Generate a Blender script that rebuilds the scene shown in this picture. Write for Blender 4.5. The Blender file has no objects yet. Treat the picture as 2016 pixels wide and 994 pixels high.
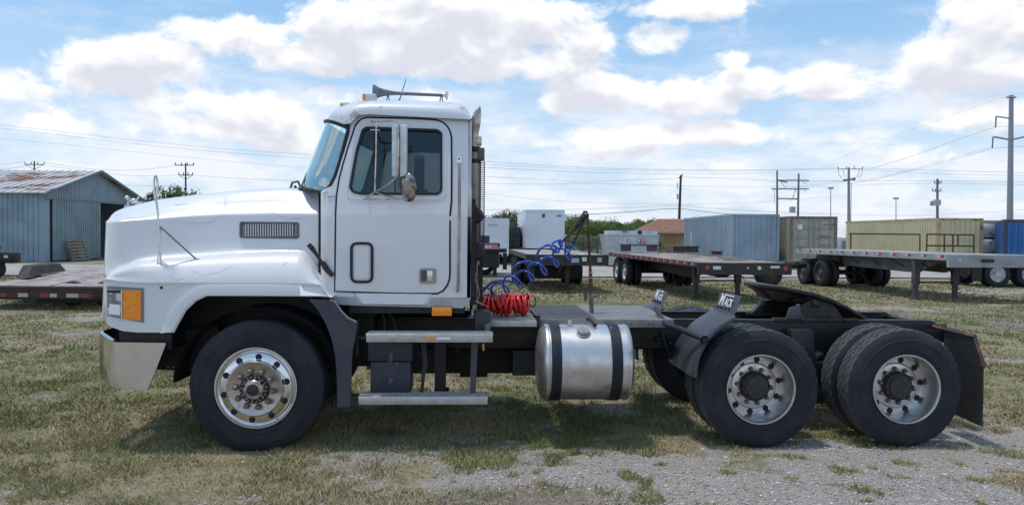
import bpy, bmesh, math, random
import numpy as np
from mathutils import Vector, Matrix
from mathutils.bvhtree import BVHTree
from mathutils.geometry import tessellate_polygon
random.seed(7); np.random.seed(7)
SC = bpy.context.scene
COL = SC.collection
# ------------------------------------------------------------------ camera
TH = math.radians(3.0); FPX = 1552.0; CH = 1.83; PIT = .023; ROL = .0086
FW = Vector((math.sin(TH)*math.cos(PIT), math.cos(TH)*math.cos(PIT), -math.sin(PIT)))
_r0 = Vector((math.cos(TH), -math.sin(TH), 0)); _u0 = _r0.cross(FW)
RT = _r0*math.cos(ROL) + _u0*math.sin(ROL); UP = _u0*math.cos(ROL) - _r0*math.sin(ROL)
cam = bpy.data.cameras.new('camera'); camo = bpy.data.objects.new('camera', cam); COL.objects.link(camo)
cam.sensor_width = 36; cam.lens = 36*FPX/2016; cam.clip_start = .1; cam.clip_end = 6000
camo.matrix_world = Matrix(((RT.x, UP.x, -FW.x, 0), (RT.y, UP.y, -FW.y, 0), (RT.z, UP.z, -FW.z, CH), (0, 0, 0, 1)))
SC.camera = camo
# ------------------------------------------------------------------ light
SUN_EL, SUN_AZ = math.radians(77), math.radians(-80)      # azimuth from +Y towards +X
SC.view_settings.view_transform = 'Standard'; SC.view_settings.look = 'None'
SC.view_settings.exposure = 0.0; SC.view_settings.gamma = 1.0; SC.view_settings.use_curve_mapping = False
sl = bpy.data.lights.new('sun', 'SUN'); sl.energy = 2.35; sl.angle = math.radians(4); sl.color = (1, .955, .89)
so = bpy.data.objects.new('sun', sl); COL.objects.link(so)
sv = Vector((math.sin(SUN_AZ)*math.cos(SUN_EL), math.cos(SUN_AZ)*math.cos(SUN_EL), math.sin(SUN_EL)))
so.rotation_euler = sv.to_track_quat('Z', 'Y').to_euler(); so.location = (0, 0, 30)

def ray(px, py):
    return FW + RT*((px-1008)/FPX) - UP*((py-497)/FPX)
def P(px, py, Y):
    """the point on the vertical plane at distance Y that the photograph shows at (px, py)"""
    v = ray(px, py); t = Y/v.y
    return Vector((v.x*t, Y, CH+v.z*t))
def G(px, py, z=0.0):
    v = ray(px, py); t = (z-CH)/v.z
    return Vector((v.x*t, v.y*t, z))
def Cw(lat, dep, z=0.0):
    return Vector((lat*math.cos(TH)+dep*math.sin(TH), dep*math.cos(TH)-lat*math.sin(TH), z))
def CP(px, py, dep):
    """point at camera depth dep"""
    v = ray(px, py); k = Vector((math.sin(TH), math.cos(TH), 0)); t = dep/v.dot(k)
    return Vector((v.x*t, v.y*t, CH+v.z*t))
def az_el(px, py):
    v = ray(px, py).normalized()
    return math.atan2(v.x, v.y), math.asin(v.z)

# ------------------------------------------------------------------ world
W = bpy.data.worlds.new('World'); SC.world = W; W.use_nodes = True
def build_world():
    nt = W.node_tree; N = nt.nodes; L = nt.links
    for n in list(N): N.remove(n)
    out = N.new('ShaderNodeOutputWorld'); bg = N.new('ShaderNodeBackground'); L.new(bg.outputs[0], out.inputs[0])
    sky = N.new('ShaderNodeTexSky'); sky.sky_type = 'NISHITA'; sky.sun_disc = False
    sky.sun_elevation = SUN_EL; sky.sun_rotation = SUN_AZ % (2*math.pi); sky.altitude = 100; sky.air_density = 1.0; sky.dust_density = 1.0; sky.ozone_density = 1.5
    tc = N.new('ShaderNodeTexCoord')
    def M(op, a, b=None, c=None, clamp=False):
        n = N.new('ShaderNodeMath'); n.operation = op; n.use_clamp = clamp
        for i, v in enumerate((a, b, c)):
            if v is None: continue
            if isinstance(v, (int, float)): n.inputs[i].default_value = v
            else: L.new(v, n.inputs[i])
        return n.outputs[0]
    def MR(x, a, b, c=0., d=1., smooth=True):
        n = N.new('ShaderNodeMapRange'); n.interpolation_type = 'SMOOTHSTEP' if smooth else 'LINEAR'
        L.new(x, n.inputs[0])
        for i, v in zip((1, 2, 3, 4), (a, b, c, d)): n.inputs[i].default_value = v
        return n.outputs[0]
    sep = N.new('ShaderNodeSeparateXYZ'); L.new(tc.outputs['Generated'], sep.inputs[0])
    az = M('ARCTAN2', sep.outputs[0], sep.outputs[1]); el = M('ARCSINE', sep.outputs[2])
    blobs = [(250,130,170,46,1),(180,155,95,42,.9),(360,190,110,40,.85),(330,105,100,34,.8),
             (400,60,75,40,.9),(480,75,120,48,1),(600,110,160,42,1),(575,30,22,30,.7),(690,50,130,62,1.1),(850,40,200,80,1.2),(1000,50,160,70,1.1),(960,120,260,45,1.1),(790,110,180,40,1.1),
             (1060,20,150,34,.9),(1150,80,90,40,.9),(1290,85,80,48,.95),(1220,120,60,34,.7),(1370,15,150,28,.8),(1440,115,48,20,.75),
             (1180,180,135,46,1.05),(1100,200,60,30,.9),(1340,190,200,46,1),(1480,170,110,38,1),(1620,160,120,38,.95),(1780,165,150,34,.9),(1860,100,110,50,1),(1950,60,120,75,1.1),(1900,130,160,50,1.05),
             (500,225,130,48,1),(430,250,130,32,.95),(540,260,110,40,.9),(640,190,60,26,.8),(860,190,70,22,.7),
             (1090,290,80,24,.75),(1260,275,170,34,1),(1420,262,150,28,.95),(1180,290,100,28,.8),(1010,258,40,16,.6),
             (60,180,80,40,.85),(20,165,50,30,.8),(90,225,140,40,.75),(220,250,90,30,.5),(1690,265,60,26,.6),(1960,235,110,36,.8),(1430,320,60,22,.6),(1850,300,90,26,.6),
             (60,30,120,16,.35),(160,45,100,14,.3)]
    # clouds beyond the frame: more cumulus of the same kind, all round and overhead
    rr = random.Random(5)
    far_blobs = []
    for i in range(16):
        a = rr.uniform(.75, 5.5); e = rr.uniform(.08, 1.0)
        far_blobs.append((a if a < math.pi else a-2*math.pi, e, rr.uniform(.15, .35), rr.uniform(.05, .12), .9))
    def field(elv, detail):
        cmb = N.new('ShaderNodeCombineXYZ'); L.new(az, cmb.inputs[0]); L.new(elv, cmb.inputs[1])
        acc = None
        lst = []
        for (x, y, w, h, k) in blobs:
            a, e = az_el(x, y); lst.append((a, e, w/FPX, h/FPX, k))
        for (a, e, sa, se, k) in lst+far_blobs:
            s = N.new('ShaderNodeVectorMath'); s.operation = 'SUBTRACT'; L.new(cmb.outputs[0], s.inputs[0]); s.inputs[1].default_value = (a, e, 0)
            m = N.new('ShaderNodeVectorMath'); m.operation = 'MULTIPLY'; L.new(s.outputs[0], m.inputs[0]); m.inputs[1].default_value = (1/sa, 1/se, 0)
            d = N.new('ShaderNodeVectorMath'); d.operation = 'DOT_PRODUCT'; L.new(m.outputs[0], d.inputs[0]); L.new(m.outputs[0], d.inputs[1])
            f = M('MULTIPLY', M('SUBTRACT', 1.0, M('MULTIPLY', d.outputs['Value'], .62), clamp=True), k)
            acc = f if acc is None else M('SMOOTH_MAX', acc, f, .25)
        mp = N.new('ShaderNodeMapping'); L.new(cmb.outputs[0], mp.inputs[0]); mp.inputs['Scale'].default_value = (1, 1.5, 1)
        n1 = N.new('ShaderNodeTexNoise'); L.new(mp.outputs[0], n1.inputs['Vector']); n1.inputs['Scale'].default_value = 11; n1.inputs['Detail'].default_value = detail; n1.inputs['Roughness'].default_value = .64; n1.inputs['Distortion'].default_value = .25
        return M('ADD', M('SUBTRACT', M('MULTIPLY', acc, 1.08), .16), M('MULTIPLY', M('SUBTRACT', n1.outputs[0], .5), 2.5)), cmb, acc
    f1, cmb, a1 = field(el, 9)
    f2, _, _ = field(M('ADD', el, .022), 3)
    edge = MR(f1, .25, .72)
    dens2 = MR(f2, .30, 1.10)
    # thin veil low over the horizon
    mp2 = N.new('ShaderNodeMapping'); L.new(cmb.outputs[0], mp2.inputs[0]); mp2.inputs['Scale'].default_value = (1, 3.2, 1)
    n2 = N.new('ShaderNodeTexNoise'); L.new(mp2.outputs[0], n2.inputs['Vector']); n2.inputs['Scale'].default_value = 7; n2.inputs['Detail'].default_value = 6; n2.inputs['Roughness'].default_value = .6
    veil = M('MULTIPLY', MR(n2.outputs[0], .36, .60, .40, 1.0), MR(el, .27, .07, .0, .95))
    veil = M('ADD', veil, M('MULTIPLY', MR(n2.outputs[0], .46, .70), .26), clamp=True)
    # colours as radiance
    def mix(f, a, b):
        n = N.new('ShaderNodeMix'); n.data_type = 'RGBA'
        if isinstance(f, (int, float)): n.inputs[0].default_value = f
        else: L.new(f, n.inputs[0])
        for i, v in ((6, a), (7, b)):
            if isinstance(v, tuple): n.inputs[i].default_value = (*v, 1)
            else: L.new(v, n.inputs[i])
        return n.outputs[2]
    hsv = N.new('ShaderNodeHueSaturation'); L.new(sky.outputs[0], hsv.inputs['Color']); hsv.inputs['Saturation'].default_value = 1.05; hsv.inputs['Value'].default_value = SKYV
    K = 1.10/SKYS
    cl_lit = tuple(c*K for c in (.98, .98, .99)); cl_sh = tuple(c*K for c in (.66, .68, .765)); vl = tuple(c*K for c in (.82, .86, .94))
    c00 = mix(.55, hsv.outputs[0], tuple(c*K for c in (.29, .56, .86)))
    c0 = mix(veil, c00, vl)
    ccol = mix(M('MULTIPLY', dens2, .95), cl_lit, cl_sh)
    c1 = mix(edge, c0, ccol)
    L.new(c1, bg.inputs[0]); bg.inputs[1].default_value = SKYS
SKYS = .125; SKYV = 1.30
build_world()
W.cycles.sampling_method = 'MANUAL'; W.cycles.sample_map_resolution = 512

# ------------------------------------------------------------------ materials
MATS = {}
def mat(name, base, rough=.6, metal=0., c2=None, ns=6., lo=.4, hi=.65, c3=None, ns3=30., lo3=.55, hi3=.7, bump=0., bs=40., coat=0., stretch=None, spec=.5, rvar=0.):
    if name in MATS: return MATS[name]
    m = bpy.data.materials.new(name); MATS[name] = m; m.use_nodes = True
    nt = m.node_tree; N = nt.nodes; L = nt.links; b = N['Principled BSDF']
    b.inputs['Roughness'].default_value = rough; b.inputs['Metallic'].default_value = metal
    b.inputs['Coat Weight'].default_value = coat; b.inputs['Coat Roughness'].default_value = .08; b.inputs['Specular IOR Level'].default_value = spec
    b.inputs['Base Color'].default_value = (*base, 1)
    geo = N.new('ShaderNodeNewGeometry')
    src = geo.outputs['Position']
    if stretch:
        mp = N.new('ShaderNodeMapping'); L.new(src, mp.inputs[0]); mp.inputs['Scale'].default_value = stretch; src = mp.outputs[0]
    def noise(s, d=6):
        n = N.new('ShaderNodeTexNoise'); L.new(src, n.inputs['Vector']); n.inputs['Scale'].default_value = s; n.inputs['Detail'].default_value = d; n.inputs['Roughness'].default_value = .62
        return n.outputs[0]
    def rng(x, a, c, p=0., q=1.):
        n = N.new('ShaderNodeMapRange'); n.interpolation_type = 'SMOOTHSTEP'; L.new(x, n.inputs[0])
        for i, v in zip((1, 2, 3, 4), (a, c, p, q)): n.inputs[i].default_value = v
        return n.outputs[0]
    col = None
    if c2:
        x = N.new('ShaderNodeMix'); x.data_type = 'RGBA'; f = rng(noise(ns), lo, hi); L.new(f, x.inputs[0])
        x.inputs[6].default_value = (*base, 1); x.inputs[7].default_value = (*c2, 1); col = x.outputs[2]
        if rvar:
            L.new(rng(noise(ns), lo, hi, rough, min(1, rough+rvar)), b.inputs['Roughness'])
    if c3:
        x = N.new('ShaderNodeMix'); x.data_type = 'RGBA'; L.new(rng(noise(ns3), lo3, hi3), x.inputs[0])
        if col: L.new(col, x.inputs[6])
        else: x.inputs[6].default_value = (*base, 1)
        x.inputs[7].default_value = (*c3, 1); col = x.outputs[2]
    if col: L.new(col, b.inputs['Base Color'])
    if bump:
        bn = N.new('ShaderNodeBump'); bn.inputs['Strength'].default_value = bump; bn.inputs['Distance'].default_value = .01
        L.new(noise(bs, 4), bn.inputs['Height']); L.new(bn.outputs[0], b.inputs['Normal'])
    return m
def glass_mat(name, tint, gl=.06, rough=.02, gc=(.9, .95, 1)):
    m = bpy.data.materials.new(name); m.use_nodes = True; N = m.node_tree.nodes; L = m.node_tree.links
    for n in list(N): N.remove(n)
    o = N.new('ShaderNodeOutputMaterial'); t = N.new('ShaderNodeBsdfTransparent'); t.inputs[0].default_value = (*tint, 1)
    g = N.new('ShaderNodeBsdfGlossy'); g.inputs['Roughness'].default_value = rough; g.inputs['Color'].default_value = (*gc, 1)
    fr = N.new('ShaderNodeFresnel'); fr.inputs[0].default_value = 1.5
    a = N.new('ShaderNodeMath'); a.operation = 'ADD'; L.new(fr.outputs[0], a.inputs[0]); a.inputs[1].default_value = gl
    x = N.new('ShaderNodeMixShader'); L.new(a.outputs[0], x.inputs[0]); L.new(t.outputs[0], x.inputs[1]); L.new(g.outputs[0], x.inputs[2]); L.new(x.outputs[0], o.inputs[0])
    return m
WHITE = mat('white_paint', (.75, .74, .745), .26, 0, c2=(.66, .65, .645), ns=1.3, lo=.45, hi=.75, c3=(.56, .54, .51), ns3=20, lo3=.64, hi3=.8, coat=.5, rvar=.15, bump=.03, bs=3)
ROOFW = mat('white_roof_paint', (.66, .67, .70), .35, 0, c2=(.66, .66, .66), ns=2, lo=.45, hi=.7, c3=(.42, .41, .40), ns3=9, lo3=.58, hi3=.64, coat=.2)
GREYPANEL = mat('grey_lower_trim', (.42, .42, .44), .45, 0, c2=(.34, .33, .32), ns=5)
CHROME = mat('chrome', (.66, .66, .66), .16, 1, c2=(.66, .66, .62), ns=3, lo=.4, hi=.7, rvar=.14)
BUMPER = mat('bumper_chrome', (.70, .70, .68), .10, 1, c2=(.66, .66, .60), ns=4, lo=.35, hi=.7, rvar=.10, bump=.02, bs=3, c3=(.55, .52, .47), ns3=40, lo3=.68, hi3=.8)
ALU = mat('brushed_aluminium', (.74, .74, .75), .30, 1, c2=(.58, .56, .54), ns=4, lo=.4, hi=.7, rvar=.2)
RIMALU = mat('polished_rim', (.72, .72, .74), .16, 1, c2=(.66, .65, .63), ns=7, lo=.45, hi=.7, rvar=.15)
DISCALU = mat('hub_disc_alu', (.48, .44, .41), .34, 1, c2=(.42, .38, .35), ns=18, lo=.45, hi=.7, rvar=.15)
REARRIM = mat('rear_rim_aluminium', (.66, .65, .64), .28, .9, c2=(.48, .46, .44), ns=8, lo=.4, hi=.7, rvar=.2, c3=(.33, .27, .23), ns3=45, lo3=.62, hi3=.75)
TANK = mat('tank_aluminium', (.64, .625, .62), .30, .9, c2=(.52, .49, .47), ns=5, lo=.35, hi=.7, rvar=.2, c3=(.34, .28, .24), ns3=4.2, lo3=.56, hi3=.72)
RUBBER = mat('tyre_rubber', (.017, .019, .026), .72, 0, c2=(.032, .033, .039), ns=5, lo=.4, hi=.7, c3=(.05, .047, .045), ns3=26, lo3=.62, hi3=.78, spec=.35)
TREAD = mat('tread_rubber', (.055, .058, .066), .9, 0, c2=(.09, .085, .08), ns=12, lo=.4, hi=.7, bump=.2, bs=90)
BLACK = mat('black_chassis_paint', (.010, .010, .012), .55, 0, c2=(.024, .021, .020), ns=7, lo=.45, hi=.7, c3=(.07, .055, .045), ns3=22, lo3=.64, hi3=.78, bump=.08, bs=30)
PLASTIC = mat('dark_grey_plastic', (.038, .043, .062), .5, 0, c2=(.065, .066, .075), ns=4, lo=.4, hi=.7, bump=.06, bs=200)
DARK = mat('dark_rubber_and_shade', (.012, .012, .014), .6)  # rubber parts, and dark stand-ins for shade in gaps and holes
INTER = mat('cab_interior_trim', (.10, .105, .115), .8)
GREASE = mat('greasy_steel', (.030, .026, .023), .5, .3, c2=(.07, .055, .045), ns=12, lo=.5, hi=.7, c3=(.14, .12, .10), ns3=30, lo3=.64, hi3=.75, bump=.3, bs=40)
RUST = mat('rusty_steel', (.17, .065, .035), .85, 0, c2=(.07, .035, .028), ns=14, lo=.4, hi=.65, bump=.3, bs=60)
AMBER = mat('amber_lens', (1.0, .30, .0), .25, 0, c2=(.85, .20, .0), ns=30, lo=.4, hi=.7, coat=.6)
CLEAR = mat('headlight_lens', (.70, .73, .75), .10, .75, c2=(.22, .24, .25), ns=13, lo=.42, hi=.56, coat=.8)
REDH = mat('red_air_hose', (.70, .018, .014), .35, coat=.3)
BLUEH = mat('blue_air_hose', (.02, .075, .42), .32, coat=.3)
STEELG = mat('galvanised_grip_plate', (.30, .285, .28), .55, .4, c2=(.19, .17, .165), ns=9, lo=.4, hi=.7, bump=.15, bs=70)
STEPM = mat('step_aluminium', (.52, .51, .50), .42, .55, c2=(.42, .40, .38), ns=12, lo=.4, hi=.7)
STACK = mat('stained_exhaust_chrome', (.50, .44, .38), .25, .9, c2=(.30, .24, .19), ns=9, lo=.4, hi=.7)
MUFFL = mat('muffler_shield', (.33, .30, .26), .45, .5, c2=(.22, .19, .16), ns=6, lo=.4, hi=.7)
REDP = mat('red_plastic', (.60, .02, .02), .35)
WGLASS = glass_mat('windshield_glass', (.60, .90, .88), .42, .05, (.86, 1, .98))
DGLASS = glass_mat('door_glass', (.50, .53, .53), .01)
MIRG = mat('mirror_glass', (.85, .87, .9), .02, 1)
WLET = mat('white_lettering', (.80, .80, .80), .5)
CRACKM = mat('paint_crack', (.40, .37, .39), .7)

# ------------------------------------------------------------------ mesh builder
class MB:
    def __init__(s): s.v = []; s.f = []
    def add(s, vs, fs):
        o = len(s.v); s.v += [Vector(v) for v in vs]; s.f += [tuple(i+o for i in f) for f in fs]; return s
    def box(s, x0, x1, y0, y1, z0, z1, M=None):
        vs = [Vector((x, y, z)) for z in (z0, z1) for y in (y0, y1) for x in (x0, x1)]
        if M: vs = [M @ v for v in vs]
        return s.add(vs, [(0,2,3,1),(4,5,7,6),(0,1,5,4),(2,6,7,3),(0,4,6,2),(1,3,7,5)])
    def cbox(s, x0, x1, y0, y1, z0, z1, c=.01, M=None):
        """box with chamfered edges"""
        bm = bmesh.new(); bmesh.ops.create_cube(bm, size=1)
        for v in bm.verts: v.co = Vector(((x0+x1)/2+v.co.x*(x1-x0), (y0+y1)/2+v.co.y*(y1-y0), (z0+z1)/2+v.co.z*(z1-z0)))
        bmesh.ops.bevel(bm, geom=bm.edges[:], offset=c, segments=2, affect='EDGES', profile=.5)
        bm.verts.index_update()
        vs = [(M @ v.co) if M else v.co.copy() for v in bm.verts]
        s.add(vs, [tuple(v.index for v in f.verts) for f in bm.faces]); bm.free(); return s
    def ring(s, rings, closed=True, cap0=True, cap1=True, loop=False):
        n = len(rings[0]); o = len(s.v)
        for r in rings: s.v += [Vector(p) for p in r]
        m = len(rings)
        for i in range(m-1 if not loop else m):
            a = o+i*n; b = o+((i+1) % m)*n
            for j in range(n if closed else n-1):
                k = (j+1) % n
                s.f.append((a+j, a+k, b+k, b+j))
        if closed and not loop:
            if cap0: s.f.append(tuple(o+j for j in reversed(range(n))))
            if cap1: s.f.append(tuple(o+(m-1)*n+j for j in range(n)))
        return s
    def tube(s, pts, r, n=8, caps=True, closed=False):
        pts = [Vector(p) for p in pts]; rings = []; up = None; m = len(pts)
        for i, p in enumerate(pts):
            if closed: t = pts[(i+1) % m]-pts[i-1]
            else: t = pts[min(i+1, m-1)]-pts[max(i-1, 0)]
            if t.length < 1e-9: t = Vector((0, 0, 1))
            t.normalize()
            if up is None:
                up = Vector((0, 0, 1)) if abs(t.z) < .9 else Vector((1, 0, 0))
            a = (up-t*up.dot(t)); a.normalize(); up = a; b = t.cross(a)
            rr = r[i] if isinstance(r, (list, tuple)) else r
            rings.append([p+a*math.cos(2*math.pi*k/n)*rr+b*math.sin(2*math.pi*k/n)*rr for k in range(n)])
        return s.ring(rings, True, caps, caps, loop=closed)
    def lathe(s, prof, c=(0, 0, 0), axis='Y', n=48, fn=None, close=False):
        """prof: list of (radius, along axis)"""
        c = Vector(c); rings = []
        for k in range(n):
            a = 2*math.pi*k/n; ca, sa = math.cos(a), math.sin(a); r_ = []
            for j, (r, h) in enumerate(prof):
                if fn: r, h = fn(r, h, k, j)
                if axis == 'Y': p = Vector((ca*r, h, sa*r))
                elif axis == 'X': p = Vector((h, ca*r, sa*r))
                else: p = Vector((ca*r, sa*r, h))
                r_.append(c+p)
            rings.append(r_)
        return s.ring(rings, closed=close, loop=True)
    def prism(s, poly, d0, d1, axis='Y'):
        """poly: 2-D points in the other two axes, extruded along axis"""
        def mk(p, d):
            if axis == 'Y': return (p[0], d, p[1])
            if axis == 'X': return (d, p[0], p[1])
            return (p[0], p[1], d)
        n = len(poly); vs = [mk(p, d0) for p in poly]+[mk(p, d1) for p in poly]
        fs = [tuple(range(n)), tuple(reversed(range(n, 2*n)))]+[(i, i+n, (i+1) % n+n, (i+1) % n) for i in range(n)]
        return s.add(vs, fs)
    def ext(s, pts, vec):
        """3-D polygon extruded by a vector"""
        n = len(pts); vec = Vector(vec); vs = [Vector(p) for p in pts]+[Vector(p)+vec for p in pts]
        return s.add(vs, [tuple(range(n)), tuple(reversed(range(n, 2*n)))]+[(i, i+n, (i+1) % n+n, (i+1) % n) for i in range(n)])
    def ball(s, c, r, n=12, sc=(1, 1, 1)):
        prof = [(r*math.sin(math.pi*i/n), -r*math.cos(math.pi*i/n)) for i in range(n+1)]
        o = len(s.v); s.lathe(prof, (0, 0, 0), 'Z', n*2)
        for i in range(o, len(s.v)):
            v = s.v[i]; s.v[i] = Vector((v.x*sc[0]+c[0], v.y*sc[1]+c[1], v.z*sc[2]+c[2]))
        return s
    def mirror(s, yc):
        m = MB(); m.v = [Vector((v.x, 2*yc-v.y, v.z)) for v in s.v]; m.f = [tuple(reversed(f)) for f in s.f]; return m
    def moved(s, M):
        m = MB(); m.v = [M @ v for v in s.v]; m.f = list(s.f); return m
    def join(s, o):
        return s.add(o.v, o.f)
    def mesh(s, name, m, smooth=35, bevel=0, fix=True):
        me = bpy.data.meshes.new(name); me.from_pydata([tuple(v) for v in s.v], [], s.f); me.materials.append(m)
        bm = bmesh.new(); bm.from_mesh(me)
        bmesh.ops.remove_doubles(bm, verts=bm.verts, dist=1e-5)
        if fix: bmesh.ops.recalc_face_normals(bm, faces=bm.faces)
        if bevel:
            es = [e for e in bm.edges if len(e.link_faces) == 2 and e.calc_face_angle(0) > .5]
            bmesh.ops.bevel(bm, geom=es, offset=bevel, segments=2, affect='EDGES', profile=.5, clamp_overlap=True)
        bm.to_mesh(me); bm.free()
        if smooth:
            me.shade_smooth(); me.set_sharp_from_angle(angle=math.radians(smooth))
        return me

WM = {}
def setp(o, label=None, cat=None, group=None, kind=None):
    for k, v in (('label', label), ('category', cat), ('group', group), ('kind', kind)):
        if v: o[k] = v
    return o
def thing(name, loc, label, cat, group=None, rz=0.):
    o = bpy.data.objects.new(name, None); COL.objects.link(o); o.location = loc; o.rotation_euler = (0, 0, rz)
    o.empty_display_size = .2
    WM[o.name] = Matrix.Translation(Vector(loc)) @ Matrix.Rotation(rz, 4, 'Z')
    return setp(o, label, cat, group)
def put(name, me, parent=None, M=None, label=None, cat=None, group=None, kind=None):
    """link mesh me at world matrix M under parent"""
    M = M or Matrix.Identity(4)
    o = bpy.data.objects.new(name, me); COL.objects.link(o)
    if parent:
        o.parent = parent; o.matrix_parent_inverse = WM[parent.name].inverted(); o.matrix_basis = M
    else: o.matrix_world = M
    WM[o.name] = M.copy()
    return setp(o, label, cat, group, kind)
def part(name, mb, m, parent=None, M=None, smooth=35, bevel=0, local=None, **k):
    """local: world point that becomes the mesh origin"""
    if local is not None:
        mb = mb.moved(Matrix.Translation(-Vector(local))); M = Matrix.Translation(Vector(local))
    return put(name, mb.mesh(name, m, smooth, bevel), parent, M, **k)
def copy_tree(o, M):
    """copy of a thing with its parts and sub-parts; M is the new world matrix of the thing"""
    def rec(ob, par):
        c = ob.copy(); COL.objects.link(c)
        if par: c.parent = par
        for ch in [x for x in KIDS.get(ob.name, [])]: rec(ch, c)
        return c
    c = rec(o, None); c.matrix_world = M; WM[c.name] = M.copy(); return c
KIDS = {}
def index_kids():
    KIDS.clear()
    for o in bpy.data.objects:
        if o.parent: KIDS.setdefault(o.parent.name, []).append(o)
def T(x, y, z): return Matrix.Translation((x, y, z))
def text_mesh(txt, size, ext=.001, m=None, shear=0.):
    cu = bpy.data.curves.new('lettering', 'FONT'); cu.body = txt; cu.size = size; cu.extrude = ext; cu.align_x = 'CENTER'; cu.align_y = 'CENTER'; cu.offset = size*.02; cu.shear = shear
    o = bpy.data.objects.new('lettering', cu); COL.objects.link(o); bpy.context.view_layer.update()
    me = bpy.data.meshes.new_from_object(o.evaluated_get(bpy.context.evaluated_depsgraph_get()))
    bpy.data.objects.remove(o); me.materials.clear(); me.materials.append(m or WLET); return me
def cat(pts, n=6, closed=False):
    out = []; m_ = len(pts)
    for i in range(m_-1):
        p0, p1, p2, p3 = pts[max(i-1, 0)], pts[i], pts[i+1], pts[min(i+2, m_-1)]
        for k_ in range(n):
            t = k_/n; out.append(.5*((2*p1)+(p2-p0)*t+(2*p0-5*p1+4*p2-p3)*t*t+(3*p1-p0-3*p2+p3)*t**3))
    out.append(pts[-1]); return out
def interp(pts):
    xs = [p[0] for p in pts]; ys = [p[1] for p in pts]
    return lambda x: float(np.interp(x, xs, ys))
def XZ(pxs, Y): return [(p.x, p.z) for p in (P(a, b, Y) for a, b in pxs)]
def rounded(poly, r, n=4):
    out = []; m = len(poly)
    for i in range(m):
        a, b, c = Vector(poly[i-1]), Vector(poly[i]), Vector(poly[(i+1) % m])
        u, w = (a-b), (c-b); d = min(r, u.length*.45, w.length*.45); u.normalize(); w.normalize()
        for k in range(n+1):
            t = k/n; p = (b+u*d)*(1-t)**2+b*2*t*(1-t)+(b+w*d)*t*t; out.append(tuple(p))
    return out
D = 6.69; YC = D+1.22
# ================================================================== THE TRUCK
truck = thing('semi_truck', (1.5, YC, 0), 'white day cab semi truck without trailer, parked on the grass in the foreground', 'truck')
def pbox(mb, x0, y0, x1, y1, Y, dy, c=0):
    a = P(x0, y0, Y); b = P(x1, y1, Y); z0 = P((x0+x1)/2, y1, Y).z; z1 = P((x0+x1)/2, y0, Y).z
    if c: mb.cbox(a.x, b.x, Y, Y+dy, z0, z1, c)
    else: mb.box(a.x, b.x, Y, Y+dy, z0, z1)
    return mb
# ---------------- hood and fenders
f_top = interp(XZ([(205,433),(209.6,427),(222,416),(245,407.6),(276,400.6),(307,393.5),(349,388),(405,381),(462,375),(518,371.5),(569,369.5),(602,371),(618,373),(629,378)], D+.62))
f_cre = interp(XZ([(209.6,438),(307,431.6),(377,426),(442,423),(532,421),(628,421.7)], D+.33))
f_low = interp(XZ([(203,548),(212,548.5),(250,527),(279,514.6),(321,508.5),(394,503.4),(462,499),(532,497),(597,497),(610,510),(626,533),(640,555),(656,579)], D+.26))
f_fcr = interp(XZ([(203,549),(212,549.5),(236,554.6),(279,557),(315,557),(377,557.5),(462,557.5),(597,559),(640,560.5),(656,581)], D+.03))
f_bot = interp(XZ([(200,628),(207,636),(214,642),(241,652),(272,655),(341,655),(343,650),(351,635),(365,611),(385,592.5),(406,583),(462,583),(653,584),(656,584)], D+.01))
X0 = P(203, 520, D+.12).x; XR = P(626, 450, D+.26).x; XE = P(656, 581, D+.05).x
xs = sorted(set([X0+v for v in (0, .006, .018, .036, .06, .09, .12, .16, .21, .27)] + list(np.linspace(X0+.33, XR, 46)) + [P(v, 640, D+.01).x for v in (336, 341, 344, 348, 354, 360, 366, 374, 385, 396, 406)]))
def rnd(t, R): return R-math.sqrt(max(0, R*R-(R-t)**2)) if t < R else 0.
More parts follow.
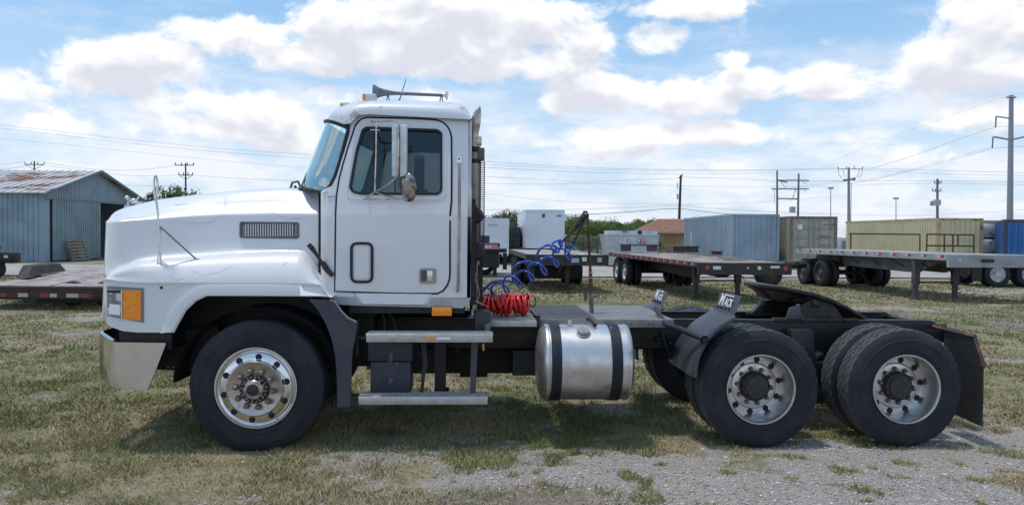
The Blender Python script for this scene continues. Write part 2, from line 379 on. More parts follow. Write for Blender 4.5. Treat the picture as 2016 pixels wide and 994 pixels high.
def hood_section(X, tail=False):
    t = X-X0; a = rnd(t, .13); b = a
    fd = (1-min(1, t/1.3))**1.6
    def sh(y): return (P(203, 520, min(max(y, D+.12), D+.66)).x-P(203, 520, D+.12).x)*fd
    pull = .17*(1-min(1, t/.95))**2
    zt, zb, zc = f_top(X+sh(D+.62)), f_cre(X+sh(D+.33)), f_low(X+sh(D+.20)*.6); ze = min(f_fcr(X), zc-.004); zf = min(f_bot(X), ze-.004)
    k = min(1, max(0, (zc-ze)/.12))
    S = []
    if not tail:
        S += [(YC, zt+.016), (D+1.05, zt+.015), (D+.86, zt+.012), (D+.70, zt+.006), (D+.62, zt), (D+.56, zt-.012)]
        S += [(D+.50, zt-.035), (D+.45, zb+.58*(zt-zb-.03)), (D+.398, zb+.30*(zt-zb)), (D+.345, zb+.009), (D+.337, zb), (D+.3355, zb-.010), (D+.334, zb-.03), (D+.325, zb-.12)]
        S += [(D+.315, zc+.12), (D+.308, zc+.05), (D+.295, zc+.018), (D+.262, zc)]
    else: S += [(D+.262, zc)]
    S += [(D+.262-.07*k, zc-.006*k), (D+.12+.06*(1-k), ze+.72*(zc-ze)), (D+.075, ze+.48*(zc-ze)), (D+.045, ze+.22*(zc-ze)), (D+.034, ze+.009*k), (D+.032, ze-.003), (D+.038, ze-.009 if ze-.009 > zf+.006 else zf+.0045), (D+.040, ze-.03 if ze-.03 > zf+.004 else zf+.003), (D+.036, (ze+zf)/2 if ze-.03 > zf+.004 else zf+.002), (D+.030, zf), (D+.055, zf+.001), (D+.06, zf+.02)]
    out = []
    for (y, z) in S:
        up = z > zc+.01
        yy = y+(a if up else b) if y < YC-.01 else y
        fade = max(0, 1-t/.45)
        rear = min(1, max(0, (X-X0-1.0)/1.3)); w_ = min(1, max(0, (z-zc)/.15)) if (up and y < D+.6) else 0
        yy = yy-.075*rear*rear*w_*max(0, min(1, (D+.62-y)/.2))
        if z > ze and y < D+.62 and y > D+.05: yy = max(D+.05+b, yy-pull*max(0, min(1, (D+.62-y)/.25))*min(1, (z-ze)/max(.01, zc-ze)))
        rs = (P(627, 420, min(max(yy, D+.25), D+.64)).x-XR)*min(1, max(0, (X-X0-1.2)/(XR-X0-1.2)))**2 if up else 0
        out.append(Vector((X+sh(yy)+rs-.045*(1.36-z)*fade, min(yy, YC), z)))
    return out
hb = MB()
secs = [hood_section(x) for x in xs]
hb.ring(secs, closed=False)
tail_x = list(np.linspace(XR, XE-.003, 9))
hb.ring([hood_section(x, True) for x in tail_x], closed=False)
# tail inner closing wall and front face down the middle
f0 = secs[0]; nf = len(f0)
hb.ring([f0, [Vector((p.x+.004, YC, p.z)) for p in f0]], closed=False)
# rear flange of the hood
hb.ring([secs[-1][:17], [Vector((p.x-.012, p.y+.05, p.z-.035)) for p in secs[-1][:18]]], closed=False)
far = hb.mirror(YC)
HB = MB(); HB.join(hb); HB.join(far)
hood = part('hood', HB, WHITE, truck, smooth=75)
bothsides_pts = [p+Vector((.013, .006, 0)) for p in secs[-1][4:18]]
for f_ in (lambda q: q, lambda q: q.mirror(YC)): part('hood_gap_shade', f_(MB().tube(bothsides_pts, .010, 6)), DARK, hood)  # dark tube standing in for the shade in the gap behind the hood
BV = BVHTree.FromPolygons([tuple(v) for v in HB.v], HB.f)
CAMP = Vector((0, 0, CH))
def hit(px, py, off=.004, bvh=None):
    v = ray(px, py).normalized(); loc, nrm, i, d = (bvh or BV).ray_cast(CAMP, v)
    if loc is None: return P(px, py, D+.02)
    if nrm.dot(v) > 0: nrm = -nrm
    return loc+nrm*off
def patch(pxs, off0, off1, nx=6, ny=4, bvh=None):
    """slab that follows the surface, from a px quad tl,tr,br,bl"""
    tl, tr, br, bl = [Vector(p) for p in pxs]; m = MB(); g0 = []; g1 = []
    for j in range(ny+1):
        for i in range(nx+1):
            u, w = i/nx, j/ny; p = tl*(1-u)*(1-w)+tr*u*(1-w)+br*u*w+bl*(1-u)*w
            g0.append(hit(p[0], p[1], off0, bvh)); g1.append(hit(p[0], p[1], off1, bvh))
    n = (nx+1)*(ny+1); fs = []
    for j in range(ny):
        for i in range(nx):
            a = j*(nx+1)+i; fs.append((a, a+1, a+nx+2, a+nx+1)); fs.append((n+a, n+a+nx+1, n+a+nx+2, n+a+1))
    for i in range(nx):
        fs.append((i, n+i, n+i+1, i+1)); a = ny*(nx+1)+i; fs.append((a, a+1, n+a+1, n+a))
    for j in range(ny):
        a = j*(nx+1); fs.append((a, a+nx+1, n+a+nx+1, n+a)); a += nx; fs.append((a, n+a, n+a+nx+1, a+nx+1))
    return m.add(g0+g1, fs)
def bothsides(name, mb, m, parent, **k):
    o = part(name, mb, m, parent, **k); part(name, mb.mirror(YC), m, parent, **k); return o
def both_tree(name, mb, m, parent, subs, **k):
    for f in (lambda q: q, lambda q: q.mirror(YC)):
        o = part(name, f(mb), m, parent, **k)
        for (n2, mb2, m2) in subs: part(n2, f(mb2), m2, o)
# headlight unit
bez = patch([(211.5,563),(283.5,567),(283.5,635),(212,621.5)], -.004, .007, 12, 5)
lens = patch([(214.5,569.5),(239.5,571.5),(239.5,625.5),(214.8,619)], .006, .016, 5, 4)
amb = patch([(243,570.5),(279,572),(279,631),(243,627)], .006, .015, 5, 4)
split = patch([(240,570),(242.6,570),(242.6,627),(240,626)], .006, .02, 2, 3)
both_tree('headlight', bez, mat('headlight_bezel', (.20, .21, .23), .4, .3), hood, [('lens', lens, CLEAR), ('reflector', patch([(218,598),(238,599.5),(238,621),(218.5,617)], .0165, .0185, 4, 3), mat('lamp_bright_patch', (.85, .86, .88), .25, .3)), ('lens_dark_band', patch([(215,570.5),(239,572),(239,577),(215,575.5)], .0165, .0185, 4, 1), DARK), ('turn_signal', amb, AMBER), ('divider', split, CHROME)])  # bright patch and dark band paint the lamp's inner shine onto the lens
# cracks in the hood paint (real shallow strips)
cr = MB()
for pl in [[(345,425),(352,436),(372,438),(395,440),(415,437),(437,426),(442,421)], [(222,435),(235,432),(262,429),(290,427),(318,422)], [(521,387),(528,405),(533,418),(548,424),(570,430),(592,430),(604,427)],
           [(370,520),(378,532),(392,540),(402,541)],[(402,541),(430,536),(448,528),(460,520)],[(330,541),(345,552),(362,548)], [(315,513),(330,527)], [(552,512),(565,518),(552,526)],[(575,428),(597,433),(607,436)],[(340,403),(356,404),(372,400)], [(321,574),(345,568),(362,562)], [(443,380),(444,398),(441,416)]]:
    pts = []
    for (a, b) in zip(pl[:-1], pl[1:]):
        n = max(2, int(abs(b[0]-a[0])/4)+1)
        for i in range(n):
            t = i/n; pts.append((a[0]+(b[0]-a[0])*t+random.uniform(-.8, .8), a[1]+(b[1]-a[1])*t+random.uniform(-1.1, 1.1)))
    pts.append(pl[-1]); q = [hit(x, y, .0003) for x, y in pts]
    cr.tube(q, [.0006+.0010*math.sin(math.pi*i/len(q))*random.uniform(.2, 1.2) for i in range(len(q))], 5)
part('paint_cracks', cr, CRACKM, hood)
# raised lip round the wheel opening
la = [(317,654.5),(320,644),(324,632),(329,619),(338,604),(349,591),(360,580),(371,571),(382,565),(394,561.5),(414,559.8),(450,559.5),(520,560),(590,561),(640,562.5)]
lb = [(341,654.5),(343.5,649),(347,642),(351.5,634),(358,622),(366,609.5),(375,599.5),(386,591),(396,586),(407,582.5),(424,582.3),(455,582.3),(522,582.6),(592,583),(645,583)]
lr = []
for A_, B_ in zip(la, lb):
    n0 = hit(A_[0], A_[1], -.002); n1 = hit(A_[0], A_[1], .0); n3 = hit(B_[0]-1*(B_[0] < 400), B_[1]-1.2, .0)
    tf = 1 if A_[0] < 560 else (.7 if A_[0] < 600 else .1)
    lr.append([n0, n1+Vector((0, -.014*tf, -.004)), n1.lerp(n3, .5)+Vector((0, -.018*tf, 0)), n3+Vector((0, -.014*tf, 0)), n3+Vector((0, .004, -.006))])
LP_ = MB().ring(lr, closed=False); 
for f_ in (lambda q: q, lambda q: q.mirror(YC)): part('wheel_arch_lip', f_(LP_), WHITE, hood, smooth=40)
# long side vent with upright slats
vfr = MB()
def frame_ring(corners_out, corners_in, o0, o1, bvh=None):
    m = MB(); n = len(corners_out)
    a = [hit(*p, o0, bvh) for p in corners_out]; b = [hit(*p, o1, bvh) for p in corners_out]; c = [hit(*p, o1, bvh) for p in corners_in]; d = [hit(*p, o0, bvh) for p in corners_in]
    return m.ring([a, b, c, d], closed=True, loop=True)
ro = rounded([(472,436.5),(589,437.5),(589,470),(472,468.5)], 5); ri = rounded([(476,440),(585,441),(585,466.5),(476,465)], 3)
vent_f = frame_ring(ro, ri, -.002, .009)
vback = patch([(474,438.5),(587,439.5),(587,468.5),(474,467)], .0005, .002, 4, 2)
slats = []
for i in range(20):
    x = 484.5+i*92/19
    slats.append(patch([(x-1.3,441),(x+1.3,441),(x+1.3,465.5),(x-1.3,465.5)], .001, .011, 1, 2))
vmat = mat('vent_frame_grey', (.10, .11, .13), .45, 0); smat = mat('vent_slat_grey', (.50, .50, .50), .4, .2)
for f in (lambda q: q, lambda q: q.mirror(YC)):
    o = part('side_vent', f(vent_f), vmat, hood); part('vent_backing', f(vback), DARK, o)
    for s_ in slats: part('slat', f(s_), smat, o)
    for xx in (477.5, 580): part('end_plate', f(patch([(xx,442),(xx+5,442),(xx+5,465.5),(xx,465.5)], .001, .007, 1, 2)), mat('vent_end_grey', (.28, .28, .30), .5, c2=(.1, .1, .1), ns=80, lo=.45, hi=.55), o)
# rubber hood latch
lt = MB(); y = D+.27
def bar2(mb, pts, w, y0, y1):
    """flat bar through px points, half width w (m)"""
    q = [P(a, b, y0) for a, b in pts]; L_, R_ = [], []
    for i, p in enumerate(q):
        t = (q[min(i+1, len(q)-1)]-q[max(i-1, 0)]).normalized(); n = Vector((-t.z, 0, t.x)); ww = w[i] if isinstance(w, (list, tuple)) else w
        L_.append(p+n*ww); R_.append(p-n*ww)
    return mb.ext(L_+R_[::-1], (0, y1-y0, 0))
latchm = mat('hood_latch_rubber', (.03, .028, .027), .6)
bar2(lt, [(607,481),(614,489),(622,500),(632,515),(637,521)], [.018,.02,.014,.012,.012], D+.145, D+.17)
bar2(lt, [(634,516),(640,526),(646,534),(655,543)], [.02,.024,.022,.018], D+.135, D+.16)
both_tree('hood_latch', lt, latchm, hood, [('latch_pin', MB().ball(P(612,487,D+.14), .012, 6), latchm)])
# grille at the nose (seen only from other positions)
gz0, gz1 = f_bot(X0)+.12, f_top(X0)-.12
gm = MB().box(X0-.20, X0-.17, D+.75, 2*YC-D-.75, gz0, gz1)
gr = part('grille', gm, DARK, hood)
for i in range(9):
    z = gz0+.03+i*(gz1-gz0-.06)/8; part('slat', MB().box(X0-.215, X0-.201, D+.76, 2*YC-D-.76, z-.012, z+.012), CHROME, gr)
# hood ornament (small chrome casting) on the nose
hm = MB(); c0 = P(262, 396, D+.95)
hm.ball(c0+Vector((0, 0, .0)), .03, 7, (1.5, .8, .9)); hm.ball(c0+Vector((-.055, 0, .03)), .022, 7); hm.tube([c0+Vector((-.05, 0, -.05)), c0+Vector((-.04, 0, .0))], .011, 7); hm.tube([c0+Vector((.03, 0, -.05)), c0+Vector((.035, 0, .0))], .011, 7); hm.tube([c0+Vector((-.08, 0, -.055)), c0+Vector((.07, 0, -.055))], .014, 7); hm.tube([c0+Vector((.03, 0, .01)), c0+Vector((.055, 0, .045))], .007, 6)
part('hood_ornament', hm, CHROME, hood)
# ---------------- fender mirror pole
MY = D+.10
pm = MB()
pm.tube([P(*q, MY) for q in [(318,566),(318,554),(316.6,520),(315,480),(313,450),(311,420),(308,398),(305,391),(303.3,380),(303,362),(304,350),(306.5,346),(309,350),(310,362),(309.5,378),(308,390)]], .0095, 8)
fm = part('fender_mirror_pole', pm, CHROME, truck)
br_ = MB(); a = P(315,446,MY); b = hit(386,510,.0); br_.tube([a, a.lerp(b, .5)+Vector((0,0,.0)), b], .007, 7); br_.tube([b, b+Vector((.04, 0, -.005))], .006, 6)
part('brace', br_, mat('tarnished_steel', (.22, .21, .20), .4, .7), fm)
b2 = MB(); b2.tube([P(317,448,MY), P(313,480,MY+.03), hit(310,520,0)], .006, 6); part('brace', b2, CHROME, fm)
part('mirror_glass_head', MB().cbox(P(302,384,MY).x-.05, P(302,384,MY).x+.004, MY-.01, MY+.02, P(302,386,MY).z-.012, P(302,386,MY).z+.012, .004), BLACK, fm)
part('mount', MB().ball(hit(318,566,.004), .013, 6), BLACK, fm)

# ---------------- cab shell
ZC = 1.83-(P(780,425,D+.17).z*0)+0  # placeholder, replaced below
ZC = P(780, 425.5, D+.17).z
def ycab(z): return D+.17+(max(0, z-ZC)*.16)
def S(px, py, yf=ycab):
    y = D+.2
    for _ in range(6): y = yf(P(px, py, y).z)
    return P(px, py, y)
def S2(pl): return [(p.x, p.z) for p in (S(*q) for q in pl)]
def clip(poly, zc, above):
    out = []
    for i in range(len(poly)):
        a, b = poly[i-1], poly[i]; ia = (a[1] >= zc) == above or a[1] == zc; ib = (b[1] >= zc) == above or b[1] == zc
        if ia != ib:
            t = (zc-a[1])/(b[1]-a[1]); out.append((a[0]+(b[0]-a[0])*t, zc))
        if ib: out.append(b)
    return out
def panel(outer, holes, off0, off1, yf=ycab, zc=None, split=True):
    """sheet with holes following the cab side, from off0 (outside) to off1 (inside)"""
    m = MB(); zc = ZC if zc is None else zc
    loops_sets = [(clip(outer, zc, True), holes), (clip(outer, zc, False), [])] if split else [(outer, holes)]
    for lo, hs in loops_sets:
        if len(lo) < 3: continue
        loops = [lo]+hs; allp = [p for l in loops for p in l]
        tr = tessellate_polygon([[Vector((p[0], p[1], 0)) for p in l] for l in loops])
        n = len(allp)
        va = [(p[0], yf(p[1])+off0, p[1]) for p in allp]; vb = [(p[0], yf(p[1])+off1, p[1]) for p in allp]
        fs = [tuple(t) for t in tr]+[tuple(i+n for i in reversed(t)) for t in tr]
        o = 0
        for l in loops:
            k = len(l)
            for i in range(k):
                a, b = o+i, o+(i+1) % k
                if split and abs(allp[a][1]-zc) < 1e-6 and abs(allp[b][1]-zc) < 1e-6: continue
                fs.append((a, b, b+n, a+n))
            o += k
        m.add(va+vb, fs)
    return m
def ringstrip(poly, w, off0, off1, yf=ycab):
    """band of half width w along a closed 2-D loop"""
    m = MB(); n = len(poly); O, I = [], []
    for i in range(n):
        a, b, c = Vector(poly[i-1]), Vector(poly[i]), Vector(poly[(i+1) % n]); t = (c-a); t.normalize(); nn = Vector((-t.y, t.x)); O.append(b+nn*w); I.append(b-nn*w)
    A = [Vector((p[0], yf(p[1])+off0, p[1])) for p in O]; B = [Vector((p[0], yf(p[1])+off1, p[1])) for p in O]; C_ = [Vector((p[0], yf(p[1])+off1, p[1])) for p in I]; E_ = [Vector((p[0], yf(p[1])+off0, p[1])) for p in I]
    return m.ring([A, B, C_, E_], closed=True, loop=True)
door_px = [(660.7,572),(662,500),(663,419),(664.8,384),(670,352),(677.7,323),(687,292),(696,265.5),(701,250),(706.5,242),(713,236.5),(722,233.6),(770,234.6),(821.6,236),(848,237.5),(861,239),(871,243),(879,250),(884,259),(887,271),(887.5,330),(887,396),(884.5,419),(884,480),(884,537),(883,549),(879,560.5),(871,571),(861,575.7),(800,576),(730,574)]
win_px = rounded([(690,370),(696,378),(712,381.5),(862,382),(868.6,376),(868.6,262),(861,257),(722,252),(715,256),(702,300)], 7, 3)
wall_px = [(655,378),(655,366),(663,349),(671,322),(679,297),(687,267),(690,250),(688,238),(683,230),(699,225),(926,237),(928.5,380),(928,420),(927,500),(926,586),(655,586)]
door2, win2, wall2 = S2(door_px), S2(win_px), S2(wall_px)
cab_side = panel(wall2, [win2], 0, .03)
# front corner of the cab: curves in from the wall to the hood edge
cor = []
for i in range(9):
    t = i/8; a_ = t*math.pi/2; row = []
    pxx = 655-27*math.sin(a_)*1.0; dy = .085*(1-math.cos(a_))
    tp_ = 366+14*t
    for py in (tp_, tp_*.6+398*.4, 398, 410, 422, 425.5, 430, 460, 500, 540, 575, 586):
        q_ = S(pxx, py); row.append(Vector((q_.x, ycab(q_.z)+dy, q_.z)))
    cor.append(row)
cor_m = MB().ring(cor, closed=False)
cab_m = MB(); cab_m.join(cor_m); cab_m.join(cor_m.mirror(YC)); cab_m.join(cab_side); cab_m.join(cab_side.mirror(YC))
# rear wall, sill and floor
xb = P(926.5, 500, D+.17).x; zbm = P(780, 586, D+.17).z; zg = P(926, 237, D+.27).z; zg0 = P(699, 225, D+.27).z
# back wall follows the tumblehome
yr0, yr1, yr2 = ycab(zbm), ycab(ZC), ycab(zg)
prof = [(yr0, zbm), (yr0, ZC), (yr2, zg), (2*YC-yr2, zg), (2*YC-yr0, ZC), (2*YC-yr0, zbm)]
cab_m.prism(prof, xb-.03, xb+.002, 'X')
cab = part('cab', cab_m, WHITE, truck, smooth=30)
# firewall, floor, interior lining, seats and steering wheel
xf = P(640, 500, D+.2).x
im = MB(); im.box(xf+.02, xb-.035, yr0+.035, 2*YC-yr0-.035, zbm+.0, zbm+.03); im.box(xb-.06, xb-.032, yr2+.05, 2*YC-yr2-.05, zbm+.03, zg-.02); im.box(xf+.02, xf+.06, yr0+.035, 2*YC-yr0-.035, zbm+.03, P(640,382,D+.2).z)
im.box(P(700,240,D+.3).x, xb-.06, yr2+.03, 2*YC-yr2-.03, zg-.05, zg-.03)
part('interior_lining', im, INTER, cab)
dz = P(650, 378, YC).z; dx = P(655, 380, YC-.3).x
part('dashboard', MB().cbox(xf+.07, dx+.12, yr0+.06, 2*YC-yr0-.06, dz-.35, dz-.09, .04), INTER, cab)
for yc_ in (YC-.48, YC+.48):
    sx = P(815, 400, YC-.4).x
    st = MB().cbox(sx-.25, sx+.25, yc_-.25, yc_+.25, zbm+.35, zbm+.5, .04).cbox(sx+.2, sx+.34, yc_-.24, yc_+.24, zbm+.45, ZC+.12, .05)
    part('seat', st, mat('seat_fabric', (.07, .07, .085), .9), cab)
sw = MB(); c = Vector((dx+.28, YC-.48, dz-.1)); sw.tube([c+Matrix.Rotation(math.radians(-55), 3, 'Y') @ Vector((math.cos(t)*.22, math.sin(t)*.22, 0)) for t in [i*2*math.pi/24 for i in range(24)]], .014, 7, closed=True); sw.tube([c, c+Vector((-.25, 0, -.2))], .02, 8)
part('steering_wheel', sw, DARK, cab)
# doors
def handed(name, mb, m, subs=(), parent=None, **k):
    out = []
    for f in (lambda q: q, lambda q: q.mirror(YC)):
        o = part(name, f(mb), m, parent or truck, **k)
        for (n2, mb2, m2) in subs: part(n2, f(mb2), m2, o)
        out.append(o)
    return out
seam = ringstrip(door2, .0165, -.004, .002)
dpan = panel(door2, [win2], -.011, -.0005)
# window rubber, glass, raised frame around the window
wgask = ringstrip(win2, .011, -.019, .012)
wout = rounded([tuple(p) for p in S2([(683,382),(690,391),(704,392),(866,391),(877,383),(877,258),(868,249),(716,244.5),(707,250),(694,293)])], .05, 3)
wsw = ringstrip(wout, .006, -.016, -.009)
glz = panel(win2, [], .004, .009, split=False)
divb = MB(); bar2(divb, [(737,256),(735,381)], .008, D+.235, D+.25)
hnd = MB(); a = S(827, 529); b = S(858, 557)
hb_ = ringstrip(rounded([(a.x, a.z), (b.x, a.z), (b.x, b.z), (a.x, b.z)], .02), .006, -.018, -.010); hb_.prism(rounded([(a.x, a.z), (b.x, a.z), (b.x, b.z), (a.x, b.z)], .02), D+.154, D+.16)
hpul = MB().cbox(P(841,0+533,D+.15).x, P(852,533,D+.15).x, D+.142, D+.156, P(845,554,D+.15).z, P(845,532,D+.15).z, .006)
hcup = MB().prism(rounded([(P(829,531,D+.15).x, P(840,532,D+.15).z), (P(840,531,D+.15).x, P(840,532,D+.15).z), (P(840,531,D+.15).x, P(840,554,D+.15).z), (P(829,531,D+.15).x, P(840,554,D+.15).z)], .012), D+.151, D+.155)
peo = rounded(S2([(691,477),(734.5,477),(734.5,556),(691,556)]), .05); pei = rounded(S2([(699,486),(727,486),(727,548),(699,548)]), .02)
peep = ringstrip(rounded(S2([(692.5,479),(733,479),(733,554.5),(692.5,554.5)]), .05), .0115, -.022, -.008)
peep_p = panel(peo, [], -.014, -.009, split=False); peep_q = panel(pei, [], -.019, -.013, split=False)
handed('door', dpan, WHITE, [('seal', seam, DARK), ('window_frame', wgask, DARK), ('window_swage', wsw, WHITE), ('window_glass', glz, DGLASS), ('divider', divb, DARK),
       ('handle_plate', hb_, mat('handle_plate_grey', (.34, .32, .31), .35, .6)), ('handle', hpul, mat('handle_chrome', (.7, .68, .66), .25, 1)), ('handle_cup', hcup, mat('handle_cup_brown', (.10, .07, .06), .5)), ('lower_window_seal', peep, DARK), ('lower_window_panel', peep_q, WHITE)], parent=cab, smooth=30)
# sill: raised step block and grey lower trim
zs0 = P(780, 586, D+.17).z
tz = [P(660,584,D+.17), P(925,586,D+.17)]
trim = MB(); q = [P(652,583.5,D+.17), P(926,587,D+.17), P(925,592,D+.17), P(911,606,D+.19), P(720,601.5,D+.19), P(668,599,D+.19)]
trim.ext([Vector((p.x, D+.165, p.z)) for p in q], (0, .10, 0))
part('lower_trim', trim, GREYPANEL, cab)
part('lower_trim', trim.mirror(YC), GREYPANEL, cab)
blk = MB(); q = [P(700,577,D+.15), P(845,579,D+.15), P(832,599,D+.15), P(716,598,D+.15)]
q2 = [Vector((p.x, D+.17, p.z)) for p in q]
A_ = [Vector((q[0].x-.0, D+.155, q[0].z)), Vector((q[1].x, D+.155, q[1].z)), Vector((q[2].x, D+.14, q[2].z)), Vector((q[3].x, D+.14, q[3].z))]
B_ = [Vector((q[0].x-.03, D+.17, q[0].z)), Vector((q[1].x+.03, D+.17, q[1].z)), Vector((q[2].x+.05, D+.17, q[2].z)), Vector((q[3].x-.05, D+.17, q[3].z))]
blk.ring([B_, A_], cap0=False, cap1=True)
handed('door_sill', blk, WHITE, parent=cab)
# cab underside slab
und = MB(); a = P(690,601,D+.3); b = P(915,606,D+.3); und.box(a.x, b.x, D+.22, 2*YC-D-.22, b.z-.04, b.z+.1); part('cab_underside', und, BLACK, cab)
# cowl between hood and windshield
cw = MB(); cwz = P(630, 381, D+.3).z
sec = []
for (X, dzz) in ((XR-.05, -.03), (XR+.0, 0.0), (P(650,380,D+.3).x, .01), (P(663,372,D+.3).x, .02)):
    sec.append([Vector((X, D+.19, zbm+.15)), Vector((X, D+.19, cwz-.16)), Vector((X, D+.27, cwz-.02+dzz)), Vector((X, D+.4, cwz+dzz)), Vector((X, YC, cwz+.012+dzz))])
sec = [[Vector((p.x, p.y+.09, p.z)) if j < 3 else p for j, p in enumerate(r)] for r in sec]
base_ = secs[-1][:18]; cw = MB()
sec = [[Vector((p.x+dx_, p.y+ins, p.z-ins)) for p in base_] for dx_, ins in ((.022, .012), (.05, .02), (.10, .035), (.20, .06))]
cw.ring(sec, closed=False); handed('cowl', cw, WHITE, parent=cab)
# ---------------- windshield
near = [(686,252),(684,262),(679.5,280),(674,300),(667,325),(659,349),(650,366),(641,374.5),(632,378.5)]
mid  = [(636,239),(631,250),(624.5,265),(617,284),(607.5,308),(598,330),(590,349),(586,362),(585,371)]
nv = len(near); nu = 10; grid = []
def sfr(u): return (1-(1-u)**1.7)**(1/1.7)
for j in range(nv):
    a = P(near[j][0], near[j][1], D+.285); m_ = P(mid[j][0], mid[j][1], YC-.25)
    row = []
    for i in range(nu+1):
        u = i/nu; f = sfr(u); row.append(Vector((a.x+(m_.x-a.x)*f, a.y+(YC-a.y)*u, a.z+(m_.z-a.z)*f)))
    full = row+[Vector((p.x, 2*YC-p.y, p.z)) for p in row[-2::-1]]
    grid.append(full)
wg = MB().ring(grid, closed=False)
ws = part('windshield', wg, WGLASS, cab, smooth=60)
edge = grid[0][::1]+[r[-1] for r in grid[1:]]+grid[-1][::-1][1:]+[r[0] for r in grid[::-1][1:-1]]
gk = MB().tube(edge, .018, 8, closed=True); part('windshield_seal', gk, DARK, ws)
BVW = BVHTree.FromPolygons([tuple(v) for v in wg.v], wg.f)
part('inspection_sticker', patch([(628,348),(645,349),(643,361),(626.5,360)], -.006, -.004, 2, 2, BVW), mat('sticker_white', (.62, .74, .74), .6, c2=(.15, .3, .4), ns=120, lo=.5, hi=.6), ws)
wp = MB()
for dy in (.25, 1.0):
    b0 = Vector((P(590,372,D+.5).x, D+.28+dy, P(590,372,D+.5).z)); wp.tube([b0, b0+Vector((.03, .25, .22)), b0+Vector((.12, .42, .42))], .008, 6); wp.ball(b0, .02, 6)
b0 = P(580, 366, D+.62); wp.tube([b0+Vector((-.04, 0, -.03)), b0+Vector((-.02, 0, .03)), b0+Vector((.03, 0, .04)), b0+Vector((.06, 0, -.02))], .011, 6); wp.tube([b0, b0+Vector((.02, .02, -.04))], .014, 6)
part('wiper', wp, mat('wiper_metal', (.10, .10, .11), .4, .5), ws)
# windshield pillar/header: white band between glass and wall, roof cap above
rt = interp(XZ([(636,243),(638.5,240),(643,230),(649,221),(660,213),(675,208),(690,204),(706.5,201.5),(743,199),(795,199),(887,201.5),(900,203.5),(908,206),(916,211),(921,218.5),(924,226),(927,236)], D+.55))
rb = interp(XZ([(636,246),(650,233),(670,229),(699,224.5),(926,236.5)], D+.27))
rxs = [P(v, 230, D+.4).x for v in (639,641,645,650,656,664,672,682,695,710,730,760,800,840,870,890,900,908,914,919,923,926.5)]
rg = []
xfr = rxs[0]
for X in rxs:
    gx_ = [p.x for p in grid[0][:nu+1]][::-1]; hw = float(np.interp(X, gx_, [YC-p.y for p in grid[0][:nu+1]][::-1]))+.02+.02*min(1, max(0, (X-gx_[0])/.2)); ze_ = float(np.interp(X, gx_, [p.z for p in grid[0][:nu+1]][::-1]))+.012
    blend = min(1, max(0, (X-gx_[-1])/.10)); z0 = ze_*(1-blend)+rb(X)*blend; hw = hw*(1-blend)+(YC-D-.255)*blend; zt = max(z0+(rt(X)-z0)*1.06, z0+.012); row = []
    for k in range(-20, 21):
        s_ = math.sin(k/20*math.pi/2); h = (1-abs(s_)**5)**(1/2.8) if abs(s_) < 1 else 0
        row.append(Vector((X, YC+s_*hw, z0+(zt-z0)*h)))
    rg.append(row)
rf = MB().ring(rg, closed=False)
rf.ring([rg[-1], [Vector((p.x, p.y, rb(rxs[-1])-.01)) for p in rg[-1]]], closed=False)
roof = part('roof', rf, ROOFW, cab, smooth=50)
gutter = MB().tube([S(698,224.5)+Vector((-.01, -.002, .004)), S(760,226.6)+Vector((0, -.012, .004)), S(850,231.5)+Vector((0, -.012, .004)), S(926,236.5)+Vector((.012, -.008, .003))], .0075, 6)
handed('rain_gutter', gutter, DARK, parent=roof)
# pillar skin between glass seal and roof brow
pk = MB(); pr = [[P(686,250,D+.285), P(688,240,D+.29), P(684,229,D+.30), P(699,225,D+.28)]]
bandA = [g.copy() for g in grid[0][:nu+1]]; bandB = []
for p in bandA:
    bandB.append(Vector((p.x+.03, p.y+.012, rb(max(p.x+.03, rxs[0]))+.004)))
pil = [grid[j][0] for j in range(nv)]; pil2 = [S(*q) for q in [(690,250),(687,267),(683,282),(679,297),(671,322),(663,349),(655,366),(645,376),(634,380)]]
pk.ring([[p+Vector((.008, .006, 0)) for p in pil], [Vector((p.x, p.y+.004, p.z)) for p in pil2]], closed=False)
pk.ring([[bandA[0], pil[0]], [pil2[0], pil2[0]+Vector((0,.0,.0))]], closed=False)
pk.add([pil[0], pil2[0], S(688,238), S(683,230), bandB[0]], [(0,1,2,3,4)])
handed('windshield_pillar', pk, WHITE, parent=cab, smooth=50)
# ---------------- roof kit
rm = MB(); RY = YC-.35
bell = [(.085,-.0),(.078,.015),(.055,.05),(.038,.10),(.026,.16),(.020,.22),(.0165,.30),(.0150,.9)]
hx = P(735, 182, RY); L0 = P(875, 187, RY)
tot = (L0.x-hx.x); bell = [(r*.88, h if h < .3 else tot) for r, h in bell]
def horn(mb, c): mb.lathe(bell+[(.011, bell[-1][1]-.01), (.011, .3), (.02, .1), (.07, .01)], c, 'X', 20); return mb
hz = P(735,182,RY).z
M_ = Matrix.Translation((hx.x, RY, hz)) @ Matrix.Rotation(math.radians(1.6), 4, 'Y')
h1 = MB(); horn(h1, (0,0,0)); h1.ball((tot+.0, 0, 0), .0, 3) if False else None
h1 = h1.moved(M_); hornm = mat('horn_grey_metal', (.13, .13, .145), .45, .5, c2=(.22, .22, .23), ns=10)
ho = part('air_horn', h1, hornm, roof, smooth=50)
e = P(876, 187, RY); eb = MB().lathe([(.0,-.02),(.02,-.018),(.022,.0),(.05,.012),(.052,.02),(.03,.03),(0,.035)], e, 'X', 18); part('diaphragm', eb, mat('horn_cap_silver', (.6, .61, .62), .25, .8), ho)
for px in (764, 869):
    sup = MB(); a = P(px, 186, RY); sup.tube([a+Vector((-.015, -.03, -.09)), a, a+Vector((.02, .03, -.09))], .006, 6); part('bracket', sup, hornm, ho)
an = MB(); an.tube([P(784,204,YC-.2), P(789,190,YC-.2), P(799.5,156,YC-.2)], [.007,.005,.003], 6); part('antenna', an, DARK, roof)
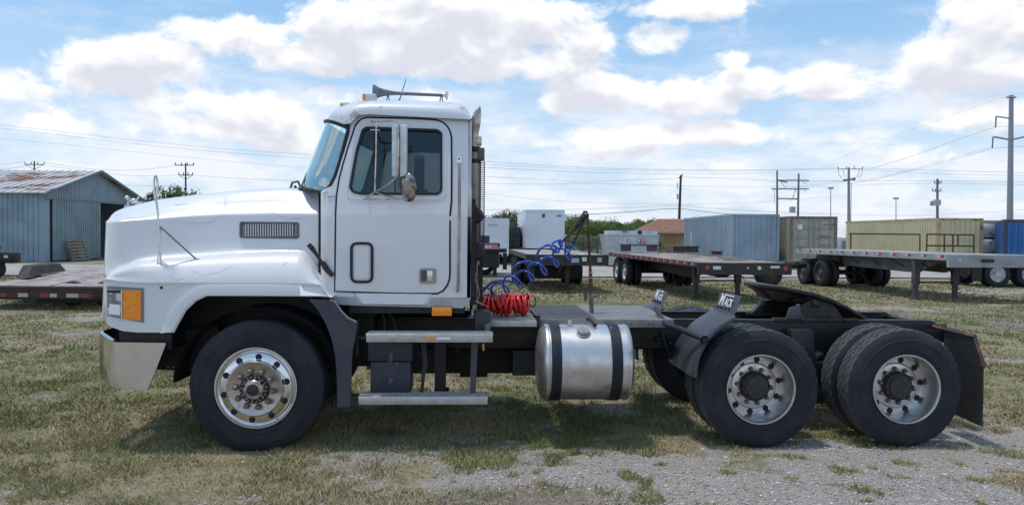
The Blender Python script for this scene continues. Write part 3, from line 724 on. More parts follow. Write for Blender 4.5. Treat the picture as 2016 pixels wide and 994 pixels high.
for (px, py, w, yy) in ((721,193,1.0,D+.75),(722,194,1.0,YC),(676,209,.75,D+.62),(721,193,1.,2*YC-D-.75),(676,209,.75,2*YC-D-.62)):
    c = P(px, py, yy); b_ = MB().cbox(c.x-.004*w, c.x+.095*w, yy-.05, yy+.05, c.z-.035*w, c.z+.034*w, .012)
    lo_ = part('clearance_light', b_, mat('light_housing', (.55, .56, .58), .5), roof)
    part('lens', MB().cbox(c.x-.032*w, c.x-.004*w, yy-.045, yy+.045, c.z-.03*w, c.z+.033*w, .008), AMBER, lo_)
# ---------------- side mirror assembly
def sideset(build):
    build(lambda q: q)
    build(lambda q: q.mirror(YC))
def mirrors(f):
    my = D-.06
    mh = MB().cbox(P(771,0+300,my).x, P(786,300,my).x, my-.0, my+.075, P(780,348,my).z, P(780,246,my).z, .016)
    mh2 = MB().cbox(P(786.5,300,my).x, P(801,300,my).x, my+.0, my+.07, P(793,348,my).z, P(793,245.5,my).z, .016)
    o = part('side_mirror', f(mh), mat('mirror_shell', (.74, .74, .76), .3, .0, c2=(.62, .61, .62), ns=9), truck)
    part('mirror_shell', f(mh2), mat('mirror_shell', (.66, .66, .68)), o)
    part('seam_strip', f(MB().box(P(785.5,300,my).x, P(787.3,300,my).x, my+.01, my+.05, P(786,346,my).z, P(786,248,my).z)), DARK, o)
    t = MB()
    t.tube([P(741,240,my+.02), P(740.5,300,my+.02), P(738,378,my+.02)], .0075, 8)
    t.tube([P(733,239,my+.03), P(775,238,my), P(782,239.5,my-.01), P(784.5,245,my-.012), P(784.5,300,my-.012), P(783.5,345,my-.012), P(778,352,my), P(760,366,my+.02), P(724,387,my+.03)], .0075, 8)
    t.tube([P(733,239,my+.03), S(731,239)], .009, 7); t.tube([P(724,387,my+.03), S(722,388)], .011, 7)
    t.tube([P(738,378,my+.02), P(752,384,my+.01), P(790,392,my-.01), P(800,396,my-.01)], .007, 7)
    t.tube([P(714,391.5,my+.04), P(760,392.5,my+.03), P(805,391,my)], .0055, 6)
    t.tube([P(729,256,my+.02), P(748,256.5,my+.02)], .005, 6)
    part('bracket', f(t), mat('bracket_chrome', (.55, .52, .5), .25, .95, c2=(.3, .22, .18), ns=14), o)
    c = P(801, 369, my+.0)
    cm = MB().lathe([(0,-.005),(.045,-.01),(.082,-.002),(.094,.012),(.096,.03),(.07,.055),(.03,.07),(0,.072)], (0,0,0), 'X', 28)
    R_ = Matrix.Translation(c) @ Matrix.Rotation(math.radians(52), 4, 'Z') @ Matrix.Rotation(math.radians(-6), 4, 'Y') @ Matrix.Diagonal((1, .86, 1.30, 1))
    part('convex_mirror', f(cm.moved(R_)), mat('convex_shell', (.42, .41, .38), .12, 1, c2=(.12, .11, .11), ns=9, lo=.42, hi=.6), o, smooth=60)
sideset(mirrors)
def grab(f):
    y = D+.10
    g = MB().tube([P(904.5,322,D+.165), P(904.5,325,y), P(905,330,y), P(904,450,y), P(902,560,y), P(901.5,566,y), P(901.5,570,D+.165)], .0135, 8)
    o = part('grab_handle', f(g), mat('handle_tube_grey', (.42, .40, .40), .3, .7, c2=(.26, .22, .21), ns=7), cab)
    for (x, y_) in ((904,316),(901,568)):
        c = S(x, y_); w_, h_ = .022, .034
        part('mount', f(MB().prism(rounded([(c.x-w_, c.z-h_), (c.x+w_, c.z-h_), (c.x+w_, c.z+h_), (c.x-w_, c.z+h_)], .015), c.y-.02, c.y-.001)), CHROME, o)
        part('bolt', f(MB().ball((c.x, c.y-.022, c.z+(.012 if y_ < 400 else -.018)), .009, 5)), DARK, o)
sideset(grab)
# side marker lamp under the door
def marker(f):
    o = part('side_marker_lamp', f(pbox(MB(), 850,604,889.5,622, D+.14, .05, .008)), AMBER, cab)
    part('lamp_backing', f(pbox(MB(), 849,603,890,606, D+.155, .06)), DARK, o)
sideset(marker)
# ---------------- exhaust
EY = D+.52
ex = MB(); xa = P(934.5, 300, EY).x; rr_ = .036
ep = [(934.5,262),(935.5,252),(936.5,244),(937.5,236),(939,229),(941,222),(943,216),(945,209)]; er = [.036,.042,.0455,.045,.040,.032,.020,.003]
eq = cat([Vector((a, b, r*1000)) for (a, b), r in zip(ep, er)], 5)
ex.tube([Vector((xa, EY, P(936,620,EY).z)), Vector((xa, EY, P(936,275,EY).z))]+[P(v.x, v.y, EY) for v in eq], [rr_, rr_]+[max(.002, v.z/1000) for v in eq], 20)
exo = part('exhaust_stack', ex, STACK, truck, smooth=50)
mf = MB().lathe([(.042,0),(.048,.01),(.048,P(936,306,EY).z-P(936,522,EY).z),(.046,P(936,297,EY).z-P(936,522,EY).z),(.038,P(936,292,EY).z-P(936,522,EY).z)], (P(934.5,400,EY).x, EY, P(936,522,EY).z), 'Z', 24)
part('muffler', mf, MUFFL, exo)
mf2 = MB().lathe([(.051,0),(.051,.04)], (P(934.5,400,EY).x, EY, P(936,322,EY).z), 'Z', 24).lathe([(.050,0),(.050,.05)], (P(934.5,400,EY).x, EY, P(936,300,EY).z), 'Z', 24); part('clamp', mf2, BLACK, exo)
mf3 = MB().cbox(P(935,0+285,EY).x+.0, P(945,285,EY).x+.015, EY-.04, EY+.04, P(940,287,EY).z, P(940,270,EY).z, .006); part('stack_bracket', mf3, STACK, exo)
sh = MB(); xs0, xs1 = P(946.5,300,EY).x, P(954,300,EY).x; z0 = P(950,512,EY).z; z1 = P(950,318,EY).z
nh = 44
for i in range(nh):
    z = z0+(z1-z0)*i/nh; h = (z1-z0)/nh; sh.box(xs0+.002, xs1-.002, EY-.03, EY-.026, z, z+h*.42)
sh.box(xs0-.006, xs0+.004, EY-.034, EY-.02, z0, z1); sh.box(xs1-.005, xs1+.004, EY-.034, EY-.02, z0, z1)
part('perforated_heat_shield', sh, BLACK, exo, smooth=0)
part('shield_cap', pbox(MB(), 941,291,954,316, EY-.05, .09, .008), mat('brown_cap', (.14, .10, .09), .5, .4), exo)
bk = MB(); pbox(bk, 927.5,392,935,600, D+.32, .05); pbox(bk, 929,405,938,600, EY-.12, .06); pbox(bk, 936,512,950,612, D+.62, .1)
bko = part('rear_cab_frame', bk, BLACK, truck)
for (py, r) in ((425, .07), (495, .085)):
    c = P(937, py, D+.42); part('air_canister', MB().lathe([(0,-.05),(r*.7,-.05),(r,-.02),(r,.03),(0,.05)], c, 'Y', 20), BLACK, bko)
ln = MB(); ln.tube([P(932,395,D+.38), P(933,470,D+.37), P(931,520,D+.37), P(933,560,D+.36), P(930,600,D+.36)], .006, 6); ln.tube([P(935,545,D+.36), P(940,560,D+.35), P(944,580,D+.35), P(938,596,D+.35)], .005, 6); ln.tube([P(936,560,D+.36), P(930,575,D+.35), P(934,592,D+.35), P(950,600,D+.35)], .005, 6)
part('air_line', ln, mat('grey_air_line', (.25, .26, .27), .4), bko)
part('valve', MB().ball(P(933,540,D+.36), .028, 8, (1.2, 1, .6)).cbox(P(929,0+548,D+.36).x, P(937,548,D+.36).x, D+.34, D+.38, P(933,556,D+.36).z, P(933,540,D+.36).z, .005), REDP, bko)
# ---------------- wheels
def lug_mesh(r, h):
    return MB().lathe([(r*1.35, 0), (r*1.35, -h*.25), (r, -h*.25), (r, -h*.9), (r*.75, -h), (0, -h)], (0,0,0), 'Y', 6).mesh('lug_nut', mat('lug_nut_steel', (.22, .20, .19), .5, .6, c2=(.18, .13, .11), ns=60), 25)
LUG = lug_mesh(.0165, .04); HOLE = MB().lathe([(.027, .003), (.027, -.002), (.024, -.0025), (.023, -.0005), (0, -.0005)], (0,0,0), 'Y', 16).mesh('hand_hole_disc', mat('wheel_hole_shade', (.012, .012, .018), .7), 30)  # dark discs laid on the rim paint the shade of the hand holes
def tyre_mb(R, w, ri, n=120, front=False):
    s = R/.52
    pr = [(ri-.012, .035), (ri+.0, .016), (ri+.02, .008), (ri+.045, .003), (ri+.05, -.002), (ri+.056, -.002), (ri+.06, .001), (R-.13, -.004), (R-.10, -.002), (R-.097, -.006), (R-.090, -.006), (R-.087, -.001), (R-.075, .003), (R-.07, .0035), (R-.05, .010), (R-.03, .020), (R-.016, .030), (R-.008, .034)]
    g = .010
    tr = [(R-.003, .042), (R-.001, .075), (R-g, .077), (R-g, .085), (R, .087), (R+.001, .122), (R-g, .124), (R-g, .132), (R+.001, .134)]
    m = w/2; tr = [(r, y*m/.14) for r, y in tr]
    pr2 = [(r, w-y) for r, y in (pr+tr)][::-1]
    prof = pr+tr+pr2
    npr = len(pr); nt = len(prof)
    def fn(r, h, k, j):
        if front: return r, h
        if npr <= j < nt-npr and r > R-.006:
            rib = (j-npr)//4
            if (k+rib*2) % 4 == 0: r -= .008
        if j in (npr-1, npr-2) and k % 4 == 0: r -= .006
        return r, h
    return MB().lathe(prof, (0,0,0), 'Y', n, fn)
RF, RR = .565, .523
rimF, rimR = .338, .298
TY_F = tyre_mb(RF, .30, rimF, 96, True).mesh('tyre', RUBBER, 40); TY_R = tyre_mb(RR, .27, rimR, 144).mesh('tyre', RUBBER, 40)
TY_R.materials.append(TREAD)
for p in TY_R.polygons:
    c = p.center
    if math.hypot(c.x, c.z) > RR-.012: p.material_index = 1
RIM_F = MB().lathe([(rimF-.006,.06),(rimF+.004,.02),(rimF+.008,.002),(rimF+.004,-.006),(rimF-.006,-.006),(rimF-.012,.004),(rimF-.016,.018),(rimF-.03,.024),(.302,.012),(.294,-.002),(.288,-.006),(.242,-.012),(.237,-.02),(.235,-.036),(.230,-.043)], (0,0,0), 'Y', 72).mesh('rim', RIMALU, 50)
DISC_F = MB().lathe([(.231,-.042),(.225,-.045),(.215,-.040),(.12,-.034),(.10,-.030)], (0,0,0), 'Y', 64).mesh('wheel_disc', DISCALU, 50)
def hubF():
    a = MB().lathe([(.122,-.03),(.122,-.05),(.115,-.056),(.095,-.056),(.088,-.05)], (0,0,0), 'Y', 32)
    b = MB().lathe([(.082,-.03),(.082,-.085),(.076,-.092),(.05,-.095),(.046,-.088),(.046,-.075)], (0,0,0), 'Y', 32)
    for i in range(12):
        t = i*math.pi/6; b.box(-.006, .006, -.075, -.045, .078, .096, Matrix.Rotation(t, 4, 'Y'))
    c = MB()
    for i in range(20):
        t = i*math.pi/10; c.lathe([(.009,-.05),(.009,-.066),(0,-.066)], (math.cos(t)*.104, 0, math.sin(t)*.104), 'Y', 6)
    d = MB().lathe([(.046,-.078),(.044,-.092),(.02,-.096),(0,-.096)], (0,0,0), 'Y', 24)
    return d.mesh('hub_center', mat('hub_center_dark', (.05, .047, .05), .4, .5), 35), a.mesh('hub', mat('hub_dark_grease', (.035, .032, .032), .5, .4), 35), b.mesh('hub_cap', mat('hub_cap_steel', (.48, .46, .44), .3, .85, c2=(.2, .18, .17), ns=25), 35), c.mesh('hub_bolts', mat('hub_bolt_steel', (.22, .2, .2), .4, .7), 35)
HF = hubF()
dd = .195
RIM_R = MB().lathe([(rimR-.01,.06),(rimR+.006,.02),(rimR+.01,.004),(rimR+.005,-.004),(rimR-.004,-.004),(rimR-.012,.008),(rimR-.018,.035),(rimR-.022,.085),(rimR-.034,.125),(.262,.165),(.258,dd),(.208,dd+.0),(.200,dd-.010),(.194,dd-.013),(.12,dd-.013),(.11,dd-.01)], (0,0,0), 'Y', 72).mesh('rim', REARRIM, 45)
HUB_R = MB().lathe([(.132,dd),(.132,dd-.05),(.118,dd-.075),(.10,dd-.085),(.098,dd-.10),(.06,dd-.105),(0,dd-.108)], (0,0,0), 'Y', 30)
for i in range(8):
    t = i*math.pi/4+.2; HUB_R.ball((math.cos(t)*.12, dd-.08, math.sin(t)*.12), .014, 5)
HUB_R = HUB_R.mesh('hub', mat('rear_hub_grime', (.035, .032, .036), .6, .2, c2=(.075, .06, .05), ns=22, lo=.45, hi=.7), 35)
INNER = MB().lathe([(rimR-.005,.02),(rimR-.02,.10),(.1,.12)], (0,0,0), 'Y', 32).mesh('inner_rim', BLACK, 45)
def wheel(cx, cz, y0, near, kind, rot=0.):
    M = T(cx, y0, cz)
    if not near: M = M @ Matrix.Rotation(math.pi, 4, 'Z')
    M = M @ Matrix.Rotation(rot, 4, 'Y')
    if kind == 'front':
        w = put('wheel', RIM_F, truck, M); put('tyre', TY_F, w, M); put('wheel_disc', DISC_F, w, M)
        for n_, me in zip(('hub_center', 'hub', 'hub_cap', 'hub_bolts'), HF): put(n_, me, w, M)
        rl, yl, rh, yh = .151, -.036, .265, -.0095
    else:
        w = put('wheel', RIM_R, truck, M); put('tyre', TY_R, w, M); put('hub', HUB_R, w, M); M2 = M @ T(0, .33, 0)
        put('inner_tyre', TY_R, w, M2); put('inner_rim', INNER, w, M2)
        rl, yl, rh, yh = .155, dd-.012, .2330, dd+.0
    for i in range(10):
        t = 2*math.pi*i/10; put('lug_nut', LUG, w, M @ T(math.cos(t)*rl, yl, math.sin(t)*rl) @ Matrix.Scale(1.3 if kind == 'front' else 1, 4))
        t += math.pi/10*(1 if kind == 'front' else 1)
        put('hand_hole_disc', HOLE, w, M @ T(math.cos(t)*rh, yh-.0015, math.sin(t)*rh))
cF = P(503.5, 766, D+.01); cR1 = P(1499, 760.5, D); cR2 = P(1786, 760.5, D)
wheel(cF.x, .522, D+.012, True, 'front', .1); wheel(cF.x, .522, 2*YC-D-.012, False, 'front')
zr = RR-.02
wheel(cR1.x, zr, D, True, 'rear', .12); wheel(cR1.x, zr, 2*YC-D, False, 'rear')
wheel(cR2.x, zr, D, True, 'rear', .2); wheel(cR2.x, zr, 2*YC-D, False, 'rear')
# ---------------- chassis
y1, y2 = D+.79, D+1.65
zt = P(1500, 629, y1).z; z_b = zt-.29
xt0 = P(262, 650, y1).x; xt1 = P(1832, 632, y1).x; xt2 = P(1881, 655, y1).x
for yy, s_ in ((y1, 1), (y2, -1)):
    m = MB(); m.prism([(xt0, zt-.02), (xt1, zt), (xt2, zt-.13), (xt2, zt-.16), (xt1-.1, z_b), (xt0, z_b-.0)], yy, yy+.010*s_)
    for (za, zb_) in ((zt-.012, zt+.0), (z_b, z_b+.012)):
        m.box(P(720,620,y1).x, xt1-.03, min(yy, yy+.085*s_), max(yy, yy+.085*s_), za, zb_)
    part('frame_rail', m, BLACK, truck, bevel=.002)
hl = MB(); hl.box(P(1440,629,y1).x, xt1, y1-.004, y1+.0, zt-.006, zt+.003); part('rail_edge_strip', hl, mat('pale_rail_edge', (.20, .20, .22), .5, .3), truck)  # pale strip along the top edge of the near rail
for px in (700, 930, 1330, 1600, 1655, 1840):
    x = P(px, 640, y1).x; part('crossmember', MB().box(x-.04, x+.04, y1+.012, y2-.012, zt-.22, zt-.04), BLACK, truck)
for cx, zz, r in ((cF.x, .50, .055), (cR1.x, zr, .075), (cR2.x, zr, .075)):
    part('axle', MB().tube([(cx, D+.3, zz), (cx, YC, zz-.03), (cx, 2*YC-D-.3, zz)], r, 12), BLACK, truck)
for cx in (cR1.x, cR2.x):
    part('differential', MB().ball((cx, YC+.05, zr), .2, 8, (1, .8, 1)), GREASE, truck)
# suspension
for s_ in (1, -1):
    for yy in (y1-.09 if s_ == 1 else y2+.09,):
        m = MB()
        for k in range(7): m.box(cR1.x+.02+.05*k, cR2.x-.02-.05*k, yy-.045, yy+.045, .42+.03*k, .447+.03*k)
        part('leaf_spring', m, BLACK, truck)
        m = MB(); xm = (cR1.x+cR2.x)/2; m.prism([(xm-.16, .45), (xm+.16, .45), (xm+.13, .62), (xm+.09, zt-.08), (xm-.13, zt-.08), (xm-.09, .62)], yy-.05, yy+.05); m.cbox(xm-.10, xm+.02, yy-.075, yy-.05, .62, .80, .02)
        part('spring_saddle', m, mat('saddle_steel', (.028, .028, .034), .5, .2, c2=(.02, .02, .022), ns=9), truck, bevel=.006)
        m = MB()
        for k in range(5): m.tube([(cF.x-.75+.1*k, yy, .66-.02*k), (cF.x, yy, .56-.02*k), (cF.x+.75-.1*k, yy, .68-.02*k)], .014, 4)
        part('leaf_spring', m, BLACK, truck)
m = MB()
for i in range(9):
    p = P(random.uniform(1290, 1345), random.uniform(655, 700), y1-.01); m.ball((p.x, p.y-.01, p.z), random.uniform(.012, .03), 5)
m.tube([P(1300,650,y1-.05), P(1315,690,y1-.08), P(1330,720,y1-.05)], .015, 6)
part('bolts_and_brackets', m, BLACK, truck)
# engine bay darkness: inner splash panels, engine block, radiator
m = MB(); a = P(322, 600, D+.62); b = P(700, 600, D+.62)
m.box(P(232,600,D+.5).x, XE+.28, D+.58, D+.60, P(400,720,D+.6).z, P(400,505,D+.6).z)
part('splash_panel', m, BLACK, truck); part('splash_panel', m.mirror(YC), BLACK, truck)
part('engine_block', MB().cbox(P(300,600,YC).x, XE+.2, YC-.33, YC+.33, .70, 1.62, .05), BLACK, truck)
m = MB(); q = [(330,656),(352,652),(430,640),(430,733),(402,733),(330,728),(300,727),(303,722),(318,690)]
m.ext([P(x, y, D+.42) for x, y in q], (0, .03, 0)); sp = part('front_splash_guard', m, BLACK, truck); part('front_splash_guard', m.mirror(YC), BLACK, truck)
for x_ in (331, 341): part('rivet', MB().ball(P(x_, 722, D+.418), .006, 5), mat('rivet_white', (.8, .8, .78), .5), sp)
# fender liner over the wheel
m = MB(); ll = []
for t in np.linspace(math.radians(196), math.radians(-20), 22): ll.append((cF.x+math.cos(t)*.70, max(.56, .0+RF+math.sin(t)*.62)))
m.ring([[Vector((x, D+.06, z)) for x, z in ll], [Vector((x, D+.6, z)) for x, z in ll]], closed=False)
part('wheel_liner', m, mat('liner_black', (.012, .012, .014), .8), truck); part('wheel_liner', m.mirror(YC), mat('liner_black', (.012, .012, .014)), truck)
# dark rubber flare behind the front wheel
fl = [(608,589),(648,590),(658,594),(664,603),(672,615),(683,626),(703,635),(702,650),(699,668),(694,690),(692,720),(691,760),(690,800),(664,802),(663,740),(660,700),(653,668),(642,638),(626,610)]
m = MB(); m.ext([P(x, y, D+.03) for x, y in fl], (0, .03, 0))
m.ring([[P(x, y, D+.03+.0) for x, y in fl[12:]+fl[:1]], [P(x, y, D+.03)+Vector((.0, .5, 0)) for x, y in fl[12:]+fl[:1]]], closed=False)
part('fender_flare', m, PLASTIC, truck, bevel=.006); part('fender_flare', m.mirror(YC), PLASTIC, truck, bevel=.006)
rg2 = MB().tube([P(x, y, D+.03) for x, y in [(650,590),(659,594),(666,604),(674,615),(685,626),(702,634)]], .009, 6); part('flare_bead', rg2, mat('flare_edge_grey', (.22, .22, .24), .5), truck)
# ---------------- bumper
bt, bb = [], []
def bp(px, py, Y): return P(px, py, Y)
zT = P(290, 678, D+.03).z; zB = P(270, 769, D+.03).z; zL = P(196, 657, D+.28).z
xa, xb_, xc = P(326,679,D+.03).x, P(222,676,D+.05).x, P(197,700,D+.30).x
xbot = P(290,770,D+.03).x; xbk = P(303,735,D+.03).x
plan_t = [Vector((xa, D+.03, zT)), Vector((xb_+.03, D+.035, zT+.004)), Vector((xb_-.01, D+.06, zT+.012)), Vector((xc+.02, D+.25, zT+.055)), Vector((xc, D+.34, zT+.06)), Vector((xc-.03, YC, zT+.06))]
plan_b = [Vector((xbot, D+.03, zB)), Vector((xb_+.03, D+.035, zB+.02)), Vector((xb_-.01, D+.06, zB+.03)), Vector((xc+.025, D+.25, zB+.075)), Vector((xc+.004, D+.34, zB+.075)), Vector((xc-.03, YC, zB+.075))]
plan_m = [Vector((xbk+.005, D+.026, (zT+zB)/2-.05))]+[a.lerp(b, .5)+Vector((-.004, -.004, 0)) for a, b in zip(plan_t[1:], plan_b[1:])]
top2 = [v+Vector((0, .0, .014)) for v in plan_t]; top3 = [v+Vector((.012, .03, .02)) for v in plan_t]
m = MB().ring([top3, top2, plan_t, plan_m, plan_b, [v+Vector((.0, .02, .0)) for v in plan_b], [v+Vector((.0, .02, .0)) for v in plan_t]], closed=False)
M2_ = MB().join(m).join(m.mirror(YC)); part('front_bumper', M2_, BUMPER, truck, smooth=45)
m = MB(); m.prism([(D+.06, zT+.0), (2*YC-D-.06, zT), (2*YC-D-.06, zT+.12), (D+.06, zT+.12)], xc+.12, XE-.9, 'X'); part('bumper_gap_filler', MB().box(xb_+.03, P(338,660,D+.1).x, D+.10, 2*YC-D-.10, zT-.05, zT+.13), BLACK, truck)
# ---------------- steps
def step(px0, px1, py_t, py0, py1, Y, dep):
    a = P(px0, py0, Y); b = P(px1, py0, Y); zt_ = P((px0+px1)/2, py0, Y).z; zb_ = P((px0+px1)/2, py1, Y).z
    m = MB(); m.box(a.x, b.x, Y, Y+.006, zb_, zt_); m.prism([(Y-.004, zt_-.012), (Y+.0, zt_), (Y+dep, zt_+.003), (Y+dep, zt_-.006), (Y+.0, zt_-.012)], a.x-.003, b.x+.003, 'X'); m.box(a.x, b.x, Y+dep-.006, Y+dep, zb_, zt_)
    o = part('step', m, STEPM, truck, bevel=.001)
    g = MB(); n = int((b.x-a.x)/.03)
    for i in range(n):
        for j in range(5):
            x = a.x+.012+(b.x-a.x-.02)*(i+.5*(j % 2))/n; y = Y+.02+j*(dep-.03)/4; g.lathe([(.010, zt_+.003), (.009, zt_+.007), (.0055, zt_+.007), (.005, zt_+.002)], (x, y, 0), 'Z', 6)
    q = part('grip_dimples', g, STEPM, o, smooth=0); q['kind'] = 'stuff'
    return o, zt_
o1, zs1 = step(721, 970, 651, 657.5, 673.5, D+.0, .20)
part('reflector', pbox(MB(), 834,663,858.5,668.5, D-.004, .003), AMBER, o1); part('reflector', pbox(MB(), 859.5,663.3,886,668.3, D-.004, .003), mat('reflector_white', (.85, .82, .85), .3), o1)
o2, zs2 = step(706, 960, 772, 780.5, 796, D-.01, .20)
m = MB(); pbox(m, 703,662,722,668, D+.10, .05); pbox(m, 700,630,706,700, D+.15, .05); pbox(m, 691,779,706,797, D+.02, .1); part('step_bracket', m, BLACK, truck)
m = MB(); q = [(928,674),(941,674),(936,779),(925,779)]; m.ext([P(x, y, D+.12) for x, y in q], (0, .02, 0)); part('step_bracket', m, mat('step_hanger_grey', (.06, .06, .068), .5), truck)
m = MB(); q = [(828,672),(838,672),(842,716),(836,745),(833,779),(827,779),(830,735),(833,716)]; m.ext([P(x, y, D+.16) for x, y in q], (0, .02, 0)); part('step_bracket', m, BLACK, truck)
m = MB(); pbox(m, 856,672,877,778, D+.5, .15); pbox(m, 854,770,883,778, D+.45, .2); part('landing_brace', m, BLACK, truck)
m = MB(); pbox(m, 729,712,808,776.5, D+.14, .36, .012); bx_ = part('battery_box', m, mat('battery_box_navy', (.022, .025, .042), .5, 0, c2=(.04, .042, .055), ns=6, c3=(.20, .19, .20), ns3=9, lo3=.60, hi3=.70), truck)
m = MB(); pbox(m, 724,672,812,711, D+.12, .38, .01); part('box_lid', m, mat('battery_lid_black', (.024, .025, .032), .5), bx_)
part('box_latch', pbox(MB(), 766,694,773,712, D+.108, .012, .003), mat('latch_grey', (.09, .09, .1), .5, .4), bx_)
m = MB(); m.tube([P(750,612,D+.3), P(757,630,D+.28), P(756,652,D+.25)], .008, 6); m.tube([P(762,612,D+.3), P(775,630,D+.28), P(780,655,D+.25)], .008, 6); m.tube([P(820,672,D+.2), P(824,690,D+.2), P(832,702,D+.18)], .006, 6); m.tube([P(905,682,D+.2), P(900,690,D+.2), P(890,693,D+.2)], .004, 6)
part('cable', m, BLACK, truck)
m = MB(); pbox(m, 870,684,1055,735, D+1.15, .7, .02); pbox(m, 905,734,960,742, D+1.2, .5); part('underframe_tank', m, mat('brown_black_tank', (.030, .024, .016), .8, 0, c2=(.02, .018, .014), ns=5), truck)
part('air_tank', pbox(MB(), 812,684,872,735, D+.8, .5), BLACK, truck); part('air_tank', pbox(MB(), 1010,690,1056,739, D+.75, .4), BLACK, truck)
m = MB(); m.cbox(P(1000-66,610,D+.3).x, P(966,610,D+.3).x, D+.26, D+.5, P(950,656,D+.3).z, P(950,612,D+.3).z, .02); part('corner_bracket', m, mat('corner_black', (.03, .03, .034), .5), truck)
m = MB(); m.ext([P(x, y, D+.24) for x, y in [(955,640),(967,632),(965,650),(960,657),(954,657)]], (0, .02, 0)); part('corner_bracket', m, mat('corner_grey', (.16, .16, .17), .5, .3), truck)
m = MB(); m.tube([P(951,676,D+.1), P(952,690,D+.1)], .012, 7); part('brass_fitting', m, mat('brass', (.45, .32, .15), .35, .9), truck)
m = MB(); m.tube([P(748,600,D+.5), P(770,606,D+.5), P(790,604,D+.5)], .018, 6); pbox(m, 690,603,712,611, D+.5, .05); pbox(m, 815,604,842,611, D+.45, .05); part('cab_mount', m, mat('cab_mount_cream', (.36, .34, .28), .6, c2=(.1, .1, .09), ns=30), truck)
# ---------------- fuel tank
TYc = D+.36; Rt = .335; zc_ = (P(1150,637,TYc).z+P(1150,786,TYc).z)/2; x0 = P(1076,711,D+.03).x; x1 = P(1247,711,D+.03).x
m = MB().lathe([(0,x0-.07),(Rt*.5,x0-.062),(Rt*.85,x0-.038),(Rt*.96,x0-.008),(Rt,x0+.006),(Rt+.004,x0+.012),(Rt+.004,x0+.03),(Rt,x0+.034),(Rt,x1-.034),(Rt+.004,x1-.03),(Rt+.004,x1-.012),(Rt,x1-.006),(Rt*.96,x1+.008),(Rt*.85,x1+.02),(0,x1+.035)], (0, TYc, zc_), 'X', 72)
tank = part('fuel_tank', m, TANK, truck, smooth=40)
strapm = mat('tank_strap', (.010, .013, .024), .5, 0, c2=(.02, .02, .025), ns=6, c3=(.26, .22, .21), ns3=7, lo3=.62, hi3=.70, spec=.3)
for (pa, pb_) in ((1087,1107),(1206,1227)):
    xa_, xb2 = P(pa,711,D+.03).x, P(pb_,711,D+.03).x
    m = MB().lathe([(Rt+.0015,xa_),(Rt+.009,xa_),(Rt+.009,xb2),(Rt+.0015,xb2)], (0, TYc, zc_), 'X', 72, close=True); part('strap', m, strapm, tank)
c = Vector((P(1148,640,D+.2).x, TYc-.17, zc_+Rt*.84)); Rm = Matrix.Translation(c) @ Matrix.Rotation(math.radians(25), 4, 'X')
m = MB().lathe([(.075,-.02),(.072,.004),(.056,.006),(.056,.026),(.05,.032),(0,.032)], (0,0,0), 'Z', 24); m.box(-.006, .006, -.045, .045, .032, .042)
part('filler_cap', m.moved(Rm), mat('cap_grey_metal', (.34, .33, .32), .4, .7), tank)
m = MB(); m.lathe([(.018,0),(.018,.05),(0,.05)], (P(1120,640,TYc).x, TYc-.05, zc_+Rt-.005), 'Z', 10); m.lathe([(.025,.02),(.025,.04),(0,.04)], (P(1120,640,TYc).x, TYc-.05, zc_+Rt-.005), 'Z', 8); part('vent_fitting', m, ALU, tank)
m = MB(); m.tube([P(1160,628,D+.4), P(1168,634,D+.3), P(1172,640,D+.25)], .018, 8); m.ball(P(1158,628,D+.42), .02, 5); part('tow_light_fitting', m, GREASE, tank)
part('tank_bracket', MB().box(x0+.1, x0+.16, TYc+.1, y1, zc_-.25, zc_+.3).box(x1-.16, x1-.1, TYc+.1, y1, zc_-.25, zc_+.3), BLACK, tank)
# ---------------- catwalk
zk = P(1190, 628.5, D+.5).z; xk0 = P(1062,628,D+.5).x; xk1 = P(1327,628,D+.5).x; yk0, yk1 = D+.5, D+1.95
m = MB().box(xk0, xk1, yk0, yk1, zk-.012, zk); m.box(xk0, xk1, yk0, yk0+.008, zk-.075, zk-.012)
cwk = part('catwalk', m, STEELG, truck, bevel=.0015)
g = MB(); nx_, ny_ = 74, 44
for i in range(nx_):
    fine = i > nx_*.42
    for j in range(ny_):
        if not fine and (i % 2 or j % 2): continue
        x = xk0+.01+(xk1-xk0-.02)*i/nx_; y = yk0+.02+(yk1-yk0-.04)*j/ny_
        if fine: g.box(x, x+.006, y, y+.006, zk, zk+.002)
        else: g.lathe([(.020, zk+.0), (.018, zk+.006), (.011, zk+.006), (.010, zk+.0015)], (x, y, 0), 'Z', 6)
q = part('grip_dimples', g, mat('grip_dimple_steel', (.30, .29, .28), .5, .5), cwk, smooth=0); q['kind'] = 'stuff'
g = MB()
for i in range(0, 32, 2):
    for j in range(0, ny_, 2):
        x = xk0+.01+(xk1-xk0-.02)*i/nx_+.018*((j//2) % 2); y = yk0+.02+(yk1-yk0-.04)*j/ny_
        g.lathe([(.0135, zk+.0072), (0, zk+.0072)], (x, y, 0), 'Z', 6)
q = part('grip_hole_shade', g, DARK, cwk, smooth=0); q['kind'] = 'stuff'  # dark discs laid on the plate in place of shaded holes
for px in (1243, 1277, 1100, 1205): part('bolt', MB().ball(Vector((P(px,634,yk0).x, yk0-.002, zk-.04)), .007, 5), DARK, cwk)
xl0 = P(962,633,D+.42).x; xl1 = P(1057,633,D+.42).x; zl = zk-.01
m = MB().box(xl0, xl1, D+.42, yk1, zl-.012, zl); m.box(xl0, xl1, D+.42, D+.43, zl-.05, zl-.012)
cw2 = part('catwalk', m, STEPM, truck, bevel=.0015)
g = MB()
for i in range(24):
    x = xl0+.015+(xl1-xl0-.03)*i/23
    for j in range(14): g.box(x-.009, x+.009, D+.45+j*.1, D+.45+j*.1+.055, zl+.0, zl+.007)
g2 = MB()
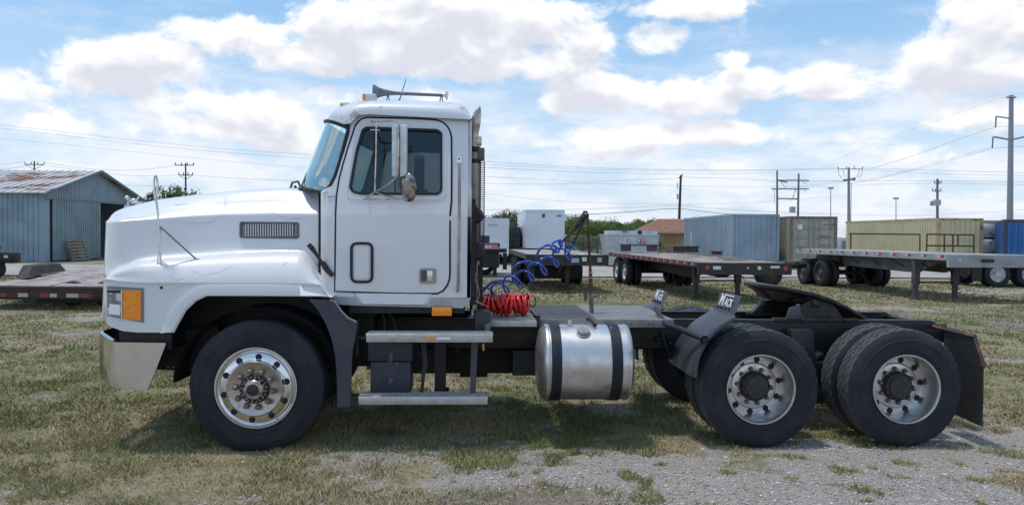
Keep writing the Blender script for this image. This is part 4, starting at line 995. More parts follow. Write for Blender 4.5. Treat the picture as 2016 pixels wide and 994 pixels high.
for i in range(24):
    x = xl0+.015+(xl1-xl0-.03)*i/23
    for j in range(14): g2.box(x-.010, x+.004, D+.45+j*.1+.058, D+.45+j*.1+.094, zl+.0, zl+.003)
part('grip_hole_shade', g2, DARK, cw2, smooth=0)['kind'] = 'stuff'  # dark slabs between the teeth, painted-in shade of the openings
part('grip_teeth', g, mat('grip_teeth_steel', (.33, .32, .31), .5, .5), cw2, smooth=0)['kind'] = 'stuff'
m = MB(); pbox(m, 1056,621,1063,640, D+.46, .05); m.tube([P(1038,612,D+.6), P(1056,622,D+.5)], .006, 6); part('catwalk_latch', m, BLACK, truck)
# ---------------- quarter fenders with lettering
fe = [(1364,742),(1366,722),(1370,703),(1378,684),(1388,667),(1402,650),(1418,637),(1433,627),(1447,620)]
fe2 = [(p.x, p.z) for p in (P(a, b, D-.02) for a, b in fe)]
fc = []
for i, (x, z) in enumerate(fe2):
    t = i/(len(fe2)-1); w = .60+.26*(1-t)**2
    row = []
    for (yy, dr) in ((-.02, -.030), (-.015, -.012), (.01, -.001), (.06, .002), (.3, .003), (w-.05, .002), (w, -.012), (w+.005, -.03)):
        dx_, dz_ = x-cR1.x, z-zr; l = math.hypot(dx_, dz_); row.append(Vector((x+dx_/l*dr, D+yy, z+dz_/l*dr)))
    fc.append(row)
m = MB().ring(fc, closed=False); thick = MB().ring([[v+Vector((.006, 0, -.006)) for v in r] for r in fc], closed=False); m.join(thick)
tp = fc[-1]; a = P(1449,618,D-.0); ft = P(1457,585,D+.0)
fa = Vector((tp[2].x, D+.0, tp[3].z)); 
fl_poly = []
for (y, w_) in ((D+.01, 0), (D+.57, 1)): pass
pl = [Vector((fa.x-.0, D+.03, fa.z-.012)), Vector((fa.x+.012, D+.0, fa.z+.02)), Vector((ft.x-.004, D+.03, ft.z-.06)), Vector((ft.x+.012, D-.0, ft.z)), Vector((ft.x+.004, D+.28, ft.z+.012)), Vector((ft.x-.004, D+.55, ft.z-.006)), Vector((ft.x-.02, D+.53, ft.z-.07)), Vector((fa.x-.01, D+.57, fa.z+.02)), Vector((fa.x-.01, D+.54, fa.z-.012))]
flap = MB().ext(pl, (.009, 0, .002))
dirx = (ft-fa); upv = Vector((ft.x-fa.x, 0, ft.z-fa.z)).normalized()
bars = MB(); 
def fender_set(f, off):
    O = T(*off)
    o = part('quarter_fender', f(m).moved(O), PLASTIC, truck, smooth=50)
    g_ = part('mud_flap', f(flap).moved(O), mat('flap_rubber', (.055, .062, .085), .55, c2=(.075, .08, .10), ns=8, bump=.05, bs=60), o)
    # lettering: stands on the camera-facing front side of the flap
    b_ = MB(); b_.tube([P(1313,640,D+.42), P(1340,648,D+.2), P(1386,668,D-.03)], .026, 10); b_.tube([P(1290,607,D+.9), P(1313,640,D+.42)], .022, 8)
    part('fender_bracket', f(b_).moved(O), BLACK, o)
    b3 = MB(); b3.lathe([(.036, 0), (.036, .02), (.02, .025)], P(1386,668,D-.03)-Vector((0, .02, 0)), 'Y', 10); b3.cbox(P(1380,664,D).x, P(1392,664,D).x, D-.045, D-.02, P(1386,676,D).z, P(1386,663,D).z, .005); part('bracket_clamp', f(b3).moved(O), BLACK, o)
    for yy in (D+.12, D+.22, D+.34, D+.44):
        c_ = Vector((fa.x-.006, yy, fa.z+.03)); part('bolt', f(MB().ball(c_, .012, 5)).moved(O), DARK, o)
    # letters on the forward face
    for (s_, sz, dy, du, ext_) in (('M', .155, .125, .098, 1.0), ('ACK', .100, -.062, .085, 1.0)):
        me = text_mesh(s_, sz, .001, WLET, shear=.12)
        yc_ = D+.285 if f(MB().box(0,1,D,D+.1,0,1)).v[0].y < YC else 2*YC-D-.285
        base = Vector((fa.x, yc_, fa.z))+Vector(off)
        # text x runs towards -Y... (read from the front), text y runs up the flap
        ux = Vector((0, -1, 0)); uy = upv; uz = ux.cross(uy)
        mid_ = base+uy*(du+.0)+ux*(-dy if True else 0)-Vector((.006+.0, 0, 0))
        mm = Matrix(((ux.x, uy.x, uz.x, mid_.x), (ux.y, uy.y, uz.y, mid_.y), (ux.z, uy.z, uz.z, mid_.z), (0, 0, 0, 1)))
        put('lettering', me, g_, mm)
    bar_ = MB().box(-.09, .13, .0, .0, -.001, .001)
    l_ = MB(); yc_ = D+.285 if f(MB().box(0,1,D,D+.1,0,1)).v[0].y < YC else 2*YC-D-.285
    base = Vector((fa.x-.008, yc_, fa.z))+Vector(off)+upv*.148
    l_.ext([base+Vector((0, .08, 0)), base+Vector((0, -.16, 0)), base+Vector((0, -.16, 0))+upv*.009, base+Vector((0, .08, 0))+upv*.009], (.002, 0, 0)); part('lettering_bar', l_, WLET, g_)
fender_set(lambda q: q, (0, 0, 0)); fender_set(lambda q: q.mirror(YC), (-.16, 0, -.10))
# ---------------- rear mud flap and hanger
fx = P(1934, 760, D).x; z0 = P(1934, 838, D).z; z1 = P(1934, 722, D).z
m = MB(); m.ring([[Vector((fx-.0, D+y, z0+dz)), Vector((fx+.01, D+y, z0+dz)), Vector((fx+.014+.004*math.sin(y*9), D+y, (z0+z1)/2)), Vector((fx+.01, D+y, z1+dt)), Vector((fx, D+y, z1+dt)), Vector((fx+.004+.004*math.sin(y*9), D+y, (z0+z1)/2))] for (y, dz, dt) in ((.0, 0, .0), (.02, .0, .03), (.12, .0, .22), (.3, .01, .26), (.58, .01, .26))])
rmf = lambda f: part('rear_mud_flap', f(m), mat('black_mud_flap', (.022, .023, .027), .6, 0, c2=(.035, .034, .035), ns=6), truck)
h = MB(); a = Vector((fx+.0, D+.15, z1+.27)); h.tube([Vector((fx+.012, D-.01, z1+.0)), Vector((fx+.012, D+.135, z1+.25))], .018, 4); h.tube([Vector((fx+.012, D+.13, z1+.25)), Vector((fx+.0, D+.75, z1+.27)), Vector((xt2-.1, y1+.0, z1+.27))], .022, 4); 
for f in (lambda q: q, lambda q: q.mirror(YC)):
    o = rmf(f); part('flap_hanger', f(h), mat('hanger_rust', (.035, .028, .026), .7, 0, c2=(.15, .05, .03), ns=9, lo=.52, hi=.62), o)
part('tail_light', MB().box(P(1934,712,D).x-.004, P(1938,712,D).x, D-.0, D+.03, z1-.0, z1+.03), mat('tail_red', (.25, .02, .015), .4), truck)
part('rear_crossmember', MB().box(xt2-.12, xt2-.02, D+.62, 2*YC-D-.62, zt-.22, zt-.10), BLACK, truck)
# ---------------- fifth wheel
sidep = [(1478,556.5),(1498,557.5),(1520,560),(1540,564),(1566,569.5),(1592,578),(1628,594),(1660,611),(1690,627)]
fy = YC-.0; prof_t = [P(a, b, YC) for a, b in sidep]
ws_ = [.20, .30, .38, .43, .46, .47, .44, .40, .30]
ringsT = []
for p, w in zip(prof_t, ws_):
    ringsT.append([Vector((p.x, YC-w, p.z-.038)), Vector((p.x, YC-w, p.z-.004)), Vector((p.x, YC-w+.03, p.z+.0)), Vector((p.x, YC+w-.03, p.z)), Vector((p.x, YC+w, p.z-.004)), Vector((p.x, YC+w, p.z-.038)), Vector((p.x, YC+w-.04, p.z-.035)), Vector((p.x, YC-w+.04, p.z-.035))])
m = MB().ring(ringsT, closed=True)
fw_ = part('fifth_wheel', m, GREASE, truck, bevel=.004)
def slabp(pts, Y, dy, mt=GREASE, nm='support'):
    part(nm, MB().ext([P(a, b, Y) for a, b in pts], (0, dy, 0)), mt, fw_, bevel=.004)
for Y in (YC-.42, YC+.36):
    slabp([(1600,588),(1640,596),(1664,632),(1556,632),(1574,604)] if Y < YC else [(1500,590),(1560,590),(1585,618),(1478,616),(1492,604)], Y, .06)
slabp([(1484,562),(1506,563),(1520,572),(1508,578),(1498,572)], YC-.16, .3)
slabp([(1604,592),(1622,600),(1616,604),(1600,600)], YC-.47, .05)
slabp([(1555,606),(1575,600),(1580,631),(1548,631)], YC-.46, .03, mat('support_grey', (.075, .072, .085), .5, .2))
slabp([(1505,592),(1513,590),(1500,616),(1480,616)], YC+.30, .03, mat('support_grey', (.075, .072, .085)))
slabp([(1502,568),(1560,572),(1590,582),(1580,600),(1520,590),(1514,580)], YC-.2, .4)
slabp([(1528,627),(1690,627),(1694,634),(1528,634)], YC-.46, .12, nm='mount_rail'); slabp([(1470,616),(1640,616),(1640,622),(1470,622)], YC+.30, .1, nm='mount_rail')
m = MB().tube([P(1560,590,YC-.25), P(1600,594,YC-.3)], .02, 8); part('release_bar', m, GREASE, fw_)
for i in range(7):
    p = P(1562+i*17, 630, YC-.465); part('bolt', MB().ball(p, .012, 5), GREASE, fw_)
# ---------------- hose tender
PY = YC-.1; k = thing('hose_tender', tuple(P(1165, 607, PY)), 'rust brown spring post with a black padded hose arm standing on the catwalk', 'hose tender')
zkp = zk
m = MB().tube([Vector((P(1165,600,PY).x, PY, zkp)), P(1164,590,PY), P(1163,577,PY)], [.022, .024, .02], 10); part('boot', m, mat('grey_boot', (.22, .21, .20), .7, c2=(.12, .1, .09), ns=20), k)
m = MB().tube([P(1163,578,PY), P(1163,560,PY), P(1162,530,PY), P(1160,490,PY), P(1158,455,PY), P(1157,430,PY)], [.018, .022, .015, .0135, .0135, .011], 10); part('post', m, RUST, k)
for py in (537, 548): part('clamp', MB().lathe([(.024,0),(.024,.01)], P(1163, py, PY), 'Z', 12), mat('clamp_steel', (.4, .38, .36), .4, .8), k)
m = MB().tube([P(1155,418,PY), P(1158,424,PY), P(1157,432,PY)], .009, 8); m.tube([P(1156,418,PY), P(1150,417,PY), P(1148,422,PY)], .012, 8); part('hook', m, BLACK, k)
m = MB().tube([P(1152,421,PY-.02), P(1141,436,PY-.02), P(1130,452,PY-.02)], [.026, .03, .024], 10); part('padded_grip', m, mat('foam_wrap', (.03, .03, .03), .9, bump=.4, bs=50, c2=(.08, .08, .075), ns=30), k)
m = MB().tube([P(1130,452,PY-.02), P(1122,461,PY-.02), P(1112,470,PY-.02), P(1106,478,PY-.02), P(1104,488,PY-.02)], [.016, .014, .012, .011, .01], 8); part('arm', m, mat('black_brown_arm', (.05, .03, .025), .6), k)
m = MB().tube([P(1156,424,PY-.04), P(1140,455,PY-.05), P(1122,492,PY-.05), P(1113,512,PY-.05), P(1100,537,PY-.05)], [.010, .010, .009, .007, .005], 7); part('arm', m, BLACK, k)
m = MB(); m.ext([P(x, y, PY-.03) for x, y in [(1158,560),(1161,562),(1156,575),(1153,594),(1150,592),(1151,576)]], (0, .004, 0)); part('rust_strap', m, RUST, k)
# ---------------- air hoses
HY = YC-.25
def z6(x, y, dy=0): return P(900+x/3.6825, 390+y/3.6825, HY+dy)
bl = thing('blue_air_hose', tuple(Vector((P(945,600,HY).x, HY, zk))), 'royal blue coiled air hose strung in loose loops from the cab to the hose post', 'air hose')
chain = [(120,690),(160,690),(185,680),(215,640),(260,608),(320,597),(375,600),(402,612),(403,560),(415,510),(440,478),(480,462),(530,462),(578,480),(578,430),(590,385),(620,355),(655,342),(700,346),(738,372),(735,390),(700,388),(682,350),(700,322),(745,308),(762,345),(740,330),(750,300)]
q = [z6(x, y, .06*math.sin(i*1.1)) for i, (x, y) in enumerate(chain)]
part('hose_strand', MB().tube(cat(q, 5), .0115, 8), BLUEH, bl, smooth=60)
hel = []
A = z6(190,720); B = z6(835,372); n_ = 7.2; ax = (B-A); axn = ax.normalized(); e1 = Vector((0, 1, 0)); e2 = axn.cross(e1)
if e2.z < 0: e2 = -e2
for i in range(int(n_*20)+1):
    t = i/(n_*20); a = 2*math.pi*n_*t; r = .082*(1-.12*t)*(1+.12*math.sin(t*23)); hel.append(A+ax*t+Vector((0,0,-.02*math.sin(math.pi*t)))+e1*math.cos(a)*r*.8+e2*math.sin(a)*r+axn*(-.045*math.cos(a)))
hel = [z6(110,680), z6(140,700)]+hel+[z6(850,345), z6(800,400)]
part('hose_strand', MB().tube(hel, .0105, 8), BLUEH, bl, smooth=60)
part('hose_strand', MB().tube(cat([z6(x, y) for x, y in [(120,650),(150,700),(190,730),(235,760),(260,790)]], 4), .0105, 7), BLUEH, bl)
rd = thing('red_air_hose', tuple(Vector((P(985,615,HY).x, HY-.2, zk))), 'bright red coiled air hose heaped on the front end of the catwalk behind the cab', 'air hose')
rr = random.Random(3)
for (xa_, ya_, xb3, yb_, nn, rad, yo) in ((924,594,1034,604,17,.085,-.32),(930,600,1006,606,13,.078,-.46),(982,598,1040,606,13,.098,-.42),(938,594,1036,602,12,.088,-.26)):
    A = P(xa_, ya_, YC+yo); B = P(xb3, yb_, YC+yo); A.z = max(A.z, zk+.03); B.z = zk+rad+.01; pts_ = []
    for i in range(nn*22+1):
        t = i/(nn*22); a = 2*math.pi*nn*t; r = rad*(1+.07*math.sin(i*.13+nn)+.06*math.sin(i*.031)); sk = .035*math.sin(i*.023+nn)+.012
        c_ = A.lerp(B, t); p = c_+Vector((sk*math.sin(a)+.008*math.sin(a*.5), math.cos(a)*r*1.25, math.sin(a)*r*.95)); p.z = max(p.z, zk+.012); pts_.append(p)
    part('hose_coil', MB().tube(pts_, .0092, 7), REDH, rd, smooth=60)
part('hose_lead', MB().tube(cat([P(x, y, D+.5) for x, y in [(933,545),(929,565),(930,585),(945,596),(962,606)]], 4), .007, 7), REDH, rd)
bc = thing('black_air_hose', tuple(P(1040,610,HY)), 'thin black hose loops standing beside the red coil on the catwalk', 'air hose')
part('hose_loop', MB().tube(cat([P(x, y, HY-.1) for x, y in [(1024,608),(1022,592),(1026,580),(1033,577),(1040,583),(1043,596),(1045,604),(1052,602),(1055,593),(1051,584),(1044,582),(1040,588),(1038,600),(1042,610),(1056,622)]], 4), .0055, 7), DARK, bc, smooth=60)
# ================================================================== GROUND
def vnoise(x, y, s, seed=0):
    x = np.asarray(x)*s; y = np.asarray(y)*s; xi = np.floor(x).astype(np.int64); yi = np.floor(y).astype(np.int64); fx = x-xi; fy = y-yi
    fx = fx*fx*(3-2*fx); fy = fy*fy*(3-2*fy)
    def h(a, b):
        n = (a*374761393+b*668265263+seed*974711) & 0xffffffff; n = ((n ^ (n >> 13))*1274126177) & 0xffffffff; return ((n ^ (n >> 16)) & 0xffff)/65535.
    return (h(xi, yi)*(1-fx)+h(xi+1, yi)*fx)*(1-fy)+(h(xi, yi+1)*(1-fx)+h(xi+1, yi+1)*fx)*fy
def fbm(x, y, s, o=4, seed=0):
    t = 0; a = 1; n = 0
    for i in range(o): t = t+a*vnoise(x, y, s*2**i, seed+i*17); n += a; a *= .55
    return t/n
gl = [G(x, y) for x, y in [(-900,1010),(200,995),(520,990),(760,966),(900,934),(1066,897),(1300,874),(1600,862),(2016,822),(2600,780)]]
gx = [p.x for p in gl]; gy = [p.y for p in gl]
def sstep(x, a, b):
    t = np.clip((x-a)/(b-a), 0, 1); return t*t*(3-2*t)
def gravel(x, y):
    e = np.interp(x, gx, gy); n = fbm(x, y, 1.3, 4, 3)-.5; n2 = fbm(x, y, 4., 3, 9)-.5
    m = sstep(e-y+n*1.2+n2*.9, -.28, .35)
    # thin patches of stone in the grass at the left and right, worn strips farther off
    p1 = sstep(fbm(x, y, .55, 4, 21)+n2*.3, .56, .70)*sstep(9.5-y, 0, 3)*.75
    p2 = sstep(fbm(x*.5, y, .35, 4, 33)+n2*.2, .60, .70)*sstep(y, 9, 12)*.8
    r = sstep(x, 5.5, 8)*sstep(12-y, 0, 4)*.55*sstep(n+n2+.5, .4, .6)
    g = np.clip(np.maximum(np.maximum(m, p1), np.maximum(p2, r)), 0, 1)
    tuft = np.maximum(sstep(fbm(x, y, 2.6, 3, 55), .60, .70)*.7, sstep(fbm(x, y, 4.5, 3, 56), .62, .72)*.9)
    a = np.exp(-(((x-.15)/1.1)**2+((y-5.38)/.26)**2))
    return g*(1-tuft*.85)*(1-.85*np.clip(a*1.3, 0, 1))
def dirt(x, y):
    a = np.exp(-(((x-.15)/1.2)**2+((y-5.38)/.30)**2))
    d1 = G(1700,560+8); d2 = G(1720,612); d = sstep(fbm(x*.6, y, .5, 4, 71), .5, .62)
    b = np.exp(-(((x-d2.x)/3.0)**2+((y-d2.y)/2.6)**2)); c = np.exp(-(((x-G(1980,640).x)/3.2)**2+((y-G(1980,640).y)/1.3)**2))
    return np.clip(a*1.0+b*.9*sstep(fbm(x, y, .8, 3, 5), .35, .6)+c*.9*sstep(fbm(x, y, .9, 3, 6), .35, .6)+d*.45, 0, 1)
def height(x, y):
    f = sstep(60-y, 0, 20); return ((fbm(x, y, .8, 3, 91)-.5)*.05+(fbm(x, y, 3.5, 3, 92)-.5)*.022)*f
def axis(lo, hi, step, far, grow=1.12):
    v = list(np.arange(lo, hi, step)); s = step
    while v[-1] < far: s *= grow; v.append(v[-1]+s)
    s = step; w = [lo]
    while w[-1] > -far: s *= grow; w.append(w[-1]-s)
    return np.array(sorted(set(w[1:]+v)))
ax_ = axis(-5, 8.5, .05, 3000); ay_ = axis(4.2, 11.5, .045, 3000, 1.06)
ay_ = ay_[ay_ > -400]
X_, Y_ = np.meshgrid(ax_, ay_); fx_ = X_.ravel(); fy_ = Y_.ravel()
Z_ = height(fx_, fy_)-.012
me = bpy.data.meshes.new('ground'); nx, ny = len(ax_), len(ay_)
me.vertices.add(nx*ny); me.vertices.foreach_set('co', np.column_stack([fx_, fy_, Z_]).ravel())
idx = np.arange(nx*ny).reshape(ny, nx); q_ = np.stack([idx[:-1, :-1], idx[:-1, 1:], idx[1:, 1:], idx[1:, :-1]], -1).reshape(-1, 4)
nf_ = len(q_); me.loops.add(nf_*4); me.loops.foreach_set('vertex_index', q_.ravel()); me.polygons.add(nf_); me.polygons.foreach_set('loop_start', np.arange(nf_)*4)
me.update(calc_edges=True)
at = me.attributes.new('gravel', 'FLOAT', 'POINT'); at.data.foreach_set('value', gravel(fx_, fy_).astype(np.float32))
at = me.attributes.new('dirt', 'FLOAT', 'POINT'); at.data.foreach_set('value', dirt(fx_, fy_).astype(np.float32))
me.shade_smooth()
def ground_mat():
    m = bpy.data.materials.new('ground_grass_and_gravel'); m.use_nodes = True; nt = m.node_tree; N = nt.nodes; L = nt.links; b = N['Principled BSDF']; b.inputs['Roughness'].default_value = .95; b.inputs['Specular IOR Level'].default_value = .2
    geo = N.new('ShaderNodeNewGeometry')
    def noise(s, d=5, r=.6, st=None):
        src = geo.outputs['Position']
        if st: mp = N.new('ShaderNodeMapping'); L.new(src, mp.inputs[0]); mp.inputs['Scale'].default_value = st; src = mp.outputs[0]
        n = N.new('ShaderNodeTexNoise'); L.new(src, n.inputs['Vector']); n.inputs['Scale'].default_value = s; n.inputs['Detail'].default_value = d; n.inputs['Roughness'].default_value = r; return n.outputs[0]
    def rng(x, a, c):
        n = N.new('ShaderNodeMapRange'); n.interpolation_type = 'SMOOTHSTEP'; L.new(x, n.inputs[0]); n.inputs[1].default_value = a; n.inputs[2].default_value = c; return n.outputs[0]
    def mix(f, a, c):
        n = N.new('ShaderNodeMix'); n.data_type = 'RGBA'; L.new(f, n.inputs[0])
        for i, v in ((6, a), (7, c)):
            if isinstance(v, tuple): n.inputs[i].default_value = (*v, 1)
            else: L.new(v, n.inputs[i])
        return n.outputs[2]
    def mul(a, v):
        n = N.new('ShaderNodeMath'); n.operation = 'MULTIPLY'; L.new(a, n.inputs[0])
        if isinstance(v, float): n.inputs[1].default_value = v
        else: L.new(v, n.inputs[1])
        return n.outputs[0]
    ga = N.new('ShaderNodeAttribute'); ga.attribute_name = 'gravel'; da = N.new('ShaderNodeAttribute'); da.attribute_name = 'dirt'
    grass = mix(rng(noise(22, 8, .7), .40, .60), (.20, .17, .095), (.33, .265, .175))
    grass = mix(rng(noise(.9, 6, .65), .42, .60), grass, mix(rng(noise(40, 5, .7), .4, .6), (.14, .155, .06), (.105, .12, .045)))
    grass = mix(rng(noise(2.6, 7, .7), .52, .66), grass, (.30, .24, .18))
    grass = mix(rng(noise(120, 3, .6), .60, .76), grass, (.12, .11, .07))
    vo = N.new('ShaderNodeTexVoronoi'); L.new(geo.outputs['Position'], vo.inputs['Vector']); vo.inputs['Scale'].default_value = 75
    grav = mix(rng(vo.outputs['Distance'], .1, .6), (.47, .42, .375), (.24, .205, .18)); grav = mix(rng(noise(3.2, 6, .65), .5, .72), grav, (.36, .31, .28)); grav = mix(rng(noise(60, 5), .56, .68), grav, (.5, .47, .45)); grav = mix(rng(noise(85, 5), .58, .70), grav, (.13, .12, .11))
    soil = mix(rng(noise(14, 7, .7), .4, .62), (.25, .205, .18), (.16, .13, .11))
    c = mix(da.outputs['Fac'], grass, soil); c = mix(rng(ga.outputs['Fac'], .25, .6), c, grav)
    L.new(c, b.inputs['Base Color'])
    bn = N.new('ShaderNodeBump'); bn.inputs['Strength'].default_value = .55; bn.inputs['Distance'].default_value = .03; L.new(noise(45, 6, .7), bn.inputs['Height']); L.new(bn.outputs[0], b.inputs['Normal'])
    return m
me.materials.append(ground_mat()); ground = put('ground', me, kind='structure')
# ---- gravel road across the yard and the paler strip by the shed
def strip_mesh(name, pts_near, pts_far, m, z=.006, n=80, wob=.4):
    mb = MB(); rows = []
    xs_ = np.linspace(0, 1, n)
    fn = lambda pts, t: Vector((float(np.interp(t, np.linspace(0, 1, len(pts)), [p[0] for p in pts])), float(np.interp(t, np.linspace(0, 1, len(pts)), [p[1] for p in pts])), 0))
    for t in xs_:
        a = fn(pts_near, t); b = fn(pts_far, t); ja = (float(fbm(a.x, a.y, .5, 3, 12))-.5)*wob*3; jb = (float(fbm(b.x, b.y, .5, 3, 14))-.5)*wob*3
        r = []
        for k in range(7):
            p = a.lerp(b, k/6); p.y += ja*(1-k/6)+jb*k/6; p.z = z+float(height(p.x, p.y))*1+.012; r.append(p)
        rows.append(r)
    mb.ring(rows, closed=False); return put(name, mb.mesh(name, m, 60), kind='structure')
ROADM = mat('road_gravel', (.40, .35, .325), .95, 0, c2=(.32, .28, .255), ns=.8, lo=.4, hi=.65, c3=(.20, .20, .12), ns3=1.3, lo3=.52, hi3=.66, bump=.4, bs=25, stretch=(.5, 1, 1))
strip_mesh('gravel_road', [(-90, 31.0), (-40, 31.5), (-10, 33), (5, 34), (15, 34.5), (30, 35), (90, 37)], [(-90, 44), (-40, 43.5), (-25, 43), (-10, 44), (5, 45.5), (15, 43.5), (30, 42.5), (90, 43)], ROADM, z=.02)
# ---- grass blades, in the colours of the ground
def blades():
    rng = np.random.default_rng(4)
    pts = []
    for (y0, y1, n, hgt, wid) in ((4.9, 7.4, 190000, .030, .0050), (7.4, 12, 190000, .034, .0078), (12, 22, 150000, .036, .014), (22, 32, 70000, .045, .03)):
        y = rng.uniform(y0, y1, n); half = y*.70+.6; x = rng.uniform(-1, 1, n)*half+y*.045
        g = gravel(x, y); cl = fbm(x, y, 2.6, 3, 44); keep = rng.random(n) < np.clip((1-g*1.12)*(.22+1.3*sstep(cl, .38, .66)), 0, 1)*(1-.75*dirt(x, y))
        x, y, cl = x[keep], y[keep], cl[keep]; n = len(x)
        hh = hgt*rng.uniform(.45, 1.5, n)*(.55+1.0*cl); ww = wid*rng.uniform(.6, 1.4, n); a = rng.uniform(0, 2*math.pi, n); ln = rng.uniform(.1, 1.0, n)**.7*hh*np.where(rng.random(n) < .35, 2.2, 1.1); la = rng.uniform(0, 2*math.pi, n)
        z = height(x, y)-.018
        p0 = np.column_stack([x-np.cos(a)*ww, y-np.sin(a)*ww, z]); p1 = np.column_stack([x+np.cos(a)*ww, y+np.sin(a)*ww, z]); p2 = np.column_stack([x+np.cos(la)*ln, y+np.sin(la)*ln, z+hh])
        dry = np.clip(.48+2.0*(fbm(x, y, .9, 4, 61)-.5)+rng.normal(0, .22, n), 0, 1)[:, None]; v = rng.uniform(.85, 1.45, n)[:, None]
        gcol = np.array([[.145, .168, .058]]); dcol = np.array([[.38, .30, .18]]); col = (gcol*(1-dry)+dcol*dry)*v
        pts.append((p0, p1, p2, col))
    V = np.concatenate([np.stack([a, b, c], 1).reshape(-1, 3) for a, b, c, _ in pts]); Cc = np.concatenate([np.repeat(c, 3, 0) for *_, c in pts])
    n = len(V)//3; m = bpy.data.meshes.new('grass'); m.vertices.add(n*3); m.vertices.foreach_set('co', V.ravel()); m.loops.add(n*3); m.loops.foreach_set('vertex_index', np.arange(n*3)); m.polygons.add(n); m.polygons.foreach_set('loop_start', np.arange(n)*3); m.update(calc_edges=True)
    ca = m.attributes.new('tint', 'FLOAT_COLOR', 'POINT'); ca.data.foreach_set('color', np.column_stack([Cc, np.ones(len(Cc))]).astype(np.float32).ravel())
    mt = bpy.data.materials.new('grass_blade'); mt.use_nodes = True; N = mt.node_tree.nodes; b = N['Principled BSDF']; b.inputs['Roughness'].default_value = .8; b.inputs['Specular IOR Level'].default_value = .2; at_ = N.new('ShaderNodeAttribute'); at_.attribute_name = 'tint'; mt.node_tree.links.new(at_.outputs['Color'], b.inputs['Base Color'])
    m.materials.append(mt); o = put('grass', m); setp(o, 'short patchy green and straw coloured grass covering the yard', 'grass', kind='stuff'); return n
NB = blades()
def stones():
    rng = np.random.default_rng(9)
    base = bmesh.new(); bmesh.ops.create_icosphere(base, subdivisions=1, radius=1); bv = np.array([v.co[:] for v in base.verts]); base.verts.index_update(); bf = np.array([[v.index for v in f.verts] for f in base.faces]); base.free()
    n = 62000; y = 4.6+7.5*rng.random(n)**1.7; x = rng.uniform(-1, 1, n)*(y*.70+.4)+y*.045; g = gravel(x, y); keep = rng.random(n) < g*1.1+.010
    x, y = x[keep], y[keep]; n = len(x); s = .004+.0085*rng.random(n)**2.4+(rng.random(n) < .02)*.009
    sc = s[:, None]*np.column_stack([rng.uniform(.7, 1.5, n), rng.uniform(.7, 1.5, n), rng.uniform(.4, .8, n)]); a = rng.uniform(0, 6.28, n); ca, sa = np.cos(a), np.sin(a)
    vv = bv[None]*(1+rng.uniform(-.28, .28, (n, len(bv), 1))); vv = vv*sc[:, None]; X = vv[..., 0]*ca[:, None]-vv[..., 1]*sa[:, None]+x[:, None]; Yv = vv[..., 0]*sa[:, None]+vv[..., 1]*ca[:, None]+y[:, None]; Zv = vv[..., 2]+(height(x, y)-.012+s*.25)[:, None]
    V = np.stack([X, Yv, Zv], -1).reshape(-1, 3); F = (bf[None]+(np.arange(n)*len(bv))[:, None, None]).reshape(-1, 3)
    m = bpy.data.meshes.new('gravel_stones'); m.vertices.add(len(V)); m.vertices.foreach_set('co', V.ravel()); m.loops.add(F.size); m.loops.foreach_set('vertex_index', F.ravel()); m.polygons.add(len(F)); m.polygons.foreach_set('loop_start', np.arange(len(F))*3); m.update(calc_edges=True)
    v = rng.uniform(.22, .54, n)+(rng.random(n) < .10)*.15; w = rng.uniform(-.03, .02, n); col = np.column_stack([v+w*0+.01, v*.935, v*.88, np.ones(n)]); col = np.repeat(col, len(bv), 0)
    at_ = m.attributes.new('tint', 'FLOAT_COLOR', 'POINT'); at_.data.foreach_set('color', col.astype(np.float32).ravel())
    mt = bpy.data.materials.new('limestone_gravel'); mt.use_nodes = True; N = mt.node_tree.nodes; b = N['Principled BSDF']; b.inputs['Roughness'].default_value = .9; aa = N.new('ShaderNodeAttribute'); aa.attribute_name = 'tint'; mt.node_tree.links.new(aa.outputs['Color'], b.inputs['Base Color']); m.materials.append(mt)
    o = put('gravel_stones', m); setp(o, 'loose pale limestone gravel scattered along the front of the yard', 'gravel', kind='stuff'); return n
NS = stones()

# ================================================================== BACKGROUND
def lat_of(px, dep): return (CP(px, 480, dep)-Vector((0, 0, 0))).dot(RT) if False else (px-1008)/FPX*dep
def pt(px, dep, z=0.):      # ground plan point at camera depth dep under photo column px
    return Cw(lat_of(px, dep), dep, z)
def zat(px, py, dep): return CP(px, py, dep).z
def frame(o, ax): # local frame: x along ax, y to its left
    ax = Vector((ax.x, ax.y, 0)).normalized(); ay = Vector((-ax.y, ax.x, 0)); return Matrix(((ax.x, ay.x, 0, o.x), (ax.y, ay.y, 0, o.y), (0, 0, 1, 0), (0, 0, 0, 1)))
def ang(M): return math.atan2(M[1][0], M[0][0])
class Bld:
    """builder of a thing in its own frame (x right along its front, y away)"""
    def __init__(s, name, M, label, cat, group=None):
        s.M = M; s.o = thing(name, (M[0][3], M[1][3], 0), label, cat, group, ang(M))
    def p(s, name, mb, m, parent=None, smooth=35, bevel=0, **k):
        return put(name, mb.mesh(name, m, smooth, bevel), parent or s.o, s.M, **k)
    def c(s, name, me, loc, parent=None, R=None):
        return put(name, me, parent or s.o, s.M @ T(*loc) @ (R or Matrix.Identity(4)))
